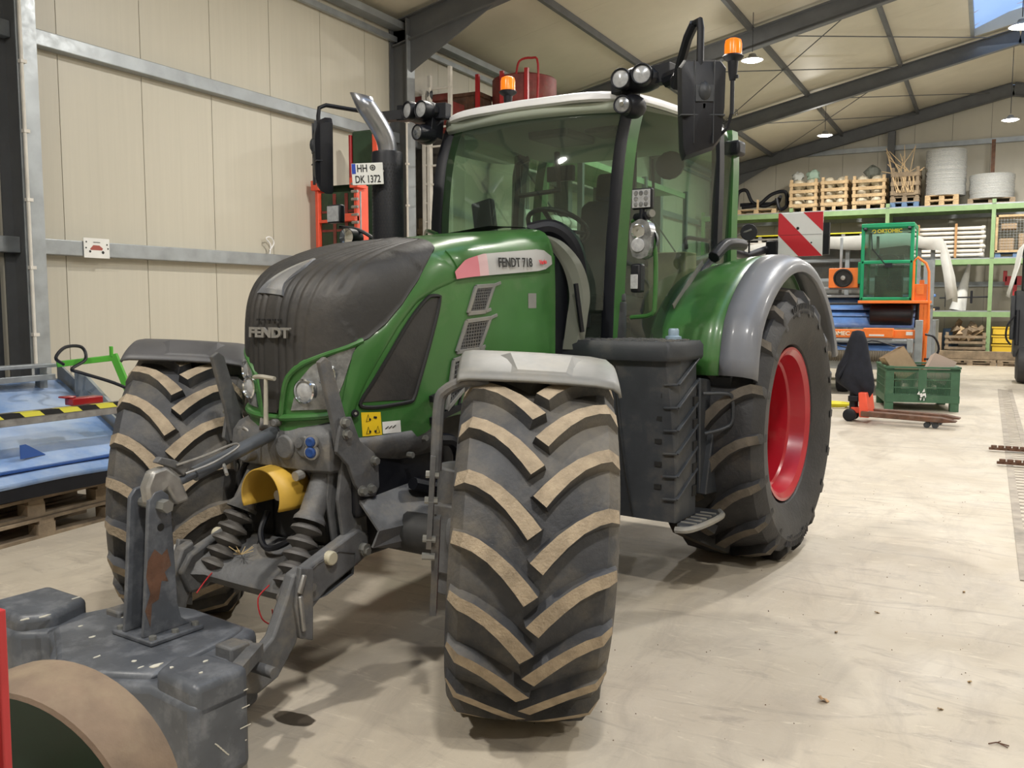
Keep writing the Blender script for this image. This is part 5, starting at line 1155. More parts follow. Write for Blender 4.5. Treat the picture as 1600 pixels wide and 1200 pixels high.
# ---------------------------------------------------------------- sign and wire hook on the girt
SG = thing('machine_sign', 'small white sign with red machine picture on the lower wall girt', 'sign', (-8.06, 6.18, 2.2), 0)
m = MB().box((-.003, -.15, -.1), (.003, .15, .1)); m.build('sign_board', M_plate, SG, bev=.002)
Ms = frame_M((.0035, 0, 0), (0, 1, 0), (0, 0, 1))
m = MB(Ms); m.prism([(-.08, -.01), (-.04, .03), (.03, .028), (.07, .0), (.06, -.02), (-.07, -.02)], 0, .001, 'z'); m.build('printed_machine', mat('print_red_brown', (.35, .08, .06), .6), SG, smooth=False)
m = MB(Ms); m.lathe([(0, .0015), (.013, .001)], (-.08, -.035, 0), (0, 0, 1), 10); m.lathe([(0, .0015), (.016, .001)], (.07, -.04, 0), (0, 0, 1), 10)
for x, y in ((-.12, .06), (-.125, .0), (.12, .04), (.13, 0)): m.lathe([(0, .0015), (.009, .001)], (x, y, 0), (0, 0, 1), 8)
m.box((-.04, .055, .0005), (.04, .062, .001)); m.build('printed_symbol', M_blk, SG, smooth=False)
t = thing('wire_loop', 'small white wire loop standing on the lower wall girt beside the bonnet', 'hook', (-8.12, 8.75, 2.26), 0)
MB().tube(smooth_path([(0, 0, 0), (0, .02, .12), (0, -.06, .2), (0, .02, .22), (0, .08, .15), (0, .0, .05)], 5), .009, 6).build('loop', M_white, t)

# ---------------------------------------------------------------- tall belt elevator behind the exhaust
EL = thing('belt_elevator', 'tall elevator with dark green belts in red frames behind the exhaust', 'conveyor', (-7.5, 10.0, 0), 0)
def er(x, y, z): return (x + 7.5, y - 10.0, z)
MB().box(er(-7.84, 10.1, 2.2), er(-7.32, 10.16, 4.0)).build('upper_belt', M_belt, EL, bev=.04)
m = MB(); m.box(er(-7.88, 10.08, 0), er(-7.84, 10.2, 3.95)); m.box(er(-7.32, 10.08, 0), er(-7.28, 10.2, 3.95)); m.build('red_frame', M_pred, EL, bev=.01)
# front lower belt loop
bl = MB(); bl.grid([[Vector(er(x, 9.72 + .1 * sin(a), 3.12 + .1 * cos(a) + (0 if a < 1.6 else 0))) for x in (-8.02, -7.45)] for a in np.linspace(-.3, 2.6, 9)]); bl.box(er(-8.02, 9.66, 1.6), er(-7.45, 9.8, 3.12)); bl.build('lower_belt', M_belt, EL)
m = MB()
for z in (2.85, 2.6): m.box(er(-8.02, 9.655, z), er(-7.45, 9.66, z + .03))
for x in (-7.82, -7.62): m.box(er(x, 9.65, 1.6), er(x + .05, 9.658, 3.1))
m.build('belt_strip', M_dkred, EL)
m = MB()
for x in (-8.08, -7.43):
    m.box(er(x, 9.6, 0), er(x + .05, 9.85, 3.2)); m.box(er(x - .03, 9.55, 3.15), er(x + .1, 9.75, 3.28)); 
m.box(er(-8.05, 9.62, 2.72), er(-7.4, 9.66, 2.76)); m.box(er(-8.05, 9.6, .0), er(-7.4, 9.9, .1)); m.box(er(-7.6, 9.55, 2.72), er(-7.38, 9.65, 2.82)); m.box(er(-7.38, 10.05, 3.9), er(-7.3, 9.95, 3.55)); m.build('orange_frame', M_redor, EL, bev=.006)
m = MB()
for k in range(16): m.cyl(er(-7.43, 9.56, 1.7 + k * .1), er(-7.33, 9.56, 1.7 + k * .1), .02, n=6)
m.build('roller_bolt', M_steel, EL); m = MB(); m.tube([er(-7.32, 9.6, 1.5), er(-7.32, 9.6, 3.1)], .012, 6); m.build('drive_chain', M_galv, EL)

# ---------------------------------------------------------------- shelving along the left wall with pallets, hopper, ladders
SH = thing('storage_shelving', 'dark shelving along the left wall seen behind the cab', 'shelf', (-7.3, 16, 0), 0)
def sr(x, y, z): return (x + 7.3, y - 16, z)
m = MB()
for y in (13.1, 15.5, 19, 22): 
    for x in (-7.9, -6.75): m.box(sr(x - .05, y - .05, 0), sr(x + .05, y + .05, 4.4))
    m.beam(sr(-7.9, y, .5), sr(-6.75, y, 2.4), .03, .03); m.beam(sr(-6.75, y, 2.6), sr(-7.9, y, 4.2), .03, .03)
m.build('shelf_post', M_beam, SH, smooth=False)
for z in (2.55, 4.35):
    m = MB(); m.box(sr(-6.8, 13.1, z - .12), sr(-6.74, 22, z)); m.box(sr(-7.92, 13.1, z - .12), sr(-7.86, 22, z)); m.box(sr(-7.9, 13.1, z - .02), sr(-6.76, 22, z)); m.build('shelf_level', M_rackg, SH, smooth=False)
def sack(m, c, L, R, ax='y'):
    c = Vector(c); d = Vector((0, 1, 0)) if ax == 'y' else Vector((1, 0, 0))
    m.lathe([(0, -L / 2), (R * .7, -L / 2 + .01), (R, -L / 4), (R * 1.02, 0), (R, L / 4), (R * .7, L / 2 - .01), (0, L / 2)], c, d, 10)
for k, (x, y, z, lab) in enumerate(((-7.2, 13.8, 2.55, 'pallet of white sacks on the wall shelf, seen through the windscreen left part'), (-7.2, 15.3, 2.55, 'pallet of white sacks behind the first one on the wall shelf'), (-7.2, 17.0, 2.55, 'pallet of white sacks on the wall shelf, seen through the middle of the windscreen'))):
    pallet((x, y, z), lab.replace('pallet of white sacks', 'pallet carrying white sacks'), radians(90), m=M_wood2)
    t = thing('sack_pile', lab.replace('pallet of white sacks', 'pile of white sacks'), 'sacks', (x, y, z + .146), 0)
    for r in range(3):
        for q in range(3):
            m = MB(); sack(m, (-.2 + .05 * (r % 2), -.38 + q * .38, .1 + r * .17), .36, .1); sack(m, (.2, -.38 + q * .38, .1 + r * .17), .36, .1); m.build('sack', M_bagw, t)
for k, (y, z) in enumerate(((13.9, 0), (13.9, .147), (13.9, .294), (15.3, 0), (15.3, .147))):
    t = pallet((-7.2, y, z), '%s empty pallet from the floor under the wall shelf, %s stack' % (('lowest', 'second', 'third')[int(z / .147 + .1)], 'near' if y < 14 else 'far'), radians(90))
    for c in t.children: pass
t = thing('old_planter', 'dark old machine with red rim standing against the wall behind the ladders', 'machine', (-7.85, 12.6, 0), 0)
m = MB(); m.box((-.3, -.4, 0), (.3, .05, 2.55)); m.box((-.32, -.42, 3.0), (.3, .05, 4.3)); m.build('machine_body', mat('dark_brown_steel', (.05, .045, .04), .7, 0, .3, 5), t, bev=.02)
m = MB(); m.beam((-.3, -.44, 2.6), (.3, -.44, 3.4), .04, .02, (0, 1, 0)); m.box((-.3, -.44, 2.6), (.32, -.4, 2.66)); m.box((-.3, -.44, 2.75), (.32, -.4, 2.83)); m.box((-.3, -.4, 2.55), (.3, .05, 3.0)); m.build('wooden_shelf', M_wood, t)
m = MB(); m.box((-.33, -.45, 4.8), (.33, -.4, 4.9)); m.box((-.3, -.4, 4.3), (.3, .05, 4.8)); m.build('red_rim', M_dkred, t)
t = thing('spare_machine_load', 'dark load of old machine parts under the upper wall shelf', 'machine parts', (-7.2, 14.2, 1.05), 0)
m = MB(); m.box((-.5, -.5, 0), (.4, .5, .05)); m.cyl((-.2, -.45, .45), (-.2, .45, .45), .38, n=14); m.box((.1, -.4, 0), (.4, .4, .6)); m.build('machine_part', M_rust, t, bev=.02)
# old seed hopper above
HP = thing('seed_hopper', 'rusty dark red hopper with railing stored on the top wall shelf', 'hopper', (-7.0, 13.6, 4.35), 0)
m = MB(); m.lathe([(.15, .0), (.5, .45), (.52, .5), (.52, .85), (.5, .87), (.3, .93), (0, .95)], (.25, -.4, 0), (0, 0, 1), 28); m.build('hopper_body', M_dkred, HP)
m = MB(); m.box((-1.0, -.9, .1), (-.35, -.4, .62)); m.box((-1.02, -.92, .6), (-.3, -.38, .66)); m.build('hopper_box', M_rust, HP, bev=.01)
m = MB()
for x in (-.32, .12, .55): m.box((x, -1.0, 0), (x + .06, -.95, .9))
m.tube(smooth_path([(.72, -.9, .1), (.74, -.9, .95), (.62, -.9, 1.06), (.42, -.9, 1.04), (.36, -.9, .85)], 4), .018, 6); m.build('red_railing', M_pred, HP)
for k, (x, y, lean) in enumerate(((-7.60, 12.0, 0), (-7.80, 11.93, 0))):
    t = thing('aluminium_ladder', ('aluminium ladder leaning upright behind the exhaust, right one with diagonal brace' if k == 0 else 'narrow aluminium ladder leaning upright behind the exhaust, left one'), 'ladder', (x, y, 0), 0)
    w_ = .21 if k == 0 else .07; H_ = 5.15 if k == 0 else 4.85
    m = MB(); m.box((-w_, -.03, 0), (-w_ + .05, .03, H_)); m.box((w_ - .05, -.03, 0), (w_, .03, H_ + .1)); m.build('ladder_rail', M_pipe, t)
    r_ = MB().cyl((-w_, 0, .3), (w_, 0, .3), .016, n=8).build('rung', M_pipe, t)
    for i in range(1, int(H_ / .29)): dup(r_, (0, 0, i * .29), t)
    if k == 0: MB().beam((-.2, -.03, 4.3), (.05, -.03, 4.65), .02, .02).build('ladder_brace', M_pipe, t)
    else: MB().cyl((.0, 0, 4.85), (.06, .06, 4.85), .07, n=12).build('pulley', M_dkgrey, t)
# ---------------------------------------------------------------- pallet rack along the gable wall
RK = thing('pallet_rack', 'pale green steel pallet rack along the back gable wall', 'rack', (-2.6, 28.35, 0), 0)
def kr(x, y, z): return (x + 2.6, y - 28.35, z)
RY0, RY1 = 27.8, 28.95; LV = (1.41, 2.85, 4.32); PXs = (-7.96, -5.29, -2.62, .05, 2.72)
ps = None
for x in PXs:
    for y in (RY0 + .05, RY1 - .05):
        m = MB(); m.box((-.05, -.05, 0), (.05, .05, 4.46)); 
        if ps is None: ps = m.build('rack_post', M_rackg, RK, smooth=False); ps.location = kr(x, y, 0)
        else: dup(ps, kr(x, y, 0), RK)
br = None
for z in LV:
    for i in range(4):
        for y in (RY0 + .03, RY1 - .03):
            if br is None: br = MB().box((.05, -.03, -.14), (2.62, .03, 0)).build('rack_beam', M_rackg, RK, smooth=False); br.location = kr(PXs[i], y, z)
            else: dup(br, kr(PXs[i], y, z), RK)
dk = None
for z in LV:
    for i in range(4):
        if dk is None: dk = MB().box((.0, .0, 0), (2.67, RY1 - RY0, .03)).build('shelf_board', M_galv, RK, smooth=False); dk.location = kr(PXs[i], RY0, z)
        else: dup(dk, kr(PXs[i], RY0, z), RK)
ZT = 4.351; Z3 = 2.881; Z2 = 1.441
def slat_crate(t, L, D, H, m, n, legs=.1):
    first = None; g = (H - legs) / n
    def cp(name, mb):
        return mb.build(name, m, t, smooth=False)
    for x in (-L / 2 + .04, L / 2 - .04):
        for y in (-D / 2 + .04, D / 2 - .04): MB().box((x - .04, y - .04, 0), (x + .04, y + .04, H)).build('corner_post', m, t, smooth=False)
    s = MB().box((-L / 2, -.01, 0), (L / 2, .01, g * .45)).build('slat', m, t, smooth=False); s.location = (0, -D / 2 - .012, legs)
    e = MB().box((-.01, -D / 2, 0), (.01, D / 2, g * .45)).build('end_slat', m, t, smooth=False); e.location = (-L / 2 - .012, 0, legs)
    for i in range(n):
        if i: dup(s, (0, -D / 2 - .012, legs + g * i), t); dup(e, (-L / 2 - .012, 0, legs + g * i), t)
        dup(s, (0, D / 2 + .012, legs + g * i), t); dup(e, (L / 2 + .012, 0, legs + g * i), t)
    MB().box((-L / 2, -D / 2, legs - .02), (L / 2, D / 2, legs)).build('crate_floor', m, t, smooth=False)
    MB().box((-.05, -D / 2, 0), (.05, D / 2, legs - .02)).build('skid', m, t, smooth=False)
    return t
def filler(t, L, D, z0, z1, m, seed, name='net_bag'):
    random.seed(seed)
    for k in range(6):
        mm = MB(); c = Vector((-L / 2 * .55 + L * .55 * (k % 2), random.uniform(-.05, 0), z0 + (z1 - z0) * (k // 2 + .5) / 3))
        n = 14; r0 = (z1 - z0) / 6 * 1.3
        rows = [[c + Vector((L * .28 * sin(pi * i / 7) * cos(2 * pi * j / n) * random.uniform(.9, 1.1), D * .53 * sin(pi * i / 7) * sin(2 * pi * j / n), -r0 * cos(pi * i / 7) * random.uniform(.85, 1.1))) for j in range(n)] for i in range(8)]
        mm.grid(rows, cv=True); mm.build(name, m, t)
for k, (x0, x1, h, lab, lab2) in enumerate(((-5.37, -4.56, .95, 'slatted wooden crate of net bags at the left of the rack top', 'net bags filling the left slatted crate on the rack top'), (-4.47, -3.72, .97, 'slatted wooden crate of net bags in the middle of the three', 'net bags filling the middle slatted crate on the rack top'), (-3.6, -2.7, .95, 'slatted wooden crate of net bags at the right of the three, beside the vine crate', 'net bags filling the right slatted crate on the rack top'))):
    t = thing('slatted_crate', lab, 'crate', ((x0 + x1) / 2, 28.35, ZT), 0, 'slatted crates on the rack top'); slat_crate(t, x1 - x0 - .03, .95, h, M_wood2, 4, .14)
    for j in (-1, 0, 1): MB().box((j * (x1 - x0 - .15) / 2 - .05, -.48, 0), (j * (x1 - x0 - .15) / 2 + .05, .48, .12)).build('pallet_foot', M_wood2, t, smooth=False)
    b = thing('net_bags', lab2, 'bags', ((x0 + x1) / 2, 28.35, ZT + .15), 0); filler(b, x1 - x0 - .14, .85, 0, h - .15, M_bag, k + 3)
for k, (x, sc, lab) in enumerate(((-5.2, .22, 'crumpled clear plastic bag on top of the left crate'), (-4.75, .26, 'crumpled greenish plastic film on top of the left crate'), (-3.1, .28, 'dark crumpled netting on top of the right crate'))):
    t = thing('plastic_film', lab, 'film', (x, 28.2, ZT + .95 + sc * .38), 0); random.seed(k); rows = [[Vector((sc * .8 * sin(pi * i / 6) * cos(2 * pi * j / 10) * random.uniform(.6, 1.2), sc * .6 * sin(pi * i / 6) * sin(2 * pi * j / 10), sc * (-.7 * cos(pi * i / 6)) * random.uniform(.6, 1.2) + .1 * sc)) for j in range(10)] for i in range(7)]
    MB().grid(rows, cv=True).build('film', [mat('clear_film', (.5, .52, .5), .3), mat('green_film', (.35, .48, .4), .3), mat('dark_netting', (.12, .13, .11), .7)][k], t, ang=5)
# crate with vines
t = thing('old_wooden_crate', 'dark old wooden crate full of twigs on blue pallets', 'crate', (-2.2, 28.35, ZT + .295), 0); slat_crate(t, .72, .9, .82, M_wood, 3, .05)
MB().box((-.34, .42, .05), (.34, .44, .8)).build('crate_back', M_wood, t, smooth=False)
pallet((-2.2, 28.35, ZT), 'blue grey pallet under the twig crate, lower one', 0, m=M_bpal, L=.75, D=.9); pallet((-2.2, 28.35, ZT + .147), 'weathered pallet under the twig crate, upper one', 0, m=M_wood, L=.75, D=.9)
t = thing('twig_bundle', 'tangled pale twigs sticking out of the dark crate', 'twigs', (-2.2, 28.2, ZT + .5), 0); m = MB(); random.seed(5)
for k in range(18): x = random.uniform(-.2, .25); m.tube(smooth_path([(x, -.35, -.1), (x + random.uniform(-.2, .1), -.3, .35), (x + random.uniform(-.6, .35), -.25, random.uniform(.5, 1.25))], 3), .012, 4)
tag(m.build('twig', M_wood2, t), kind='stuff')
# wire coils
def coil(loc, R, H, lab, seed):
    t = thing('wire_coil', lab, 'wire coil', loc, 0, 'coils of galvanised wire on the rack top'); random.seed(seed); pr = [(R * .55, 0), (R * .9, 0)]; n = int(H / .035)
    for i in range(n): r = R * random.uniform(.965, 1.0); pr += [(r - .012, H * i / n), (r, H * (i + .5) / n)]
    pr += [(R * .95, H), (R * .55, H)]; pr.append(pr[0]); MB().lathe(pr, (0, 0, 0), (0, 0, 1), 40).build('wire_windings', M_wire, t, ang=20); return t
coil((-1.19, 28.35, ZT + .29), .54, 1.27, 'tall coil of galvanised wire on two pallets', 1); coil((-.03, 28.35, ZT + .147), .57, .66, 'low wide coil of galvanised wire with a rusty bar in it', 2)
pallet((-1.25, 28.35, ZT), 'pale pallet under the tall wire coil, lower one', 0, m=M_wood2, L=.85, D=.9); pallet((-1.25, 28.35, ZT + .147), 'pale pallet under the tall wire coil, upper one', 0, m=M_wood2, L=.85, D=.9); pallet((-.03, 28.35, ZT), 'wooden pallet under the low wire coil', 0, m=M_wood, L=1.15, D=.9)
t = thing('rusty_bar', 'rusty upright bar standing in the low wire coil', 'bar', (-.03, 28.35, ZT + .15), 0); MB().box((-.05, -.03, 0), (.05, .03, 1.62)).build('bar', M_rust, t)
# hoses on a pallet at the left of the rack top
pallet((-6.35, 28.3, ZT), 'wooden pallet with dark hoses at the left end of the rack top', 0, m=M_wood2, L=1.2); 
t = thing('hose_heap', 'heap of dark thick hoses on the left rack pallet', 'hoses', (-6.35, 28.3, ZT + .147), 0)
for k, P in enumerate((((-.7, 0, .1), (-.65, 0, .55), (-.4, 0, .62), (-.2, 0, .25), (.2, 0, .12), (.6, 0, .3)), ((-.5, -.1, .1), (0, -.1, .16), (.4, -.1, .45), (.8, -.1, .5), (.85, -.1, .1), (.7, -.35, -.03), (.6, -.38, .3)), ((-.6, .1, .2), (0, .1, .2), (.5, .1, .2), (.7, -.3, .35)))): MB().tube(smooth_path(P, 5), .055, 8).build('hose', M_black, t)
MB().box((-.03, -.2, 0), (.03, -.14, .3)).build('wooden_stake', M_wood2, t)
# pipes on the middle shelf
t = thing('pipe_stack', 'bundle of long pale irrigation pipes on the middle shelf', 'pipes', (-1.6, 28.2, Z3 + .02), 0); random.seed(3); g = None
for i in range(7):
    for j in range(5):
        o = MB().cyl((-1.55 if True else 0, 0, 0), (1.4 + random.uniform(-.08, .08), 0, 0), .045, n=10).cyl((1.36, 0, 0), (1.44, 0, 0), .058, n=10).build('pipe', M_pipe, t)
        o.location = (random.uniform(-.03, .03), -.25 + j * .125, .07 + i * .122); o.rotation_euler = (0, random.uniform(-.012, .012), random.uniform(-.01, .01))
for x in (-.2, .75): MB().box((x - .03, -.36, 0), (x + .03, -.33, .93)).build('wooden_stake', mat('stake_wood_%d' % int(x * 10), (.4, .22, .09), .7), t)
# flat stacks on the middle shelf at left
for k, (x, lab) in enumerate(((-4.1, 'right'), (-5.9, 'left'))):
    t = thing('board_stack', 'stack of pale flat slatted trays on the middle shelf, %s one' % lab, 'tray stack', (x, 28.3, Z3), 0)
    for i in range(7):
        m = MB(); m.box((-.85, -.45, i * .11 + .0), (.85, .45, i * .11 + .05)); 
        for q in (-.8, -.3, .3, .8): m.box((q - .05, -.45, i * .11 + .05), (q + .05, .45, i * .11 + .11))
        m.build('tray', M_pipe if i % 2 else M_fgrey, t, smooth=False)
    m = MB(); m.box((-.85, -.46, .78), (.85, .46, .81)); m.build('yellow_top_tray', M_hose, t, smooth=False)
# cage crate on a blue pallet
pallet((.62, 28.35, Z3), 'blue pallet under the wire cage on the middle shelf', 0, m=M_bpal, L=1.0)
t = thing('wire_cage', 'wooden framed wire cage with firewood on the blue shelf pallet', 'cage', (.62, 28.35, Z3 + .147), 0)
m = MB()
for x in (-.48, .48):
    for y in (-.42, .42): m.box((x - .03, y - .03, 0), (x + .03, y + .03, 1.0))
for z in (.02, .97): 
    m.box((-.5, -.45, z - .03), (.5, -.4, z + .03)); m.box((-.5, .4, z - .03), (.5, .45, z + .03))
m.build('cage_frame', M_wood2, t, smooth=False); m = MB()
for i in range(13): m.box((-.46 + i * .076, -.425, 0), (-.455 + i * .076, -.42, .97))
for i in range(13): m.box((-.46, -.425, .03 + i * .076), (.46, -.42, .035 + i * .076))
m.build('cage_mesh', M_galv, t, smooth=False); MB().box((-.42, -.3, .02), (-.05, .3, .38)).box((-.38, -.3, .62), (.0, .3, .78)).box((.05, -.3, .02), (.42, .3, .5)).build('cage_load', M_card, t, bev=.03)
# lower shelves
t = thing('machine_parts_on_shelf', 'dark and blue machine parts with a long shaft on the low shelf', 'machine parts', (-1.3, 28.2, Z2), 0)
m = MB(); m.box((-.7, -.3, .02), (.1, .3, .1)); m.box((-.65, -.25, .12), (-.1, .25, .38)); m.cyl((.1, -.3, .35), (1.35, -.3, .38), .02); m.cyl((.25, -.3, .1), (.25, -.3, .8), .012); m.cyl((.9, -.3, .2), (.9, -.3, .55), .03); m.build('dark_part', M_black, t, bev=.01)
MB().box((-.68, -.28, .38), (.0, .25, .46)).build('blue_part', M_blue, t, bev=.02); MB().box((-.75, -.35, 0), (.0, .35, .06)).build('support_board', M_wood2, t)
t = thing('plastic_tube_roll', 'tall white plastic film roll leaning on the low shelf', 'film', (-.5, 28.5, Z2), 0); MB().cyl((-.25, 0, 0), (.0, .1, 1.3), .22, .04, 14).build('film_roll', M_sheet, t)
t = thing('red_steel_part', 'red steel bracket on the low shelf beside the right post', 'bracket', (.65, 28.5, Z2), 0); MB().box((-.05, -.03, 0), (.05, .03, .95)).box((-.25, -.03, .7), (.25, .03, .95)).box((-.3, -.03, .8), (-.2, .03, 1.1)).build('bracket', M_pred, t, bev=.01)
t = thing('firewood_crate', 'wooden crate heaped with split firewood under the rack', 'crate', (-.5, 28.2, .32), 0); slat_crate(t, 1.0, .8, .52, M_wood, 3, .05)
f = thing('firewood', 'split firewood heaped in the wooden crate under the rack', 'firewood', (-.5, 28.2, .5), 0); random.seed(9)
for k in range(22):
    o = MB().prism([(-.09, -.05), (.09, -.04), (.02, .08)], -.2, .2, 'x').build('log', [M_wood2, M_wood, M_card][k % 3], f, smooth=False); o.location = (random.uniform(-.35, .35), random.uniform(-.25, .2), .18 + random.uniform(0, .36)); o.rotation_euler = (random.uniform(-.6, .6), random.uniform(-.7, .7), random.uniform(-1.5, 1.5))
for k in range(3):
    t = thing('yellow_crate', 'yellow plastic crate on the floor beside the right rack post, %s' % ('bottom', 'middle', 'top of the stack')[k], 'crate', (.45, 28.2, .3 + k * .24), 0, 'stacked yellow crates'); m = MB()
    m.box((-.3, -.3, 0), (.3, .3, .02)); 
    for a, b in (((-.3, -.3, 0), (.3, -.28, .22)), ((-.3, .28, 0), (.3, .3, .22)), ((-.3, -.3, 0), (-.28, .3, .22)), ((.28, -.3, 0), (.3, .3, .22))): m.box(a, b)
    m.box((-.32, -.32, .18), (.32, -.3, .22)); m.build('crate_shell', M_ycr, t, bev=.005)
t = thing('cardboard_box', 'brown cardboard box on the floor pallets left of the firewood crate', 'box', (-1.35, 28.1, .32), 0); MB().box((-.25, -.2, 0), (.25, .2, .5)).build('box_body', M_card, t)
MB().box((-.24, -.2, .5), (-.1, .2, .56)).build('box_flap', M_card, t)
t = thing('blue_barrel', 'blue plastic sheet bundle between the boxes under the rack', 'bundle', (-1.2 + .3, 28.7, .32), 0); MB().lathe([(0, 0), (.2, 0), (.22, .3), (.2, .6), (0, .62)], n=16).build('bundle', M_bpal, t)
for k, (x, y, z) in enumerate(((-1.2, 28.15, 0), (-1.2, 28.15, .147), (.1, 28.15, 0), (.1, 28.15, .147), (-1.6, 27.1, 0), (-.35, 27.1, 0), (.9, 27.1, 0))):
    pallet((x, y, z), ('wooden floor pallet under the rack, ' + ('left lower', 'left upper', 'right lower', 'right upper')[k]) if k < 4 else 'wooden floor pallet in the row before the rack, ' + ('left', 'middle', 'right')[k - 4], 0, L=1.22, D=.8 if k < 4 else 1.0)
m = MB().box((-1.8, -.05, 0), (1.6, .05, .22)); t = thing('timber_beam', 'long weathered timber beam lying on the front floor pallets', 'beam', (-.2, 27.0, .147), 0); m.build('beam', M_wood, t, bev=.01)

# ---------------------------------------------------------------- orange and blue harvester with green cab
HV = thing('salad_harvester', 'orange harvester with blue belts and an emerald green cab', 'harvester', (-2.2, 17.8, 0), 0)
def hr(p): return (p[0] + 2.2, p[1] - 17.8, p[2])
def hb(mb, a, b): mb.box(hr(a), hr(b)); return mb
# cab
fr = MB()
for x in (-2.04, -1.22):
    for y in (17.5, 18.4): hb(fr, (x - .03, y - .03, 1.70), (x + .03, y + .03, 3.03))
for z in (1.72, 2.38, 3.0): hb(fr, (-2.06, 17.47, z - .03), (-1.2, 17.53, z + .03)); hb(fr, (-2.06, 17.47, z - .03), (-2.02, 18.43, z + .03)); hb(fr, (-1.24, 17.47, z - .03), (-1.2, 18.43, z + .03))
hb(fr, (-2.07, 17.44, 2.99), (-1.19, 18.45, 3.07)); hb(fr, (-2.14, 17.7, 2.0), (-2.05, 18.3, 2.4)); fr.build('cab_frame', M_mgrn, HV, bev=.012)
gl = MB(); hb(gl, (-2.01, 17.49, 1.75), (-1.25, 17.497, 2.35)); hb(gl, (-2.01, 17.49, 2.41), (-1.25, 17.497, 2.97)); gl.build('cab_window', glassmat('harvester_glass', (.55, .75, .68), .05, .08), HV, smooth=False)
g2 = MB(); hb(g2, (-2.035, 17.53, 1.75), (-2.03, 18.37, 2.97)); hb(g2, (-1.21, 17.53, 1.75), (-1.205, 18.37, 2.97)); g2.build('cab_side_window', glassmat('harvester_side_glass', (.6, .8, .72), .05, .05), HV, smooth=False)
sm = MB(); hb(sm, (-1.85, 17.75, 1.75), (-1.4, 18.2, 2.15)); hb(sm, (-1.85, 18.15, 2.1), (-1.4, 18.25, 2.55)); hb(sm, (-2.0, 17.55, 1.72), (-1.25, 18.4, 1.76)); sm.build('cab_seat', M_seat, HV, bev=.03)
sw = MB(); sw.tube([hr((-1.62 + .18 * cos(a), 17.65 + .05 * sin(a), 2.42 + .10 * sin(a))) for a in np.linspace(0, 6.28, 20, endpoint=False)], .014, 6, closed=True); sw.tube([hr((-1.62, 17.66, 2.42)), hr((-1.62, 17.6, 2.0))], .02, 6); sw.tube([hr((-1.62, 17.46, 2.3)), hr((-1.88, 17.46, 2.62)), hr((-1.9, 17.46, 2.9))], .01, 5); hb(sw, (-1.66, 17.45, 2.28), (-1.54, 17.48, 2.36))
for x in (-2.0, -1.27): MB().ball(hr((x, 17.44, 2.97)), .035, 8).build('corner_lamp', M_black, HV)
sw.build('steering_wheel', M_black, HV)
text_mesh('cab_lettering', 'ORTOMEC', .09, mat('lettering_yellow', (.8, .7, .05), .5), frame_M(hr((-1.60, 17.485, 2.93)), (1, 0, 0), (0, 0, 1)), HV, ext=.003, bold=.003, sx=.95)
MB().lathe([(.02, 0), (.035, 0), (.035, .004), (.02, .004)], hr((-1.86, 17.485, 2.93)), (0, -1, 0), 16, radians(40), radians(320)).build('round_logo', MATS['lettering_yellow'], HV)
# platform, rails, orange bars
m = MB(); hb(m, (-2.08, 17.35, 1.64), (-.92, 18.5, 1.69)); hb(m, (-1.0, 17.4, .3), (-.92, 17.5, 1.66)); hb(m, (-1.08, 17.45, 1.69), (-1.0, 17.5, 2.05)); hb(m, (-1.15, 17.42, 1.69), (-.95, 17.46, 1.98)); hb(m, (-1.06, 17.4, .8), (-.98, 17.5, 1.66))
m.build('orange_platform', M_org, HV, bev=.008)
m = MB(); m.tube([hr(p) for p in ((-1.17, 17.4, 1.7), (-1.17, 17.4, 2.38), (-1.12, 17.4, 2.45), (-.98, 17.4, 2.34), (-.93, 17.4, 2.2), (-.90, 17.4, 1.2), (-.95, 17.4, 1.05), (-.98, 17.4, .3))], .022, 8); m.build('orange_handrail', M_org, HV)
MB().box(hr((-1.12, 17.4, 1.8)), hr((-1.0, 17.41, 1.95))).build('rail_plate', M_org, HV)
m = MB(); hb(m, (-4.6, 17.25, 1.02), (-1.02, 17.4, 1.17)); hb(m, (-1.95, 17.15, 1.03), (-1.45, 17.3, 1.2)); m.build('front_bar', M_org, HV, bev=.01)
text_mesh('bar_lettering', 'ORTOMEC', .10, mat('pale_lettering', (.8, .75, .6), .5), frame_M(hr((-2.45, 17.245, 1.095)), (1, 0, 0), (0, 0, 1)), HV, ext=.002, bold=.003, sx=1.1)
MB().box(hr((-1.85, 17.143, 1.06)), hr((-1.6, 17.15, 1.09))).box(hr((-1.25, 17.243, 1.08)), hr((-1.14, 17.25, 1.14))).build('data_plate', M_plate, HV)
# blue panels
m = MB()
for z0, z1, y, d in ((1.2, 1.38, 17.6, 0), (1.40, 1.50, 17.75, 0), (1.52, 1.62, 17.8, 0), (1.66, 1.80, 18.2, .1)): m.add([hr(p) for p in ((-4.6, y, z0), (-1.15, y, z0), (-1.15, y + .12, z1), (-4.6, y + .12, z1))], [(0, 1, 2, 3)])
m.add([hr(p) for p in ((-4.6, 17.2, .8), (-1.2, 17.2, .8), (-1.2, 17.4, .92), (-4.6, 17.4, .92))], [(0, 1, 2, 3)]); m.build('blue_panel', M_blue, HV, solid=.01, smooth=False)
m = MB(); hb(m, (-4.6, 17.9, 1.2), (-1.1, 18.6, 1.65)); m.lathe([(0, 0), (.19, 0), (.2, .02), (.2, .7), (.19, .72), (0, .72)], hr((-1.9, 17.72, 1.42)), (1, 0, 0), 20); m.build('dark_belt_roll', M_black, HV, bev=.02)
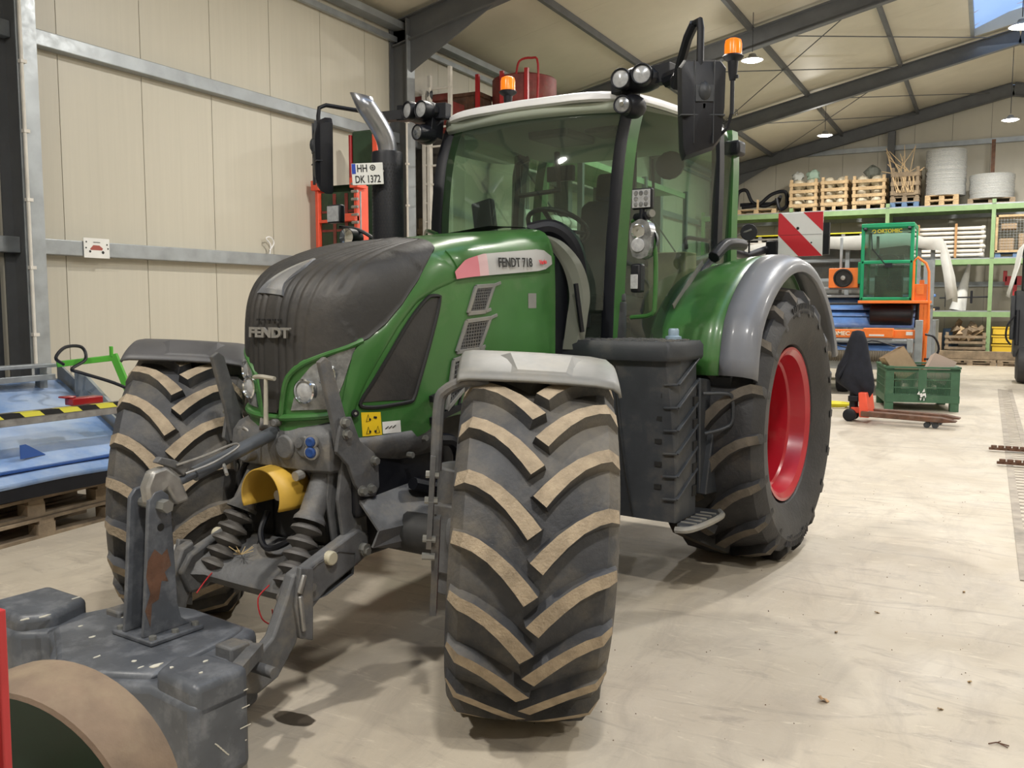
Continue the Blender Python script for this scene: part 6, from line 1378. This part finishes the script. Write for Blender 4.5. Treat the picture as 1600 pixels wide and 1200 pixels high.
# roller brush
m = MB(); pr = []
for i in range(90): pr += [(.085, i * .04), (.11, i * .04 + .02)]
m.lathe([(r, h) for r, h in pr], hr((-4.7, 17.15, .70)), (1, 0, 0), 16); m.build('brush_roller', mat('brown_roller', (.13, .11, .08), .7), HV, ang=10)
m = MB(); hb(m, (-4.6, 17.2, .95), (-1.1, 17.3, 1.0)); hb(m, (-4.6, 17.3, .45), (-1.2, 18.5, .7)); hb(m, (-1.22, 17.1, .55), (-1.12, 17.4, 1.02)); hb(m, (-1.1, 17.15, .5), (-.98, 17.25, 1.35)); hb(m, (-4.6, 18.0, 1.9), (-2.0, 18.05, 1.95)); hb(m, (-4.6, 18.0, 1.75), (-2.1, 18.3, 1.80))
for x in (-2.55, -1.9): hb(m, (x, 18.3, 1.8), (x + .05, 18.35, 2.9))
m.build('grey_frame', M_galv, HV, bev=.008)
m = MB(); m.tube(smooth_path([hr(p) for p in ((-.95, 17.35, 1.1), (-.8, 17.35, 1.05), (-.72, 17.35, .85), (-.8, 17.35, .68), (-.95, 17.35, .66))], 4), .02, 6); m.tube(smooth_path([hr(p) for p in ((-2.6, 17.15, .98), (-2.2, 17.1, .85), (-1.8, 17.1, .98), (-1.4, 17.1, .88))], 4), .012, 6); m.build('black_hose', M_black, HV)
for x, y, lab in ((-2.32, 17.6, 1), (-1.5, 18.6, 2), (-3.9, 17.6, 3)):
    o = MB().lathe([(0, -.11), (.2, -.11), (.24, -.09), (.25, 0), (.24, .09), (.2, .11), (0, .11)], hr((x, y, .25)), (1, 0, 0), 20).build('wheel', M_black, HV); MB().lathe([(.12, .112), (.1, .1), (0, .1)], hr((x, y, .25)), (1, 0, 0), 16).build('wheel_hub', M_galv, o)
m = MB(); hb(m, (-2.4, 17.5, .25), (-2.2, 17.7, .6)); hb(m, (-1.6, 18.4, .25), (-1.4, 18.6, .6)); hb(m, (-4, 17.5, .25), (-3.8, 17.7, .6)); hb(m, (-1.3, 17.6, .2), (-1.1, 18.4, .5)); m.build('wheel_fork', M_dkgrey, HV)
m = MB(); hb(m, (-2.68, 17.9, 1.93), (-2.15, 18.3, 2.30)); fb = m.build('fan_box', M_org, HV, bev=.012)
MB().lathe([(.17, 0), (.175, -.02), (.15, -.025), (.14, -.005), (0, -.005)], hr((-2.42, 17.9, 2.115)), (0, 1, 0), 24).build('fan_opening', M_blk, fb); MB().lathe([(0, -.03), (.04, -.025), (.05, 0)], hr((-2.42, 17.9, 2.115)), (0, 1, 0), 12).build('fan_motor', M_steel, fb)
# ---------------------------------------------------------------- machine under a white tarpaulin, behind the harvester
TP = thing('covered_machine', 'machine behind the harvester covered with a white tarpaulin', 'machine', (-2.6, 20.5, 0), 0)
def tr_(p): return Vector((p[0] + 2.6, p[1] - 20.5, p[2]))
random.seed(11); rows = []
for i in range(9):
    y = 19.6 + 1.9 * i / 8; rows.append([tr_((x, y, 3.02 - .12 * abs(x + 2.6) / 2 * (abs(x + 2.6) > 1.2) + .02 * sin(i * 1.3 + x * 3))) for x in np.linspace(-4.9, -.85, 14)] + [tr_((-.74, y, 2.6)), tr_((-.66 + .03 * sin(i * 2.1), y, 2.2)), tr_((-.6 + .05 * sin(i * 1.9), y, 1.75 + .1 * sin(i * 1.3)))])
front = [Vector((p.x, p.y - .02 + .02 * sin(k * 1.7), p.z - .26 - .03 * sin(k * .9))) if k < 14 else p + Vector((-.12, -.02, -.05)) for k, p in enumerate(rows[0])]
MB().grid([front] + rows).build('white_tarpaulin', M_sheet, TP, solid=.01, ang=50)
m = MB(); m.box(tr_((-4.8, 19.9, .5)), tr_((-.9, 21.2, 1.3)))
for x in (-4.7, -2.6, -1.25, -1.0): m.box(tr_((x - .04, 19.75, 0 if x in (-4.7, -1.0) else .5)), tr_((x + .04, 19.85, 2.9)))
for z in (1.6, 2.1, 2.5): m.box(tr_((-4.8, 19.8, z)), tr_((-1.0, 19.85, z + .06)))
m.box(tr_((-1.15, 19.7, 1.6)), tr_((-.95, 19.75, 2.5)))
for x in (-4.6, -1.1): m.box(tr_((x - .1, 20.9, 0)), tr_((x + .1, 21.1, .6)))
m.build('machine_frame', M_galv, TP, smooth=False)
MB().box(tr_((-4.7, 20.1, 1.3)), tr_((-1.3, 20.15, 2.85))).build('machine_panel', M_fgrey, TP, smooth=False)
# ---------------------------------------------------------------- machine cut by the right picture edge
RM = thing('sheeted_machine', 'dark machine with hanging white sheet at the right picture edge', 'machine', (1.3, 21.6, 0), 0)
def rr_(p): return Vector((p[0] - 1.3, p[1] - 21.6, p[2]))
rows = []; random.seed(12)
for j in range(12):
    y = 20.85 + .12 * j; rows.append([rr_((x + .03 * sin(j * 1.7 + z * 3), y, z)) for x, z in ((1.9, 2.98), (1.2, 3.0), (.72, 2.95), (.55, 2.75), (.5, 2.4), (.44, 2.1), (.38, 1.8 + .06 * sin(j * 2)))])
fr_ = [Vector((p.x + .02, p.y - .05 + .03 * sin(k * 2.2), p.z - (.0 if k > 2 else .75 + .1 * k))) for k, p in enumerate(rows[0])]
MB().grid([fr_] + rows).build('white_sheet', M_sheet, RM, solid=.01, ang=50)
m = MB(); m.box(rr_((.5, 20.95, .55)), rr_((2.0, 22.2, 1.9))); m.box(rr_((.62, 20.9, 1.9)), rr_((1.9, 22.0, 2.85))); m.box(rr_((.42, 20.9, .9)), rr_((.5, 21.1, 1.8))); m.build('machine_body', M_dkgrey, RM, bev=.02)
m = MB(); m.tube(smooth_path([rr_(p) for p in ((.5, 20.85, 1.4), (.38, 20.82, 1.2), (.36, 20.82, .95), (.45, 20.85, .8))], 4), .02, 6); m.cyl(rr_((.55, 20.8, .8)), rr_((.55, 20.95, 1.5)), .04); m.build('machine_hose', M_black, RM)
o = MB().lathe([(0, -.16), (.32, -.16), (.4, -.12), (.42, 0), (.4, .12), (.32, .16), (0, .16)], rr_((.72, 21.2, .42)), (1, 0, 0), 24).build('machine_tyre', M_rubber_r, RM); 
MB().lathe([(0, -.16), (.32, -.16), (.4, -.12), (.42, 0), (.4, .12), (.32, .16), (0, .16)], rr_((1.8, 21.2, .42)), (1, 0, 0), 24).build('machine_tyre', M_rubber_r, RM)

# ---------------------------------------------------------------- green bulk bin, pallet truck, jacket, boxes
BN = thing('green_bulk_bin', 'green plastic bulk bin with cardboard in it, behind the pallet truck', 'bin', (-.95, 15.52, 0), radians(12))
L, D, H = 1.02, 1.16, .68
m = MB()
for sy in (-1, 1):
    m.box((-L / 2, sy * D / 2 - .02, .13), (L / 2, sy * D / 2 + .02, .24))
    for k in range(10): m.box((-L / 2, sy * D / 2 - .012, .60 + k * 0), (L / 2, sy * D / 2 + .012, .64))
for sx in (-1, 1): m.box((sx * L / 2 - .02, -D / 2, .13), (sx * L / 2 + .02, D / 2, .24)); m.box((sx * L / 2 - .02, -D / 2, .60), (sx * L / 2 + .02, D / 2, .64))
for sx in (-1, 1):
    for sy in (-1, 1): m.box((sx * (L / 2 - .05) - .06, sy * (D / 2 - .05) - .06, 0), (sx * (L / 2 - .05) + .06, sy * (D / 2 - .05) + .06, H))
for z in (.65,): 
    for a, b in (((-L / 2 - .02, -D / 2 - .03, z), (L / 2 + .02, -D / 2 + .02, H)), ((-L / 2 - .02, D / 2 - .02, z), (L / 2 + .02, D / 2 + .03, H)), ((-L / 2 - .03, -D / 2, z), (-L / 2 + .02, D / 2, H)), ((L / 2 - .02, -D / 2, z), (L / 2 + .03, D / 2, H))): m.box(a, b)
m.box((-L / 2, -D / 2, .13), (L / 2, D / 2, .16)); m.box((-.06, -D / 2 - .02, .16), (.06, -D / 2 + .02, .64)); m.build('bin_shell', M_gcrate, BN, smooth=False)
m = MB()
for k in range(40):
    x = -L / 2 + .13 + k * .0198; m.box((x, -D / 2 - .008, .24), (x + .009, -D / 2 + .008, .60)); m.box((x, D / 2 - .008, .24), (x + .009, D / 2 + .008, .6))
for k in range(46):
    y = -D / 2 + .12 + k * .0205; m.box((-L / 2 - .008, y, .24), (-L / 2 + .008, y + .01, .60)); m.box((L / 2 - .008, y, .24), (L / 2 + .008, y + .01, .6))
for z in (.24, .36, .48, .6): m.box((-L / 2, -D / 2 - .014, z - .008), (L / 2, -D / 2 + .01, z + .008)); m.box((-L / 2 - .014, -D / 2, z - .008), (-L / 2 + .01, D / 2, z + .008))
m.build('bin_slats', M_gcrate, BN, smooth=False)
m = MB(); m.lathe([(0, .001), (.02, 0)], (0, 0, 0), (0, -1, 0), 8); pts = [(-.01, .3), (.02, .33), (.03, .39), (.0, .37), (-.02, .33)]
m = MB()
for P in ([(-.02, .21), (.01, .22), (.0, .28), (-.03, .27)], [(.0, .23), (.04, .24), (.05, .20), (.06, .23), (.05, .28), (.01, .27)], [(-.07, .26), (-.03, .25), (-.04, .31)], [(.0, .29), (.04, .30), (.03, .35)], [(-.03, .2), (-.02, .16), (.0, .2)], [(.02, .16), (.04, .17), (.03, .22)]): m.prism(P, -D / 2 - .026, -D / 2 - .022, 'y')
m.build('white_mark', M_white, BN, smooth=False)
def open_box(t, a, b, c, m_, flaps=True):
    m = MB(); w = .006
    for p, q in (((-a, -b, 0), (a, b, w)), ((-a, -b, 0), (-a + w, b, c)), ((a - w, -b, 0), (a, b, c)), ((-a, -b, 0), (a, -b + w, c)), ((-a, b - w, 0), (a, b, c))): m.box(p, q)
    m.build('box_shell', m_, t, smooth=False)
t = thing('cardboard_box', 'open brown cardboard box tilted in the green bin', 'box', (-1.08, 15.35, .5), 0); t.rotation_euler = (radians(-6), radians(-32), radians(20)); open_box(t, .17, .2, .44, M_card)
t = thing('cardboard_box', 'pale pinkish cardboard box lying in the green bin', 'box', (-.72, 15.4, .42), 0); t.rotation_euler = (radians(-10), radians(24), radians(8)); MB().box((-.17, -.2, 0), (.17, .2, .40)).build('box_shell', mat('pale_cardboard', (.48, .38, .32), .8), t, smooth=False)
PJ = thing('pallet_truck', 'orange hand pallet truck with rusty forks before the green bin', 'pallet truck', (-1.3, 13.25, 0), radians(-5))
for y in (-.2, .2):
    m = MB(); m.prism([(-.15, .17), (-.15, .10), (.85, .08), (1.03, .095), (1.03, .11), (.85, .145)], y - .075, y + .075, 'y'); f_ = m.build('fork', M_rust, PJ, bev=.01)
    MB().cyl((.78, y - .05, .04), (.78, y + .05, .04), .04, n=14).cyl((.68, y - .05, .04), (.68, y + .05, .04), .04, n=14).build('load_roller', M_dkgrey, f_)
m = MB(); m.prism([(-.18, .08), (-.05, .08), (-.10, .42), (-.2, .42)], -.22, .22, 'y'); m.box((-.32, -.08, .12), (-.15, .08, .2)); m.build('pump_frame', M_redor, PJ, bev=.01)
m = MB(); m.cyl((-.3, 0, .12), (-.3, 0, .45), .06); m.box((-.36, -.1, .28), (-.22, .1, .36)); m.build('pump_unit', M_black, PJ, bev=.01)
for y in (-.1, .1): MB().lathe([(0, -.03), (.075, -.03), (.09, -.02), (.09, .02), (.075, .03), (0, .03)], (-.33, y, .09), (0, 1, 0), 20).build('steering_roller', M_black, PJ)
m = MB(); m.beam((-.3, 0, .4), (-.28, 0, 1.05), .04, .04); m.tube(smooth_path([(-.28, -.0, .98), (-.28, -.05, 1.03), (-.28, -.06, 1.1), (-.28, 0, 1.13), (-.28, .06, 1.1), (-.28, .05, 1.03), (-.28, 0, .98)], 3), .014, 6); m.build('pull_handle', M_redor, PJ)
JK = thing('dark_jacket', 'dark navy jacket hung over the pallet truck handle', 'jacket', (-1.57, 13.24, 1.22), 0)
rows = []; random.seed(4)
for i, (z, a, b, dx) in enumerate(((.05, .02, .02, 0), (.03, .08, .07, 0), (-.12, .13, .09, 0), (-.3, .15, .11, -.01), (-.45, .2, .13, -.03), (-.6, .235, .14, -.03), (-.68, .24, .12, -.02), (-.78, .16, .09, .06), (-.85, .08, .06, .1))):
    rows.append([Vector((dx + a * cos(t) * (1 + .14 * sin(4 * t + i * .5) * (i > 2)), b * sin(t) * (1 + .2 * cos(5 * t + i * .7) * (i > 2)), z + .03 * sin(3 * t) * (i > 4))) for t in np.linspace(0, 2 * pi, 28, endpoint=False)])
MB().grid(rows, cv=True).build('jacket_cloth', M_cloth, JK, ang=70); m = MB(); m.grid([[Vector((-.1 - .06 * k, -.06 + .05 * cos(t), -.38 - .11 * k + .05 * sin(t))) for t in np.linspace(0, 6.28, 10, endpoint=False)] for k in range(3)], cv=True); m.build('sleeve', M_cloth, JK)
t = thing('yellow_hose_coil', 'yellow hose coiled flat on the floor left of the pallet truck', 'hose', (-2.15, 14.9, 0), 0); P = []
for k in range(90): a = k * .35; r = .18 + .001 * k; P.append((r * 1.3 * cos(a) + .02 * sin(k), r * .9 * sin(a), .012 + .0007 * k))
MB().tube(P, .012, 6).build('hose', M_hose, t)
# toothed loader tines at the right edge
t = thing('chain_tines', 'pair of dark chain-like tines with steel bracket lying at the right edge', 'implement', (.6, 10.8, 0), 0)
for y, x0 in ((.42, -.52), (-.55, -.45)):
    m = MB(); m.box((x0, y - .02, .02), (.1, y + .02, .045)); 
    for k in range(8): m.lathe([(0, .0), (.03, .0), (.03, .03), (0, .03)], (x0 + .05 + k * .07, y, .04), (0, 0, 1), 6)
    m.build('chain_tine', M_rust, t)
m = MB(); m.prism([(.02, .5), (.1, .5), (.3, .1), (.3, -.6), (.1, -.6), (.05, -.1)], .0, .03, 'z'); m.box((.28, -.6, 0), (.34, .7, .1)); m.build('tine_bracket', M_galv, t, bev=.006)
# crumbs: dead leaf, twig, wood chips
def chip(name, lab, x, y, a, b_, m_, rz, h=.006):
    t = thing(name, lab, {'dead_leaf': 'leaf', 'dry_twig': 'twig', 'wood_chip': 'chip'}[name], (x, y, 0), rz)
    MB().grid([[Vector((a * (i / 4 - .5) * (1 - .5 * abs(j - 1)), b_ * (j / 2 - .5), h * (1 + .8 * sin(i + j)))) for j in range(3)] for i in range(5)]).build('piece', m_, t, solid=.003)
chip('dead_leaf', 'curled pale brown dead leaf on the floor right of the near tyre', -.53, 3.76, .045, .03, mat('leaf_brown', (.55, .36, .2), .7), .3, .012)
t = thing('dry_twig', 'small dry twig on the floor in the lower right corner', 'twig', (.11, 3.68, 0), .3); MB().tube([(-.04, 0, .004), (-.01, .008, .008), (.03, -.004, .004)], .0025, 5).tube([(-.01, .008, .006), (.01, .025, .006)], .002, 5).tube([(.0, .004, .006), (.02, -.02, .004)], .002, 5).build('stem', M_rust, t)
random.seed(21)
for k, (x, y, lab) in enumerate(((-.45, 5.0, 'below the drain strip'), (.0, 4.25, 'above the twig at the lower right'), (-.6, 4.6, 'in the middle of the open floor'), (-.05, 5.6, 'near the right edge of the floor'), (-.1, 3.9, 'left of the dry twig'))):
    chip('wood_chip', 'tiny pale wood chip on the floor ' + lab, x, y, .03, .012, M_wood2 if k % 2 else M_card, random.uniform(0, 3))
m = MB(); random.seed(33)
for k in range(220):
    x, y = random.uniform(-1.6, .9), random.uniform(2.9, 9); s_ = random.uniform(.0012, .0035); m.ball((x, y, s_ * .5), s_, 4)
t = tag(m.build('floor_crumbs', M_rust), 'scattered dark crumbs of soil on the open floor', 'crumbs', kind='stuff')
# ---------------------------------------------------------------- pieces that stand apart become parts of their own
def split_loose(o, limit=80):
    me = o.data; n = len(me.vertices); par = list(range(n))
    def find(a):
        while par[a] != a: par[a] = par[par[a]]; a = par[a]
        return a
    for p in me.polygons:
        v = list(p.vertices); r = find(v[0])
        for w in v[1:]: par[find(w)] = r
    comp = {}
    for p in me.polygons: comp.setdefault(find(p.vertices[0]), []).append(p.index)
    if not (1 < len(comp) <= limit): return
    base = o.name.split('.')[0]
    for ci, polys in enumerate(comp.values()):
        used = {}; vs = []; fs = []; mi = []
        for pi in polys:
            f = []
            for v in me.polygons[pi].vertices:
                if v not in used: used[v] = len(vs); vs.append(tuple(me.vertices[v].co))
                f.append(used[v])
            fs.append(f); mi.append(me.polygons[pi].material_index)
        nm = bpy.data.meshes.new(base); nm.from_pydata(vs, [], fs)
        for m in me.materials: nm.materials.append(m)
        nm.polygons.foreach_set('material_index', mi); nm.polygons.foreach_set('use_smooth', [True] * len(fs)); nm.set_sharp_from_angle(angle=radians(30))
        c = o if ci == 0 else o.copy()
        if ci: COL.objects.link(c)
        c.data = nm
SPL = {'bolt', 'linkage_bolt', 'pivot_bolt', 'wheel_nut', 'post_bolt', 'rib_pocket', 'lower_side_cowl', 'warning_symbol', 'slanted_rib', 'board_hole', 'load_roller', 'printed_symbol', 'red_frame',
       'shelf_post', 'ladder_rail', 'maker_plate', 'data_plate', 'blue_panel', 'belt_strip', 'red_stripe', 'cab_window', 'cab_side_window', 'dark_belt_roll', 'wheel_fork', 'cage_load', 'hitch_pin', 'upright_bracket', 'base_frame', 'cage_frame'}
for o in list(COL.objects):
    if o.type == 'MESH' and o.parent is not None and o.name.split('.')[0] in SPL and not o.children: split_loose(o)
